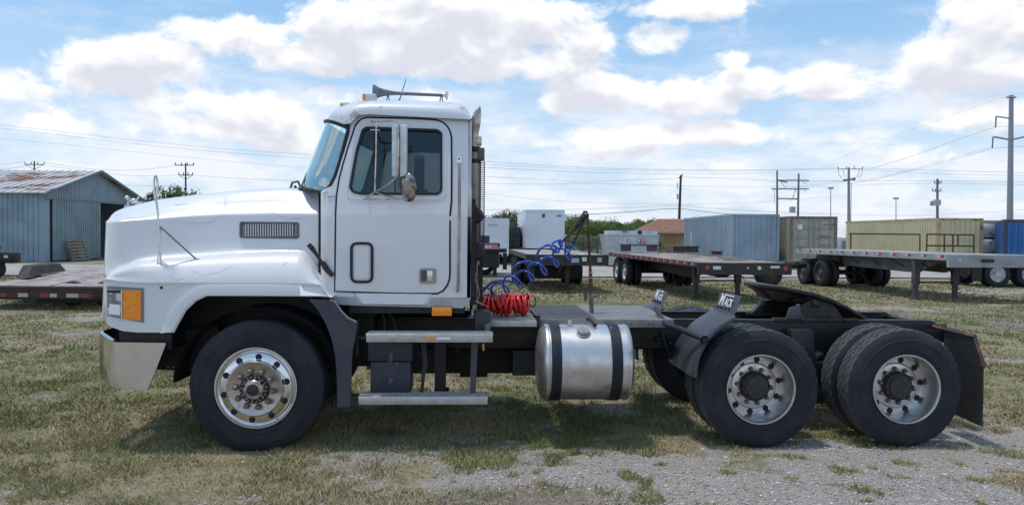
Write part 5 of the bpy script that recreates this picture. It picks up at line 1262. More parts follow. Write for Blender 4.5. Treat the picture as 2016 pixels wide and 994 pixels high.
# ---- metal shed
SHW = mat('shed_blue_grey_steel', (.27, .35, .42), .55, .1, c2=(.20, .27, .32), ns=.8, lo=.4, hi=.65, c3=(.28, .32, .34), ns3=3, lo3=.62, hi3=.75)
SHR = mat('shed_roof_galvanised', (.46, .47, .47), .5, .35, c2=(.22, .085, .045), ns=.45, lo=.50, hi=.58, c3=(.30, .16, .11), ns3=2.4, lo3=.60, hi3=.70, stretch=(1, 2.2, 1))
DARKIN = mat('dark_interior', (.03, .03, .03), .9)
def shed():
    dA, dB = 45.5, 56.5; A = pt(84, dA); Bp = Cw(lat_of(84, dA)+.25, dB); ax = (Bp-A); L_ = ax.length
    M = frame(A, ax)  # x = along gable (away), y = left along the eave wall
    ez = zat(82, 377, dA); pz = zat(186, 340, (dA+dB)/2); LW = 30.
    s = Bld('metal_shed', M, 'blue grey corrugated metal shed with a rusty gable roof and a sliding door', 'shed')
    b = MB(); b.box(0, .04, 0, .3, 0, ez); b.box(L_-.3, L_, 0, .05, 0, ez)
    # walls
    w = MB(); w.box(-.0, .05, 0, LW, 0, ez); s.p('long_wall', w, SHW)
    rib = MB().box(-.035, -.001, 0, .045, 0, ez).mesh('wall_rib', SHW, 0)
    for i in range(26): s.c('wall_rib', rib, (0, .25+i*.30, 0))
    rest = MB()
    for i in range(26, 96): rest.box(-.035, -.001, .25+i*.30, .295+i*.30, 0, ez)
    s.p('wall_ribs', rest, SHW, kind='stuff')
    dz = ez-.35; g = MB(); g.prism([(0, dz), (L_, dz), (L_, ez), (L_/2, pz), (0, ez)], -.06, .0, 'Y'); gb = s.p('gable', g, SHW)
    gr_ = MB()
    n = 40
    for i in range(n):
        x = .1+i*(L_-.2)/n; zt_ = ez+(pz-ez)*(1-abs(x-L_/2)/(L_/2))-.12
        if zt_ > dz+.2: gr_.box(x, x+.05, -.085, -.061, dz+.05, zt_)
    s.p('gable_ribs', gr_, SHW, gb, kind='stuff')
    # sliding door and the dark opening
    d0, d1 = .75, L_*.535
    dd_ = MB().box(d0, d1, -.14, -.09, .05, dz-.02); do = s.p('sliding_door', dd_, mat('shed_door_green_grey', (.23, .31, .34), .55, .1, c2=(.18, .25, .265), ns=.7), bevel=.01)
    dr = MB().box(0, .05, -.165, -.141, .06, dz-.05).mesh('door_rib', MATS['shed_door_green_grey'], 0)
    for i in range(20): s.c('door_rib', dr, (d0+.1+i*(d1-d0-.2)/19.5, 0, 0), do)
    s.p('door_track', MB().box(0, L_, -.18, -.07, dz-.08, dz+.03), mat('track_steel', (.16, .19, .20), .5, .2))
    s.p('corner_post', MB().box(-.04, .55, -.07, .0, 0, dz), SHW); s.p('corner_post', MB().box(L_-.4, L_, -.07, .0, 0, dz), SHW)
    s.p('door_gap', MB().box(.56, .74, -.05, -.03, 0, dz), DARKIN)
    s.p('back_wall', MB().box(L_-.05, L_, 0, LW, 0, ez).box(0, L_, LW, LW+.05, 0, ez), SHW)
    s.p('floor', MB().box(.05, L_-.05, 0, LW, .0, .03), mat('shed_floor', (.12, .11, .10), .9))
    sh_ = MB(); 
    for z in (.9, 1.8): sh_.box(L_-1.2, L_-.4, 2, 6, z, z+.05)
    sh_.box(L_-1.2, L_-1.1, 2, 2.1, 0, 2.6); sh_.box(L_*.62, L_*.70, 1.5, 2.0, 0, .7); s.p('shelf', sh_, mat('shelf_dark', (.07, .06, .055), .8))
    # roof: two sheets with ribs
    for (xa, xb2, za, zb_) in ((-.35, L_/2, ez-.12, pz+.06), (L_/2, L_+.35, pz+.06, ez-.12)):
        r = MB(); r.ring([[Vector((xa, -.45, za)), Vector((xb2, -.45, zb_)), Vector((xb2, -.45, zb_+.05)), Vector((xa, -.45, za+.05))], [Vector((xa, LW, za)), Vector((xb2, LW, zb_)), Vector((xb2, LW, zb_+.05)), Vector((xa, LW, za+.05))]])
        ro = s.p('roof_sheet', r, SHR); rr_ = MB()
        for i in range(60):
            y = -.4+i*.5; rr_.ring([[Vector((xa, y, za+.05)), Vector((xb2, y, zb_+.05)), Vector((xb2, y, zb_+.085)), Vector((xa, y, za+.085))], [Vector((xa, y+.05, za+.05)), Vector((xb2, y+.05, zb_+.05)), Vector((xb2, y+.05, zb_+.085)), Vector((xa, y+.05, za+.085))]])
        s.p('roof_ribs', rr_, SHR, ro, kind='stuff')
    tr_ = MB()
    for (xa, xb2, za, zb_) in ((-.38, L_/2, ez-.2, pz+.0), (L_/2, L_+.4, pz+.0, ez-.2)):
        tr_.ring([[Vector((xa, -.50, za)), Vector((xb2, -.50, zb_)), Vector((xb2, -.50, zb_+.15)), Vector((xa, -.50, za+.15))], [Vector((xa, -.46, za)), Vector((xb2, -.46, zb_)), Vector((xb2, -.46, zb_+.15)), Vector((xa, -.46, za+.15))]])
    s.p('barge_board', tr_, mat('barge_grey', (.12, .15, .17), .5)); return M, L_
SM, SL = shed()
# pallet leaning on the sliding door
def pallet():
    a = SM @ Vector((1.75, -.75, 0)); M = Matrix.Translation(a) @ Matrix.Rotation(ang(SM), 4, 'Z')
    o = thing('wooden_pallet', a, 'weathered wooden pallet leaning against the sliding door of the shed', 'pallet'); Tl = M @ Matrix.Rotation(math.radians(-66), 4, 'X') @ Matrix.Rotation(math.radians(0), 4, 'Y')
    wm = mat('pallet_wood', (.34, .27, .18), .85, c2=(.22, .17, .12), ns=6)
    pl = MB().box(0, 1.7, -.012, .012, -.045, .045)
    me1 = pl.mesh('board', wm, 0); me2 = MB().box(-.03, .03, .0, 1.3, -.05, .05).mesh('stringer', wm, 0)
    base = M @ Matrix.Rotation(math.radians(-18), 4, 'X')
    for i in range(7):
        put('board', me1, o, base @ T(0, -.06, .08+i*.20))
        if i % 2 == 0: put('board', me1, o, base @ T(0, .08, .08+i*.20))
    for x in (.04, .85, 1.66): put('stringer', MB().box(-.025, .025, -.05, .07, .0, 1.34).mesh('stringer', wm, 0) if x == .04 else bpy.data.meshes.get('stringer.001') or me2, o, base @ T(x, 0, 0))
pallet()
# ---- far left: black pickup bed trailer beside the shed
def left_cart():
    dep = 30.; A = pt(-60, dep); M = frame(A, pt(26, dep)-A); w = (pt(26, dep)-A).length; s = Bld('flatbed_cart', M, 'black low trailer with tailgate and scrap on top at the far left before the shed', 'trailer')
    z0, z1 = zat(10, 518, dep), zat(10, 497, dep)
    s.p('bed', MB().cbox(0, w, 0, .5, z0, z1, .05), BLACK); s.p('deck', MB().box(-.0, w-.4, .05, .45, z1, z1+.05), mat('cart_deck', (.2, .19, .19), .8)); sc = MB()
    for i in range(7): sc.box(w-1.7+i*.1, w-.6-.06*i, .1+i*.1, .18+i*.1, z1+.051+.03*i, z1+.08+.03*i)
    s.p('scrap_bars', sc, mat('scrap_dark', (.08, .06, .06), .7)); s.p('tail_lamp', MB().box(w-.35, w-.2, -.02, -.001, z0+.2, z0+.3), mat('plate_white', (.6, .6, .58), .5))
    for x in (.9,): s.p('wheel', MB().lathe([(.0, 0), (.2, 0), (.33, .03), (.33, .2), (.0, .2)], (x, .05, .33), 'Y', 20), RUBBER)
    s.p('axle', MB().box(.5, w-.6, .1, .45, .28, z0), BLACK)
left_cart()
# ---- trailers
WOOD = mat('weathered_deck_wood', (.38, .345, .33), .85, 0, c2=(.24, .18, .16), ns=2.2, lo=.42, hi=.62, c3=(.50, .48, .47), ns3=7, lo3=.6, hi3=.74, stretch=(1, 1, 1))
WOODR = mat('red_brown_deck', (.26, .19, .17), .85, 0, c2=(.36, .31, .29), ns=1.6, lo=.45, hi=.55)
DECKG = mat('pale_grey_deck', (.44, .43, .41), .7, 0, c2=(.30, .29, .28), ns=1.5)
TAPER = mat('reflector_red_tape', (.50, .02, .025), .4); TAPEW = mat('reflector_white_tape', (.75, .75, .74), .4)
TYT = MB().lathe([(.30,.02),(.33,.0),(.44,.0),(.485,.03),(.50,.05),(.50,.20),(.485,.22),(.44,.25),(.30,.25)], (0,0,0), 'Y', 28).mesh('trailer_tyre', RUBBER, 45)
def rimt(m, nm): return MB().lathe([(.30,.03),(.285,.02),(.27,.08),(.20,.10),(.18,.06),(.12,.06),(.10,.0),(0,.0)], (0,0,0), 'Y', 24).mesh(nm, m, 40)
RIMW = rimt(mat('white_steel_rim', (.62, .62, .62), .5, 0, c2=(.35, .32, .30), ns=9), 'rim'); RIMD = rimt(mat('dark_steel_rim', (.08, .07, .07), .6), 'rim')
def trailer_wheels(s, xs_, W_, rim, r=.5, yl=.0, rzs=(0,)):
    sc = r/.5
    for x in xs_:
        for side in (0, 1):
            R = Matrix.Rotation(math.pi, 4, 'Z') if side else Matrix.Identity(4)
            # wheel axis across the trailer: local y
            for k, off in enumerate((yl, yl+.30)):
                y = off if not side else W_-off
                w = put('wheel', TYT, s.o, s.M @ T(x, y, r) @ R @ Matrix.Diagonal((sc, 1, sc, 1)))
                if k == 0: put('rim', rim, w, s.M @ T(x, y, r) @ R @ Matrix.Diagonal((sc, 1, sc, 1)))
        s.p('axle', MB().tube([(x, .5, r), (x, W_-.5, r)], .07, 8), BLACK)
def flatbed(name, FL, RL, zdeck, W_, label, deckm, railm, beamm, rim, planks=0, taped=None, legs=None, wheel_x=None, zrear=None, railh=.13, belly=.35, group='flatbed trailers parked behind the truck', wr=.5, legc=None, bolm=None):
    """FL front-left ground point (nearest corner), RL rear-left; x runs from front to rear, y to the right"""
    ax = RL-FL; L_ = ax.length; M = frame(FL, ax)
    # local y must point to the right as seen from the camera (towards +X world): flip if needed
    Mf = M.copy(); ay = Vector((M[0][1], M[1][1], 0)); sgn = 1 if ay.x > 0 else -1
    s = Bld(name, M, label, 'trailer', group)
    Y = lambda v: v*sgn
    zr_ = zrear if zrear is not None else zdeck
    def zd(x): return zdeck+(zr_-zdeck)*x/L_
    def slab(x0, x1, y0, y1, dz0, dz1):
        y0, y1 = sorted((Y(y0), Y(y1))); m = MB(); m.ring([[Vector((x0, y0, zd(x0)+dz0)), Vector((x0, y1, zd(x0)+dz0)), Vector((x0, y1, zd(x0)+dz1)), Vector((x0, y0, zd(x0)+dz1))], [Vector((x1, y0, zd(x1)+dz0)), Vector((x1, y1, zd(x1)+dz0)), Vector((x1, y1, zd(x1)+dz1)), Vector((x1, y0, zd(x1)+dz1))]]); return m
    if planks:
        for i in range(planks):
            w = (W_-.12)/planks; y0 = .06+i*w; jz = random.uniform(-.008, .008)
            s.p('plank', slab(.03+random.uniform(0, .05), L_-.03, y0, y0+w-.014, -.05+jz, jz), deckm, smooth=0)
    else: s.p('deck', slab(.0, L_, .03, W_-.03, -.05, .0), deckm)
    s.p('side_rail', slab(0, L_, -.03, .029, -railh, .006), railm); s.p('side_rail', slab(0, L_, W_-.029, W_+.03, -railh, .006), railm); 
    if taped:
        n, l_ = taped; TR_ = mat('worn_red_tape', (.33, .04, .035), .6); TW_ = mat('worn_white_tape', (.42, .38, .36), .6)
        for i in range(n):
            x = .15+i*(L_-.6)/(n-1); s.p('reflector', slab(x, x+l_, -.036, -.031, -.085, -.02), TAPER if planks == 12 else TR_, smooth=0)
            if i < n-1: s.p('reflector', slab(x+l_+.01, x+l_*1.5, -.036, -.031, -.085, -.02), TAPEW if planks == 12 else TW_, smooth=0)
    s.p('front_bolster', slab(-.05, .04, -.03, W_+.03, -railh-.19, .0), bolm or railm)
    for y0 in (W_*.30, W_*.66):
        m = MB(); ya, yb = sorted((Y(y0), Y(y0+.10))); m.prism([(.05, zd(0)-.055), (L_-.1, zr_-.055), (L_-.1, zr_-.30), (L_*.72, zd(L_*.7)-belly*.9), (L_*.35, zd(L_*.3)-belly), (2.6, zd(2.6)-belly), (1.6, zd(1.6)-.30), (.05, zd(0)-.26)], ya, yb); s.p('main_beam', m, beamm)
    n = 10
    for i in range(n):
        x = .6+i*(L_-1.2)/(n-1); s.p('crossmember', slab(x, x+.07, .04, W_-.04, -.15, -.052), beamm, smooth=0)
    # landing gear
    if legs:
        x = legs; lc = legc or (W_*.5-.63, W_*.5+.63)
        for y in lc:
            g = MB(); ya = Y(y); g.box(x-.06, x+.06, ya-.06, ya+.06, .0, zd(x)-.2); g.box(x-.085, x+.085, ya-.085, ya+.085, .42, zd(x)-.2); g.box(x-.13, x+.13, ya-.12, ya+.12, .0, .03)
            lg = s.p('landing_leg', g, mat('landing_leg_steel', (.06, .06, .07), .6, .1, c2=(.10, .09, .09), ns=6))
        b_ = MB(); a0, a1 = Y(lc[0]), Y(lc[1]); md = (a0+a1)/2
        b_.tube([(x, a0, .50), (x, a1, .50)], .025, 6); b_.tube([(x, a0, .52), (x, a0+(md-a0)*.45, zd(x)-.22)], .022, 6); b_.tube([(x, a1, .52), (x, a1+(md-a1)*.45, zd(x)-.22)], .022, 6); s.p('brace', b_, BLACK, lg)
        cr_ = MB().tube([(x, a1, .62), (x, a1+Y(.18), .62), (x, a1+Y(.2), .5)], .014, 6); s.p('crank', cr_, BLACK, lg)
    for x in (wheel_x or []):
        for side in (0, 1):
            for k, off in enumerate((.02, .33)):
                yy = Y(off) if not side else Y(W_-off)
                flip = (side == 1) == (sgn == 1)
                R = Matrix.Rotation(math.pi, 4, 'Z') if flip else Matrix.Identity(4); Mw = s.M @ T(x, yy, wr) @ R @ Matrix.Diagonal((wr/.5, 1, wr/.5, 1))
                w = put('wheel', TYT, s.o, Mw)
                if k == 0: put('rim', rim, w, Mw)
        s.p('axle', MB().tube([(x, Y(.5), wr), (x, Y(W_-.5), wr)], .06, 8), BLACK)
    if wheel_x:
        xm = sum(wheel_x)/len(wheel_x); s.p('suspension', slab(xm-.9, xm+.9, W_*.3-.1, W_*.3+.12, -.62, -.25).join(slab(xm-.9, xm+.9, W_*.66-.0, W_*.66+.2, -.62, -.25)), BLACK)
    s.zd = zd; s.Y = Y; s.L = L_; s.slab = slab; s.W = W_
    return s
# flatbed 1 (wooden deck, seen end on)
k_ = CH/1.74
dF = 24.3; z1_ = zat(1040, 501, dF); dR = 31.5
f1 = flatbed('flatbed_trailer', pt(1037, dF), pt(1003, dR), z1_, 2.52, 'black flatbed trailer with a weathered wood deck, parked directly behind the hose post', WOOD, mat('rail_black_rust', (.03, .028, .028), .6, c2=(.13, .06, .045), ns=3, lo=.55, hi=.65), BLACK, RIMD, planks=12, legs=1.9, wheel_x=(4.9, 6.1), zrear=zat(1003, 491, dR), railh=.14, belly=.5, legc=(.35, 1.55))
for (a, b, m_) in ((.42, .50, TAPEW), (.52, .62, TAPER)): f1.p('marker', f1.slab(-.056, -.051, a, b, -.14, -.09), m_, smooth=0)
f1.p('placard', f1.slab(-.058, -.052, 1.38, 1.62, -.24, -.10), mat('faded_plate', (.42, .46, .48), .5), smooth=0); f1.p('placard', f1.slab(-.058, -.052, 1.72, 1.86, -.20, -.07), TAPEW, smooth=0); f1.p('placard', f1.slab(-.058, -.052, 2.2, 2.34, -.22, -.08), MATS['faded_plate'], smooth=0)
f1.p('tool_box', MB().box(3.0, 4.0, min(f1.Y(.4), f1.Y(2.1)), max(f1.Y(.4), f1.Y(2.1)), .30, .85), BLACK)
# flatbed 2
dF = 21.2; z2_ = zat(1376, 517, dF); dR = 31.2
f2 = flatbed('flatbed_trailer', pt(1376, dF), pt(1200, dR), z2_, 2.58, 'black flatbed trailer with a red brown edge, seen beyond the lettered mud flaps', WOODR, mat('rail_red_brown', (.12, .045, .04), .7, c2=(.03, .025, .025), ns=6, lo=.45, hi=.6), BLACK, RIMW, planks=11, taped=(16, .22), legs=2.2, wheel_x=(7.9, 9.1), zrear=zat(1200, 497, dR), railh=.13, belly=.55, legc=(.72, 2.02), bolm=mat('bolster_black', (.03, .028, .028), .6, c2=(.05, .035, .03), ns=5))
def disc(s, nm, y, dz, r, m_):
    z = s.zd(0)+dz; s.p(nm, MB().lathe([(0, -.075), (r, -.075), (r, -.05)], (0, 0, 0), 'X', 14).moved(T(0, s.Y(y), z)), m_, smooth=30)
disc(f2, 'marker_lamp', .22, -.13, .06, mat('faded_red_lamp', (.45, .06, .04), .4)); disc(f2, 'marker_lamp', 2.42, -.15, .06, MATS['faded_red_lamp']); disc(f2, 'marker_lamp', 1.68, -.14, .05, TAPEW); disc(f2, 'marker_lamp', 1.36, -.14, .025, TAPEW)
f2.p('placard', f2.slab(-.058, -.052, .38, .60, -.18, -.09), TAPEW, smooth=0); f2.p('placard', f2.slab(-.058, -.052, 2.0, 2.26, -.14, -.08), TAPEW, smooth=0)
# steel beams lying on flatbed 2
PURP = mat('primer_brown_steel', (.085, .055, .06), .7, c2=(.12, .09, .09), ns=4)
def beam_on(px0, px1, py0, py1, dep, dy, label, tbl=False):
    a = pt(px0, dep); M = frame(a, pt(px1, dep)-a); w = (pt(px1, dep)-a).length; za = zat((px0+px1)/2, py1, dep); zb_ = zat((px0+px1)/2, py0, dep); o = Bld('steel_beam', M, label, 'steel beam', 'steel offcuts on the flatbed')
    if tbl:
        o.p('flange', MB().box(0, w, 0, dy, zb_-.06, zb_), PURP); o.p('leg', MB().box(.05, w*.27, .1, dy-.1, za, zb_-.062), PURP); o.p('leg', MB().box(w*.70, w-.1, .1, dy-.1, za, zb_-.062), PURP)
    else:
        o.p('flange', MB().box(0, w, 0, dy, zb_-.035, zb_), PURP); o.p('web', MB().box(0.01, w-.01, dy/2-.02, dy/2+.02, za+.036, zb_-.036), PURP); o.p('flange', MB().box(0, w, 0, dy, za, za+.035), PURP)
beam_on(1222, 1300, 481, 495, 30.5, .5, 'wide table shaped brown steel piece at the rear of the middle flatbed', True)
beam_on(1326, 1378, 484, 497, 26.5, .35, 'short brown steel I-beam lying mid deck on the middle flatbed'); beam_on(1403, 1424, 494, 502, 24.5, .3, 'smallest brown steel block on the middle flatbed deck')
M = frame(pt(1440, 22.5), pt(1500, 24)-pt(1440, 22.5)); s = Bld('plank_stack', M, 'thin weathered timber boards lying on the front right of the middle flatbed', 'boards')
for i in range(4): s.p('board', MB().box(.05*i, 1.2-.1*i, .1*i, .1*i+.18, z2_+.005+.025*i, z2_+.028+.025*i), mat('grey_board', (.3, .26, .22), .8))
# flatbed 3 (pale, long, right)
dF = 22.1; z3_ = zat(1868, 501.5, dF); dR = 31.
f3 = flatbed('flatbed_trailer', pt(1868, dF), pt(1568, dR), z3_, 2.6, 'long grey flatbed trailer with red and white rail markers, on the right of the yard', DECKG, mat('rail_pale_grey', (.42, .43, .43), .5, .2, c2=(.30, .30, .30), ns=3), mat('beam_grey', (.17, .19, .20), .6, .1, c2=(.11, .115, .12), ns=1.2), RIMD, planks=12, taped=(12, .16), legs=1.5, wheel_x=(7.2, 8.5), zrear=zat(1568, 490, dR), railh=.16, belly=.62, legc=(-.05+.08, 1.30))
f3.p('front_plate', f3.slab(-.062, -.052, .0, 2.6, -.30, -.03), mat('front_plate_grey', (.34, .36, .37), .5, .2, c2=(.27, .28, .28), ns=2), smooth=0); f3.p('gladhand', f3.slab(-.12, -.063, .95, 1.3, -.2, -.12), DARK, smooth=0); disc(f3, 'marker_lamp', .3, -.15, .03, TAPEW)
for i in range(4):
    x = 1.6+i*1.25; s_ = MB(); s_.tube([(x, f3.Y(-.0), z3_-.17), (x-.35, f3.Y(.3), z3_-.42)], .022, 6); f3.p('side_brace', s_, BLACK)
# rear of a fourth trailer at the right edge
def rtrailer():
    dep = 29.5; A = pt(1950, dep); M = frame(A, pt(2110, dep)-A); s = Bld('flatbed_trailer', M, 'partly cropped flatbed trailer with white rims at the right edge of the yard', 'trailer', 'flatbed trailers parked behind the truck'); w = 6.
    z = zat(1980, 508, dep); s.p('deck', MB().box(-.6, w, .0, 2.4, z-.12, z), DECKG); s.p('side_rail', MB().box(-.6, w, -.04, -.001, z-.2, z+.01), mat('rail_pale_grey', (.42, .43, .43))); s.p('main_beam', MB().box(-.3, w, .6, .8, z-.5, z-.121), BLACK)
    for x in (.35, 1.55):
        for yy, R in ((.05, Matrix.Identity(4)), (.35, Matrix.Identity(4)), (2.35, Matrix.Rotation(math.pi, 4, 'Z'))):
            w_ = put('wheel', TYT, s.o, s.M @ T(x, yy, .49) @ R)
            if yy != .35: put('rim', RIMW, w_, s.M @ T(x, yy, .49) @ R)
    s.p('mud_flap', MB().box(-.30, -.27, .05, .65, .2, z-.15), DARK)
rtrailer()
# wrecked dolly between flatbed 2 and 3
def dolly():
    dep = 28.8; A = pt(1504, dep); M = frame(A, pt(1604, dep+.6)-A); s = Bld('axle_dolly', M, 'rusty axle dolly with big wheels standing between the middle and right flatbeds', 'dolly')
    z = zat(1550, 517, dep)
    for x, yy in ((.35, .0), (.35, .32)):
        w_ = put('wheel', TYT, s.o, s.M @ T(x+.0, yy, .42) @ Matrix.Rotation(math.radians(-12), 4, 'Z') @ Matrix.Diagonal((.84, 1, .84, 1))); 
        if yy == 0: put('rim', rimt(mat('rust_rim', (.12, .05, .045), .8), 'rim'), w_, s.M @ T(x, yy, .42) @ Matrix.Rotation(math.radians(-12), 4, 'Z') @ Matrix.Diagonal((.84, 1, .84, 1)))
    s.p('frame', MB().box(-.1, 1.9, .1, .25, z-.22, z-.05).box(-.1, 1.9, 1.2, 1.35, z-.22, z-.05).box(.2, .4, .1, 1.35, z-.25, z-.1), BLACK)
    m = MB()
    for i in range(8): m.box(.1+i*.2, .45+i*.2, -.05+.04*(i % 3), .3, z-.05-.02*(i % 2), z+.02+.03*(i % 3), Matrix.Rotation(.03*(i % 3-1), 4, 'Y'))
    s.p('scrap_plates', m, mat('rusty_scrap', (.13, .07, .06), .8, c2=(.25, .2, .19), ns=5))
    s.p('axle', MB().tube([(.35, .1, .42), (.35, 1.3, .42)], .07, 8), BLACK)
dolly()
# utility trailer at the left
def util():
    d0 = 18.2; A = pt(-40, d0); B_ = pt(205, d0-.05); M = frame(A, B_-A); w = (B_-A).length; z = zat(100, 564, d0)
    s = Bld('utility_trailer', M, 'low wood decked equipment trailer with black fender and striped rear rail, left of the truck', 'trailer')
    sh = -.30  # deck runs away and to the left
    Ld = 9.5; n = 11; ww = w/n
    for i in range(n):
        m = MB(); x0 = i*ww; x1 = x0+ww-.018; e = random.uniform(-.03, .03); j = random.uniform(-.009, .009)
        m.ring([[Vector((x0, e, z-.045+j)), Vector((x1, e, z-.045+j)), Vector((x1, e, z+j)), Vector((x0, e, z+j))], [Vector((x0+sh*Ld, Ld, z-.045+j)), Vector((x1+sh*Ld, Ld, z-.045+j)), Vector((x1+sh*Ld, Ld, z+j)), Vector((x0+sh*Ld, Ld, z+j))]])
        s.p('plank', m, WOOD if i % 4 != 2 else WOODR, smooth=0)
    s.p('rear_rail', MB().box(-.05, w+.05, -.10, -.04, z-.26, z-.02), mat('rear_rail_dark', (.045, .032, .03), .7, c2=(.10, .03, .025), ns=4)); s.p('rear_rail', MB().box(-.05, w+.05, -.13, -.04, z-.018, z+.02), mat('rail_brown', (.14, .10, .09), .7))
    x_of = lambda px: (pt(px, d0)-A).length
    TR2 = mat('faded_red_tape', (.28, .05, .045), .6); TW2 = mat('faded_cream_tape', (.50, .46, .40), .6)
    for (a, b, m_) in ((-5,18,TR2),(41,61,TW2),(84,101,TR2),(104,118,TW2),(137,161,TW2),(162,184,TR2),(62,83,mat('rear_rail_dark',(0,0,0)))): s.p('reflector', MB().box(x_of(a), x_of(b), -.106, -.101, z-.235, z-.15), m_, smooth=0)
    s.p('lamp', MB().ball((x_of(62), -.11, z-.10), .03, 6), BLACK); s.p('corner_post', MB().box(w-.14, w+.06, -.16, -.101, z-.24, z-.03), BLACK)
    # under frame and wheel
    s.p('frame', MB().box(.2, w-.2, .0, .12, z-.3, z-.05).ring([[Vector((.3, .1, z-.25)), Vector((.42, .1, z-.25)), Vector((.42, .1, z-.05)), Vector((.3, .1, z-.05))], [Vector((.3+sh*Ld, Ld, z-.25)), Vector((.42+sh*Ld, Ld, z-.25)), Vector((.42+sh*Ld, Ld, z-.05)), Vector((.3+sh*Ld, Ld, z-.05))]]), BLACK)
    xl = x_of(48); s.p('mud_guard', MB().prism([(xl, z-.24), (xl+2.0, z-.24), (xl+1.9, z-.36), (xl+.14, z-.42)], .3, .35), BLACK)
    for px in (80, 150): s.p('wheel', MB().lathe([(0, 0), (.18, 0), (.30, .03), (.30, .2), (0, .2)], (0,0,0), 'Y', 18).moved(T(x_of(px), 1.2, .28)), RUBBER)
    # fender: trapezoid box along the left side of the deck
    fa_ = [CP(31,549,20.6), CP(48,522,20.6), CP(63,541,20.4), CP(132,533,25.2), CP(124,521,25.2), CP(110,516.5,25.0)]
    fb = s.M.inverted(); q = lambda px, py, dep: fb @ CP(px, py, dep)
    m = MB(); A0, A1, A2, A3 = q(56,545,20.6), q(63,523,21.2), q(118,518,24.6), q(131,533,25.2)
    B0, B1, B2, B3 = q(31,548.5,20.7), q(44,522,21.3), q(98,516,24.8), q(110,529,25.3)
    m.add([A0, A1, A2, A3, B0, B1, B2, B3], [(0,1,2,3),(7,6,5,4),(4,5,1,0),(5,6,2,1),(6,7,3,2)]); s.p('fender', m, mat('fender_black_brown', (.012, .012, .015), .75, c2=(.055, .045, .03), ns=2), smooth=0, bevel=.03)
util()
# ---- white box trailers, dark container
WBOX = mat('white_box_panel', (.74, .77, .82), .5, 0, c2=(.64, .67, .72), ns=.6, c3=(.5, .48, .46), ns3=5, lo3=.68, hi3=.8)
def boxbody(name, px0, px1, pyt, pyb, dep, Ln, label, m, side_px=None, cat='trailer', wheels=True, trim=None, group=None, rot=0.):
    A = pt(px0, dep); M = frame(A, pt(px1, dep)-A) @ Matrix.Rotation(math.radians(rot), 4, 'Z'); w = (pt(px1, dep)-A).length; xm = (px0+px1)/2; z0, z1 = zat(xm, pyb, dep), zat(xm, pyt, dep); s = Bld(name, M, label, cat, group)
    t = trim or m
    s.p('end_panel', MB().box(.05, w-.05, .0, .03, z0+.05, z1-.05), m); s.p('side_panel', MB().box(.0, .04, .031, Ln, z0, z1-.02), m); s.p('side_panel', MB().box(w-.04, w, .031, Ln, z0, z1-.02), m); s.p('roof_panel', MB().box(-.01, w+.01, .0, Ln, z1-.02, z1+.02), mat('box_roof_grey', (.35, .35, .36), .6)); s.p('corner_post', MB().box(-.02, .05, -.02, .03, z0, z1), t); s.p('corner_post', MB().box(w-.05, w+.02, -.02, .03, z0, z1), t)
    s.p('top_rail', MB().box(.051, w-.051, -.025, .03, z1-.09, z1), t); s.p('bottom_rail', MB().box(.051, w-.051, -.025, .03, z0, z0+.14), t)
    if wheels:
        s.p('chassis', MB().box(.5, w-.5, .3, Ln-.3, z0-.25, z0-.001), BLACK)
        for x in (.05, w-.30):
            for y in (1.2, 2.5, Ln-2): put('wheel', TYT, s.o, s.M @ T(x, y, .5))
            s.p('leg', MB().box(x, x+.15, .4, .55, 0, z0-.26), BLACK)
    s.w = w; s.z0 = z0; s.z1 = z1; return s
bB = boxbody('box_trailer', 1035, 1111, 414, 489, 49., 9, 'taller white box trailer with small dark emblem, its left side showing', WBOX, rot=3.0)
bB.p('emblem', MB().box(bB.w*.42, bB.w*.49, -.035, -.001, bB.z1-.45, bB.z1-.22), mat('emblem_blue', (.05, .07, .2), .5)); bB.p('name_plate', MB().box(bB.w*.80, bB.w*.92, -.035, -.001, bB.z1-.38, bB.z1-.28), mat('emblem_dark', (.15, .17, .25), .5))
bA = boxbody('box_trailer', 915, 1001, 430, 500, 48., 9, 'lower white box trailer half hidden behind the exhaust stack', WBOX)
bA.p('name_plate', MB().box(bA.w*.53, bA.w*.75, -.035, -.001, bA.z1-.45, bA.z1-.33), mat('faded_print', (.45, .45, .48), .5))
bC = boxbody('shipping_container', 1001.5, 1024, 447, 530, 52., 6, 'narrow dark green container standing between the two white box trailers', mat('dark_green_container', (.05, .065, .06), .7, c2=(.09, .1, .09), ns=2), wheels=False, cat='container')
for i in range(5): bC.p('rib', MB().box(.1, bC.w-.1, -.06, -.001, .4+i*.5, .48+i*.5), mat('dark_green_container', (.05, .065, .06)))
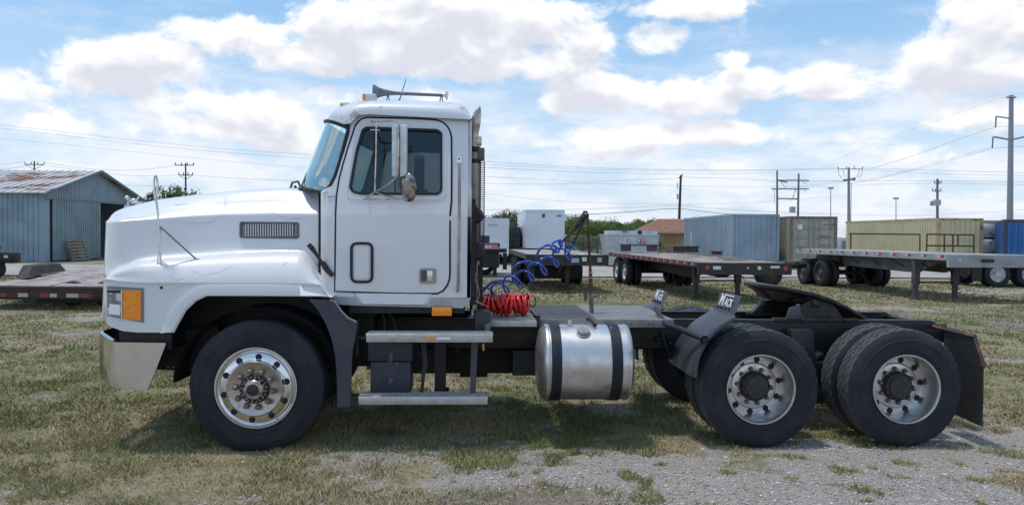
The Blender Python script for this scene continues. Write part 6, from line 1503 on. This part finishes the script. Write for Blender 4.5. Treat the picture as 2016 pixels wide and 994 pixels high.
def chassis():
    dep = 34.; A = pt(925, dep); M = frame(A, pt(997, dep)-A); s = Bld('chassis_trailer', M, 'black skeletal trailer carrying a pink lamp bar, just right of the exhaust stack', 'trailer'); w = (pt(997, dep)-A).length; x_of = lambda px: (px-925)/(997-925)*w
    s.p('frame', MB().box(0, w, 0, 3, zat(960, 497, dep), zat(960, 490, dep)), BLACK); s.p('axle_box', MB().box(.0, x_of(982), .0, 1.5, zat(960, 527, dep), zat(960, 498, dep)), BLACK)
    for px in (974, 994): s.p('leg', MB().box(x_of(px)-.09, x_of(px)+.09, .1, .28, 0 if px == 974 else .3, zat(960, 498, dep)), BLACK)
    s.p('mud_guard', MB().cbox(x_of(940), x_of(984), -.1, .5, zat(960, 487, dep), zat(960, 478, dep), .05), mat('guard_maroon', (.07, .03, .04), .5)); s.p('lamp_bar', MB().box(x_of(954), x_of(980), -.16, -.101, zat(960, 490.5, dep), zat(960, 481, dep)), mat('lamp_bar_pink', (.5, .22, .24), .4))
    for px in (958, 965): s.p('lamp', MB().box(x_of(px)-.05, x_of(px)+.05, -.18, -.161, zat(960, 488, dep), zat(960, 484, dep)), TAPEW)
    s.p('control_box', MB().box(x_of(946), x_of(963), .1, .5, zat(960, 478, dep), zat(960, 464, dep)), mat('guard_maroon', (.07, .03, .04)))
    for x in (.1, w-.35): put('wheel', TYT, s.o, s.M @ T(x_of(950), x+.5, .5))
chassis()
# white tank body at 1190-1297
def skip():
    dep = 46.; A = pt(1189, dep); M = frame(A, pt(1297, dep)-A); w = (pt(1297, dep)-A).length; s = Bld('steel_tank', M, 'dirty white open steel tank with red and white stickers behind the middle flatbed', 'tank'); z0, z1 = .25, zat(1240, 464, dep); z2 = zat(1240, 454, dep)
    wm = mat('white_tank_paint', (.55, .58, .60), .6, c2=(.42, .44, .46), ns=1.5, c3=(.3, .22, .18), ns3=4, lo3=.66, hi3=.76); s.p('body', MB().prism([(.0, z1), (w, z1), (w-.1, z0), (.25, z0)], 0, 2.4), wm); s.p('rim', MB().box(-.06, w+.04, -.07, 2.45, z1+.001, z1+.07), mat('tank_rim', (.45, .47, .5), .5)); s.p('upper_body', MB().box(.25, w-.02, .3, 2.2, z1+.071, z2), wm)
    for i in range(8): s.p('rib', MB().box(.35+i*(w-.5)/7.5, .41+i*(w-.5)/7.5, -.05, -.001, z0+.2, z1-.02), wm)
    s.p('rail', MB().box(.0, w, -.06, -.051, z1-.68, z1-.62), MATS['tank_rim'])
    for px, c_ in ((1238, (.2, .2, .22)), (1259, (.25, .04, .05)), (1268, (.45, .08, .2))):
        x = (px-1189)/(1297-1189)*w; s.p('sticker', MB().lathe([(0, 0), (.13, 0), (.13, .004)], (x, -.06, z1-.33), 'Y', 12), mat('sticker_%d' % px, c_, .5, c2=(.6, .6, .6), ns=9, lo=.5, hi=.55))
    s.p('hatch', MB().box((1257-1189)/108*w, (1264-1189)/108*w, .2, .29, z1+.1, z1+.3), BLACK); s.p('hatch', MB().box((1225-1189)/108*w, (1237-1189)/108*w, .2, .29, z1+.22, z1+.26), BLACK)
skip()
# house
def house():
    dep = 74.; A = pt(1290, dep); M = frame(A, pt(1400, dep)-A); x_of = lambda px: (px-1290)/110*(pt(1400, dep)-pt(1290, dep)).length; s = Bld('house', M, 'small tan house with a brown shingle roof beside the utility pole', 'house')
    ez, pz = zat(1310, 455, dep), zat(1310, 436.5, dep); xe = x_of(1420); x0 = x_of(1297)
    tan = mat('tan_siding', (.42, .30, .20), .8, c2=(.36, .25, .17), ns=1); s.p('wall', MB().box(x0, xe, 0, 8, 0, ez), tan)
    rm = mat('brown_shingles', (.24, .115, .075), .85, c2=(.18, .085, .06), ns=2, bump=.3, bs=4); xr0 = x_of(1266); r = MB(); r.add([(xr0, -.7, ez-.1), (xe+.7, -.7, ez-.1), (xe+.7, 8.7, ez-.1), (xr0, 8.7, ez-.1), (x_of(1311), 4, pz+.35), (xe-3, 4, pz+.35)], [(0,1,5,4),(1,2,5),(2,3,4,5),(3,0,4),(3,2,1,0)]); ro = s.p('roof', r, rm, smooth=0)
    s.p('fascia', MB().box(xr0+.01, xe+.69, -.74, -.701, ez-.22, ez-.05), mat('fascia_tan', (.45, .36, .27), .7), ro)
    s.p('window', MB().box(x_of(1307), x_of(1332), -.04, -.001, ez-1.9, ez-.5), mat('boarded_window', (.36, .24, .13), .8)); s.p('porch_rail', MB().box(x_of(1302), x_of(1335), -1.2, -1.15, .9, 1.0).box(x_of(1302), x_of(1303.5), -1.2, -1.15, 0, 1.0).box(x_of(1318), x_of(1319.5), -1.2, -1.15, 0, 1.0).box(x_of(1333), x_of(1334.5), -1.2, -1.15, 0, 1.0), tan)
house()
# shipping containers
def container(px0, px1, pyt, dep, Ln, label, m, doors=False, ridge=False, skew=0., side_ribs=True, rust=None, rot=0.):
    A = pt(px0, dep); M = frame(A, pt(px1, dep)-A) @ Matrix.Rotation(math.radians(rot), 4, 'Z'); w = (pt(px1, dep)-A).length; z1 = zat((px0+px1)/2, pyt, dep); z0 = .12; s = Bld('shipping_container', M, label, 'container', 'shipping containers along the far side of the yard')
    fr = rust or m
    for (x0, x1) in ((-.02, .12), (w-.12, w+.02)): s.p('corner_post', MB().box(x0, x1, -.02, .12, 0, z1), fr)
    s.p('top_rail', MB().box(.121, w-.121, -.01, .1, z1-.13, z1-.001), fr); s.p('bottom_rail', MB().box(.121, w-.121, -.01, .1, .0, .16), fr)
    s.p('roof_panel', MB().box(.0, w, .121, Ln, z1-.06, z1-.01), m); s.p('floor_panel', MB().box(.05, w-.05, .121, Ln, .1, .16), BLACK)
    for x0 in (0, w-.05):
        s.p('side_panel', MB().box(x0+.012, x0+.038, .121, Ln-.12, .16, z1-.1), m); s.p('side_rail', MB().box(x0-.01, x0+.06, .121, Ln, z1-.12, z1+.0), fr)
        if side_ribs:
            rb = MB().box(x0-.012 if x0 == 0 else x0+.039, x0+.011 if x0 == 0 else x0+.062, 0, .12, .17, z1-.125).mesh('side_rib', m, 0)
            for i in range(int((Ln-.4)/.28)): s.c('side_rib', rb, (0, .2+i*.28, 0))
    s.p('end_panel', MB().box(.12, w-.12, Ln-.06, Ln, .1, z1-.01), m)
    if doors:
        for (xa, xb2) in ((.13, w/2-.012), (w/2+.012, w-.13)):
            d = s.p('door', MB().box(xa, xb2, .02, .06, .17, z1-.14), m)
            for k in range(5):
                za = .25+k*(z1-.5)/5; s.p('door_panel', MB().cbox(xa+.08, xb2-.08, -.0, .019, za+.05, za+(z1-.5)/5-.05, .006), m, d)
            for x in (xa+.28, xb2-.25): s.p('lock_rod', MB().tube([(x, -.03, .1), (x, -.03, z1-.08)], .022, 6), mat('lock_rod_grey', (.30, .30, .27), .5, .3), d)
            s.p('handle', MB().box((xa+xb2)/2-.15, (xa+xb2)/2+.15, -.06, -.03, 1.15, 1.2), mat('lock_rod_grey', (.3, .3, .27)), d)
        s.p('label_plate', MB().box(.35, .62, -.045, -.04, z1-.72, z1-.45), TAPEW); s.p('label_plate', MB().box(.35, .68, -.045, -.04, .95, 1.25), mat('faded_navy_label', (.10, .12, .16), .6, c2=(.4, .4, .4), ns=7))
        pr = MB(); rr_ = random.Random(2)
        for (zz, x0_, n_) in ((z1-.48, .66, 12), (z1-.66, .84, 4), (z1-1.15, .6, 11), (z1-1.62, .62, 10)):
            for i in range(n_):
                if rr_.random() < .8: pr.box(w*x0_+i*.065, w*x0_+i*.065+.04, -.0075, -.001, zz, zz+.085)
        s.p('painted_numbers', pr, mat('faded_black_print', (.10, .10, .09), .7), smooth=0)
    else:
        s.p('end_panel', MB().box(.12, w-.12, .03, .06, .16, z1-.13), m); n = 9
        rb = MB().ring([[Vector((0, .03, .18)), Vector((.045, -.04, .18)), Vector((.125, -.04, .18)), Vector((.17, .03, .18))], [Vector((0, .03, z1-.15)), Vector((.045, -.04, z1-.15)), Vector((.125, -.04, z1-.15)), Vector((.17, .03, z1-.15))]]).mesh('end_rib', m, 0)
        for i in range(8): s.c('end_rib', rb, (.18+i*(w-.5)/7, 0, 0))
    s.w = w; s.z1 = z1; return s
RF_ = mat('rust_edged_frame', (.20, .19, .15), .7, c2=(.22, .09, .04), ns=5, lo=.45, hi=.6)
CB = mat('faded_blue_grey_container', (.30, .38, .45), .6, 0, c2=(.24, .31, .37), ns=.9, c3=(.24, .16, .12), ns3=2.5, lo3=.68, hi3=.78)
c1 = container(1440, 1533, 421.5, 43.5, 12.2, 'faded blue grey shipping container with ribbed end, nearest the utility pole', CB)
m = MB()
for i in range(6): m.box(-.02, -.013, 9.6, 9.9, .9+i*.22, 1.05+i*.22)
c1.p('painted_mark', m, mat('white_stencil', (.6, .62, .65), .6), smooth=0)
m = MB()
for i in range(11): m.box(c1.w*.80, c1.w*.825, -.016, -.0105, c1.z1-.5-i*.15, c1.z1-.42-i*.15)
c1.p('painted_mark', m, mat('navy_stencil', (.04, .06, .11), .6), smooth=0)
CG = mat('olive_grey_container', (.37, .355, .30), .65, 0, c2=(.31, .295, .25), ns=1.1, c3=(.30, .2, .13), ns3=3, lo3=.66, hi3=.76)
c2_ = container(1556, 1647, 426, 43., 12.2, 'olive grey shipping container showing double doors with locking rods', CG, doors=True, rust=RF_)
CY = mat('cream_yellow_container', (.62, .545, .35), .6, 0, c2=(.54, .475, .31), ns=.8, c3=(.35, .18, .08), ns3=3, lo3=.68, hi3=.78)
c3_ = container(1845, 1934, 429.5, 44., 12.2, 'cream yellow shipping container behind the brown pipe gate', CY, rust=mat('yellow_frame', (.46, .38, .2), .7, c2=(.25, .10, .04), ns=4, lo=.52, hi=.62))
c4_ = container(1975, 2075, 432.5, 42., 12.2, 'bright blue shipping container cropped by the right edge of the photo', rot=-28, m=mat('bright_blue_container', (.02, .11, .31), .6, c2=(.03, .14, .35), ns=1), rust=mat('dark_brown_edge', (.07, .05, .05), .7))
# brown pipe fence and gate
PIPE = mat('brown_pipe', (.10, .045, .035), .7)
def pipes(name, dep, lines, label, cat):
    A = pt(lines[0][0][0], dep); o = thing(name, A, label, cat)
    for (a, b) in lines: part('rail' if abs(a[1]-b[1]) < 12 else 'post', MB().tube([CP(a[0], a[1], dep), CP(b[0], b[1], dep)], .035, 6), PIPE, o)
pipes('pipe_fence', 36., [((1672,460),(1811,461.5)),((1811,461),(1811,530)),((1675,460),(1675,530))], 'thin brown pipe rail fence before the cream yellow container', 'fence')
pipes('pipe_gate', 34., [((1825,461),(1917,462.5)),((1824,483.5),(1917,484.5)),((1825,461),(1824,498)),((1859,462),(1859,498)),((1876,462),(1876,498)),((1886,462),(1886,484)),((1917,462),(1917,498)),((1824,498),(1917,498))], 'brown pipe gate frame in front of the cream yellow container', 'gate')
# clutter at the far right: pallets of white bags, distant white warehouse, substation cabinets
s = Bld('warehouse', frame(pt(1932, 95), pt(2050, 95)-pt(1932, 95)), 'distant pale warehouse behind the gap between the yellow and blue containers', 'building')
s.p('wall', MB().box(0, 9, 0, 12, 0, zat(1950, 437, 95)), mat('warehouse_white', (.55, .58, .60), .7, c2=(.45, .47, .5), ns=.5)); s.p('roof', MB().box(-.3, 9.3, -.4, 12.3, zat(1950, 437, 95), zat(1950, 434, 95)), mat('warehouse_roof', (.3, .32, .35), .6))
for i in range(5): s.p('window', MB().box(.4+i*.9, 1.0+i*.9, -.05, -.001, 1.6+(i % 2)*.5, 2.6), mat('dark_window', (.04, .05, .06), .3))
g_ = 'wrapped bales stacked beside the blue container'
for i in range(3):
    p_ = pt(1944+(i % 2)*6, 47.5+i*.1); z_ = i*.92
    o = thing('wrapped_bale', p_+Vector((0, 0, z_)), ['lowest wrapped white bale of the stack between yellow and blue containers', 'middle wrapped white bale of the stack between yellow and blue containers', 'topmost wrapped white bale of the stack between yellow and blue containers'][i], 'bale', g_)
    m_ = MB().cbox(-.55, .75, 0, 1, z_+.02, z_+.86, .12).moved(Matrix.Translation(p_)); part('wrapping', m_, mat('white_wrap', (.62, .60, .56), .7, c2=(.2, .20, .18), ns=2.5, lo=.5, hi=.6), o); part('skid', MB().box(-.6, .8, 0, 1, z_-.06, z_+.015).moved(Matrix.Translation(p_)), DARKIN, o)
for (px, w_, h_, py) in ((1656, 14, 30, 470), (1668, 8, 22, 476), (1676, 12, 34, 472)):
    d_ = 70.; p_ = pt(px, d_); W_ = w_/FPX*d_; o = thing('electrical_cabinet', p_, {1656: 'widest grey electrical cabinet right of the olive container', 1668: 'small grey electrical cabinet between two larger ones', 1676: 'tall grey electrical cabinet nearest the pipe fence'}[px], 'cabinet', 'electrical cabinets in the distance')
    zt_ = zat(px, py, d_); mm = MB(); mm.cbox(0, W_, 0, .8, 0, zt_, .03); part('case', mm.moved(Matrix.Translation(p_)), mat('cabinet_grey', (.35, .40, .45), .5), o); mm = MB()
    for k in range(3): mm.box(W_*(.15+.28*k), W_*(.33+.28*k), -.03, -.001, .3, zt_-.2)
    part('louvres', mm.moved(Matrix.Translation(p_)), mat('cabinet_dark', (.16, .19, .22), .5), o)
# chain link fence far behind, left of the house
o = thing('chain_link_fence', pt(1115, 62), 'low grey chain link fence behind the flatbeds, left of the white tank', 'fence')
for i in range(12):
    p_ = pt(1115+i*7, 62); part('post', MB().tube([p_, p_+Vector((0, 0, 1.7))], .03, 5), mat('fence_galv', (.22, .22, .22), .5, .4), o)
a = pt(1115, 62); b = pt(1192, 62); m = MB().tube([a+Vector((0, 0, 1.7)), b+Vector((0, 0, 1.7))], .025, 5).tube([a+Vector((0, 0, .3)), b+Vector((0, 0, .3))], .015, 4)
for i in range(36): t = i/36; m.tube([a.lerp(b, t)+Vector((0, 0, .05)), a.lerp(b, min(1, t+.12))+Vector((0, 0, 1.65))], .008, 3, caps=False); m.tube([a.lerp(b, t)+Vector((0, 0, 1.65)), a.lerp(b, min(1, t+.12))+Vector((0, 0, .05))], .008, 3, caps=False)
q = part('wire_mesh', m, MATS['fence_galv'], o, smooth=0); q['kind'] = 'stuff'
# ---- trees
def leafmat(name, c1, c2):
    m = mat(name, c1, .75, 0, c2=c2, ns=1.1, lo=.4, hi=.62, spec=.2); return m
LV = [leafmat('foliage_dark', (.07, .11, .04), (.11, .155, .05)), leafmat('foliage_mid', (.12, .19, .05), (.17, .23, .06)), leafmat('foliage_fresh', (.16, .24, .055), (.11, .17, .04)), leafmat('foliage_olive', (.10, .12, .06), (.14, .155, .07))]
BARK = mat('bark', (.10, .08, .065), .9, c2=(.06, .05, .04), ns=3)
def crown_mesh(seed, n, mt, leaf=.28):
    rng = np.random.default_rng(seed); nb = 22; c = rng.normal(0, 1, (nb, 3)); c /= np.linalg.norm(c, axis=1)[:, None]; c *= (rng.random(nb)**.5)[:, None]*.72; c[:, 2] = c[:, 2]*.72+.05; r = rng.uniform(.20, .38, nb)
    k = rng.integers(0, nb, n); d = rng.normal(0, 1, (n, 3)); d /= np.linalg.norm(d, axis=1)[:, None]; p = c[k]+d*(r[k]*rng.uniform(.55, 1.05, n))[:, None]
    p = p[p[:, 2] > -.62]; n = len(p); p[:, 2] = (p[:, 2]-p[:, 2].min())/(p[:, 2].max()-p[:, 2].min())*2-1; p[:, :2] /= np.percentile(np.abs(p[:, :2]), 99); a = rng.normal(0, 1, (n, 3)); a /= np.linalg.norm(a, axis=1)[:, None]; b = np.cross(a, rng.normal(0, 1, (n, 3))); b /= np.linalg.norm(b, axis=1)[:, None]; s = (leaf/5*rng.uniform(.5, 1.2, n))[:, None]
    V = np.stack([p+a*s, p+b*s*.6, p-a*s*.8, p-b*s*.6], 1).reshape(-1, 3); m = bpy.data.meshes.new('crown'); m.from_pydata(V.tolist(), [], np.arange(n*4).reshape(-1, 4).tolist()); m.materials.append(mt); return m
CROWNS = [crown_mesh(i, 6500, LV[i % 4], .25) for i in range(8)]
TRUNK = MB(); TRUNK.tube([(0, 0, -.02), (.01, 0, .25), (.0, .01, .5), (.03, .02, .8)], [.035, .028, .022, .01], 8)
for i in range(6):
    a = i*1.05; z = .32+.06*i; TRUNK.tube([(0, 0, z), (math.cos(a)*.12, math.sin(a)*.12, z+.1), (math.cos(a)*.26, math.sin(a)*.26, z+.26)], [.014, .010, .004], 5)
TRUNK = TRUNK.mesh('trunk', BARK, 60)
tnum = 0
def tree(px, pyt, dep, wpx, ci, label, group='trees along the far edge of the yard', base_z=0):
    h = zat(px, pyt, dep); w = wpx/FPX*dep; p_ = pt(px, dep); o = thing('tree', p_, label, 'tree', group)
    put('trunk', TRUNK, o, Matrix.Translation(p_) @ Matrix.Diagonal((h*.9, h*.9, h*.85, 1)))
    put('crown', CROWNS[ci % 8], o, Matrix.Translation(p_+Vector((0, 0, h*.62))) @ Matrix.Rotation(px*.7, 4, 'Z') @ Matrix.Diagonal((w/1.9, w/1.9, h*.38, 1)))
kinds = ['dark', 'mid green', 'fresh green', 'olive green']
specs = [(352,362,62,100,3,'small bushy green tree poking above the hood beside the pole'),(292,378,66,40,3,'little tree between the shed roof and the fender mirror pole'),
 (962,424,80,62,0,'dark tree behind the lower white box trailer'),(990,416,85,52,4,'pine like dark tree left of the taller white box trailer'),(1014,411,88,44,0,'tallest dark tree directly left of the taller white box trailer'),
 (1122,424,84,50,1,'green tree touching the right side of the taller white box trailer'),(1146,423,76,60,5,'green tree right behind the padded hose arm'),(1176,425,80,60,2,'broad fresh green tree right of the hose post'),(1206,434,84,52,3,'rounded olive tree above the left end of the white tank'),(1232,437,88,48,6,'pale fresh green tree above the middle of the white tank'),(1254,434,92,44,2,'fresh green tree above the red stickers of the white tank'),(1276,431,95,50,1,'tree just left of the brown roofed house'),(1302,428,100,40,7,'olive crown rising behind the peak of the brown roof'),(1330,429,96,30,3,'small dark tree touching the left of the utility pole'),(1366,423,92,48,2,'fresh green tree rising behind the blue grey container')]
for (px, py, dep, w, ci, lab) in specs: tree(px, py, dep, w*(1.35 if px > 900 else 1), ci, lab)
for (px, py, dep, w, ci, lab) in ((940,428,98,60,6,'far tree showing left of the lower white box trailer by the exhaust stack'),(1160,430,104,70,1,'farther green tree filling the gap right of the padded hose arm'),(1190,432,106,70,2,'farther fresh green tree left of the white tank'),(1220,436,108,70,5,'farther green tree filling the line above the white tank left part'),(1246,436,110,70,6,'farther tree filling the line above the white tank right part'),(1288,434,112,66,1,'farther tree filling the line at the left slope of the brown roof')): tree(px, py, dep, w, ci, lab)
# low undergrowth
o = None
for i, (px, py, w) in enumerate(((1130, 470, 60), (1165, 472, 46), (1205, 468, 40), (1290, 478, 26), (980, 478, 50))):
    tree(px, py-6, 66, w*1.3, i, ['low brown green shrub behind the first flatbed, nearest the white box', 'low shrub behind the hose post by the chain link fence', 'low shrub at the left end of the white tank', 'low shrub at the corner of the tan house', 'low shrub under the lower white box trailer'][i], group='shrubs along the far fence')
# ---- utility poles and wires
POLE = mat('pole_wood_dark', (.07, .06, .065), .85, c2=(.10, .085, .08), ns=2); POLES = mat('pole_steel', (.30, .32, .36), .5, .3); POLEG = mat('pole_wood_grey', (.20, .18, .17), .85, c2=(.26, .24, .23), ns=2)
INS = mat('insulator', (.16, .16, .18), .4)
def L3(a, b, dep, r, n=6): return MB().tube([CP(a[0], a[1], dep), CP(b[0], b[1], dep)], r, n)
def pole(px, pyt, dep, r, m, label, arms=(), extras=(), lean=0., name='utility_pole', cat='utility pole'):
    zt_ = zat(px, pyt, dep); p_ = pt(px, dep); top = CP(px, pyt, dep); o = thing(name, p_, label, cat, None)
    part('shaft', MB().tube([Vector((p_.x-lean, p_.y, 0)), top], [r, r*.65], 10), m, o)
    for (a, b) in arms:
        c_ = part('crossarm', L3(a, b, dep-.15, .07), m, o); n = 4
        for i in range(n):
            t = i/(n-1); q = CP(a[0]+(b[0]-a[0])*t, a[1]+(b[1]-a[1])*t, dep-.15); part('insulator', MB().lathe([(.09, 0), (.06, .18), (.10, .2), (.05, .38), (0, .4)], q+Vector((0, 0, .05)), 'Z', 6), INS, c_)
    for (a, b, rr_, nm, mm) in extras: part(nm, L3(a, b, dep-.2, rr_), mm, o)
    return o
TRAN = mat('transformer_grey', (.38, .42, .46), .5)
pole(67.5, 317, 130, .16, POLE, 'distant dark utility pole rising behind the shed roof', arms=[((49,324),(87,324))], extras=[((52,325),(67,334),.04,'brace',POLE),((84,325),(68,334),.04,'brace',POLE)])
pole(365.5, 321, 118, .17, POLE, 'dark utility pole with two crossarms rising behind the hood', arms=[((345,325.5),(381,325.5)),((352,345),(379,345))], extras=[((354,347),(365,352),.04,'brace',POLE),((377,347),(367,352),.04,'brace',POLE)])
pole(1340.5, 345, 92, .20, POLE, 'tall dark utility pole standing beside the tan house', arms=[], extras=[((1336,349),(1341,352),.05,'bracket',POLE),((1344,343),(1341,352),.05,'bracket',POLE),((1334,360),(1334,372),.05,'fuse',TRAN),((1334,382),(1334,392),.10,'transformer',TRAN)], lean=.35)
o = pole(1530, 336, 120, .20, POLEG, 'twin pole structure with crossbeams rising behind the blue grey container'); 
part('shaft', MB().tube([pt(1571, 120)-Vector((.1, 0, 0)), CP(1572.5,342,120)], [.2, .14], 10), POLEG, o)
for (a, b) in (((1519,372),(1592,372)),((1531,391),(1570,391.5)),((1532,355.5),(1550,359)),((1574,355),(1593,355.5)),((1532,355),(1574,355))): part('crossbeam', L3(a, b, 119.8, .09), POLEG, o)
part('transformer', MB().lathe([(0,0),(.45,0),(.45,.9),(0,.95)], CP(1560,419,119.5), 'Z', 12), TRAN, o)
for (a, b) in (((1537,357),(1545,368)),((1545,368),(1548,372)),((1578,357),(1588,362)),((1566,373),(1562,388)),((1584,373),(1586,380)),((1525,373),(1524,402)),((1567,373),(1558,395))): part('jumper', L3(a, b, 119.6, .035, 4), INS, o)
o = pole(1671, 330, 135, .30, POLES, 'slim steel utility pole with curved jumper wires, centre of the right skyline', arms=[((1650,333),(1698,333))], extras=[((1660,355),(1684,352),.14,'crossarm',INS),((1676,360),(1675,440),.05,'conduit',POLEG),((1664,353),(1664,357),.25,'coil',INS),((1681,350),(1681,355),.25,'coil',INS)])
for (pts_) in ([(1650,334),(1652,345),(1657,350)],[(1660,334),(1661,342),(1666,349)],[(1692,334),(1689,345),(1684,350)],[(1698,334),(1696,344),(1690,351)]): part('jumper', MB().tube([CP(x, y, 134.7) for x, y in pts_], .04, 4), INS, o)
o = pole(1845.5, 352, 120, .24, POLEG, 'utility pole with a transformer can standing above the cream yellow container', arms=[((1840,361),(1853,361)),((1836,376.5),(1852,376.5))]); part('transformer', MB().lathe([(0,0),(.4,0),(.4,.9),(0,.95)], CP(1843,405,119.3), 'Z', 12).lathe([(0,0),(.3,0),(.3,.8),(0,.85)], CP(1848,404,119), 'Z', 12).box(*sorted((CP(1833,400,119.5).x, CP(1838,400,119.5).x)), CP(1833,400,119.5).y, CP(1833,400,119.5).y+.3, CP(1833,405,119.5).z, CP(1833,396,119.5).z), TRAN, o)
o = pole(1991, 188, 130, .52, POLES, 'tall steel transmission pole with swept arms near the right edge', lean=.3, name='transmission_pole', cat='utility pole')
for (a, b, w) in (((1989,233.5),(1961,229.5),.12),((1986,275),(1956,269.5),.14),((1993,275),(2024,268),.14),((1982,192),(2000,192),.15)): part('arm', L3(a, b, 129.4, w), POLES, o)
for (a, b) in (((1961,230),(1960,251)),((1955,270),(1953.5,292))): part('insulator_string', L3(a, b, 129.4, .12), INS, o)
for (px, py, lab) in ((1635.5, 371, 'thin mast with a lamp on top left of the slim steel pole'), (1764, 391, 'short floodlight mast above the middle of the yellow container')):
    o = pole(px, py, 110, .07, POLEG, lab, name='light_mast', cat='light mast'); part('lamp', MB().box(-.35, .35, -.15, .15, -.1, .15).moved(Matrix.Translation(CP(px, py, 110))), TRAN, o)
WIRE = mat('wire_dark', (.22, .22, .25), .6)
wn = 0
def wire(pts_px, dep0, dep1, r, label, sag=0):
    n = 20; out = []; xs_ = [p[0] for p in pts_px]
    m_ = len(pts_px); P_ = [Vector((a, b, 0)) for a, b in pts_px]; q = cat(P_, 8)
    for i, v in enumerate(q):
        t = i/(len(q)-1); out.append(CP(v.x, v.y, dep0+(dep1-dep0)*t))
    o = MB().tube(out, r*.72, 4).mesh('power_line', WIRE, 60); o = put('power_line', o); setp(o, label, 'power line', 'power lines strung across the sky')
W_ = [
 ([(-60,240),(100,257),(300,280),(480,296),(640,306)], 115, 115, .022, 'upper left power line sloping down behind the windshield'),
 ([(-60,246),(100,264),(300,287),(480,303),(640,314)], 115, 115, .02, 'second left power line just under the topmost one'),
 ([(-60,268),(100,282),(300,303),(500,322),(640,333)], 115, 115, .018, 'third left power line crossing the clouds above the tall hood pole'),
 ([(-40,330),(20,322),(50,319)], 130, 130, .028, 'wire ending at the left side of the pole behind the shed'),
 ([(-40,338),(20,332),(52,327)], 130, 130, .028, 'lower wire ending at the pole behind the shed'),
 ([(86,320),(180,333),(270,335),(345,326)], 130, 118, .028, 'sagging wire between the shed pole and the hood pole'),
 ([(86,326),(160,335),(260,346),(352,345)], 130, 118, .024, 'lower sagging wire between the shed pole and the hood pole'),
 ([(379,345),(480,352),(600,356),(660,357)], 118, 110, .024, 'wire leaving the lower crossarm of the hood pole to the right'),
 ([(95,363),(200,364),(300,366),(352,366)], 110, 110, .02, 'low wire passing over the shed gable'),
 ([(955,318),(1100,327),(1250,333),(1450,335),(1652,331)], 120, 135, .028, 'topmost right power line running from the cab to the slim steel pole'),
 ([(955,324),(1100,331),(1250,336),(1450,337),(1655,333)], 120, 135, .022, 'second right power line close under the topmost one'),
 ([(955,330),(1100,337),(1230,341),(1340,342),(1520,341)], 92, 120, .022, 'right power line reaching the top of the tall dark pole'),
 ([(955,348),(1080,354),(1150,358),(1250,354),(1338,351)], 92, 92, .02, 'right wire dipping then rising to the tall dark pole'),
 ([(955,361),(1050,363),(1180,362),(1340,366),(1520,368),(1650,367)], 95, 135, .02, 'long flat wire passing behind the tall dark pole'),
 ([(1344,349),(1450,352),(1530,357)], 92, 120, .02, 'wire from the tall dark pole to the twin pole structure'),
 ([(955,381),(1050,392),(1150,398),(1300,402),(1480,399),(1668,384)], 95, 135, .018, 'faint low wire rising to the slim steel pole'),
 ([(955,413),(1100,413),(1220,409),(1338,404)], 92, 92, .02, 'wire just above the taller white box trailer'),
 ([(1000,423),(1120,423),(1230,418),(1300,412),(1338,411)], 92, 92, .045, 'thick cable rising to the tall dark pole from behind the hose arm'),
 ([(1342,411),(1390,417),(1440,422)], 92, 80, .04, 'thick cable from the tall dark pole down behind the blue container'),
 ([(1342,404),(1420,411),(1500,416),(1650,422),(1840,423),(2060,410)], 92, 120, .022, 'low wire running right over the container roofs'),
 ([(1698,331),(1850,336),(2060,341)], 135, 130, .028, 'wire leaving the slim steel pole to the right edge'),
 ([(1698,334),(1850,342),(2060,347)], 135, 130, .024, 'second wire leaving the slim steel pole to the right edge'),
 ([(1600,357),(1750,356),(1838,356),(2060,359)], 120, 120, .024, 'wire passing the top of the transformer pole'),
 ([(1540,357),(1600,357),(1660,356)], 120, 135, .02, 'short wire between the twin poles and the slim steel pole'),
 ([(1690,364),(1838,361),(2060,365)], 120, 120, .022, 'lower wire passing the transformer pole'),
 ([(2060,173),(1990,189),(1930,207),(1800,254),(1700,292),(1640,318)], 130, 170, .018, 'faint highest wire descending left from the transmission pole'),
 ([(2060,247),(1990,249),(1960,251),(1900,270),(1800,306),(1712,333)], 130, 150, .035, 'wire descending left from the upper arm of the transmission pole'),
 ([(1953,292),(1900,308),(1800,335),(1720,354),(1670,363)], 130, 150, .035, 'wire descending left from the lower arm of the transmission pole'),
 ([(1953,289),(1900,304),(1800,332),(1720,351),(1660,358),(1560,369)], 130, 150, .028, 'twin of the wire from the lower arm, just above it'),
 ([(1953,292),(2060,286)], 130, 128, .03, 'wire from the lower arm to the right edge'),
 ([(955,440),(1080,441)], 90, 90, .01, 'thin wire low behind the white box trailers')]
for w in W_[:-1]: wire(*w)
print('blades', NB, 'stones', NS)
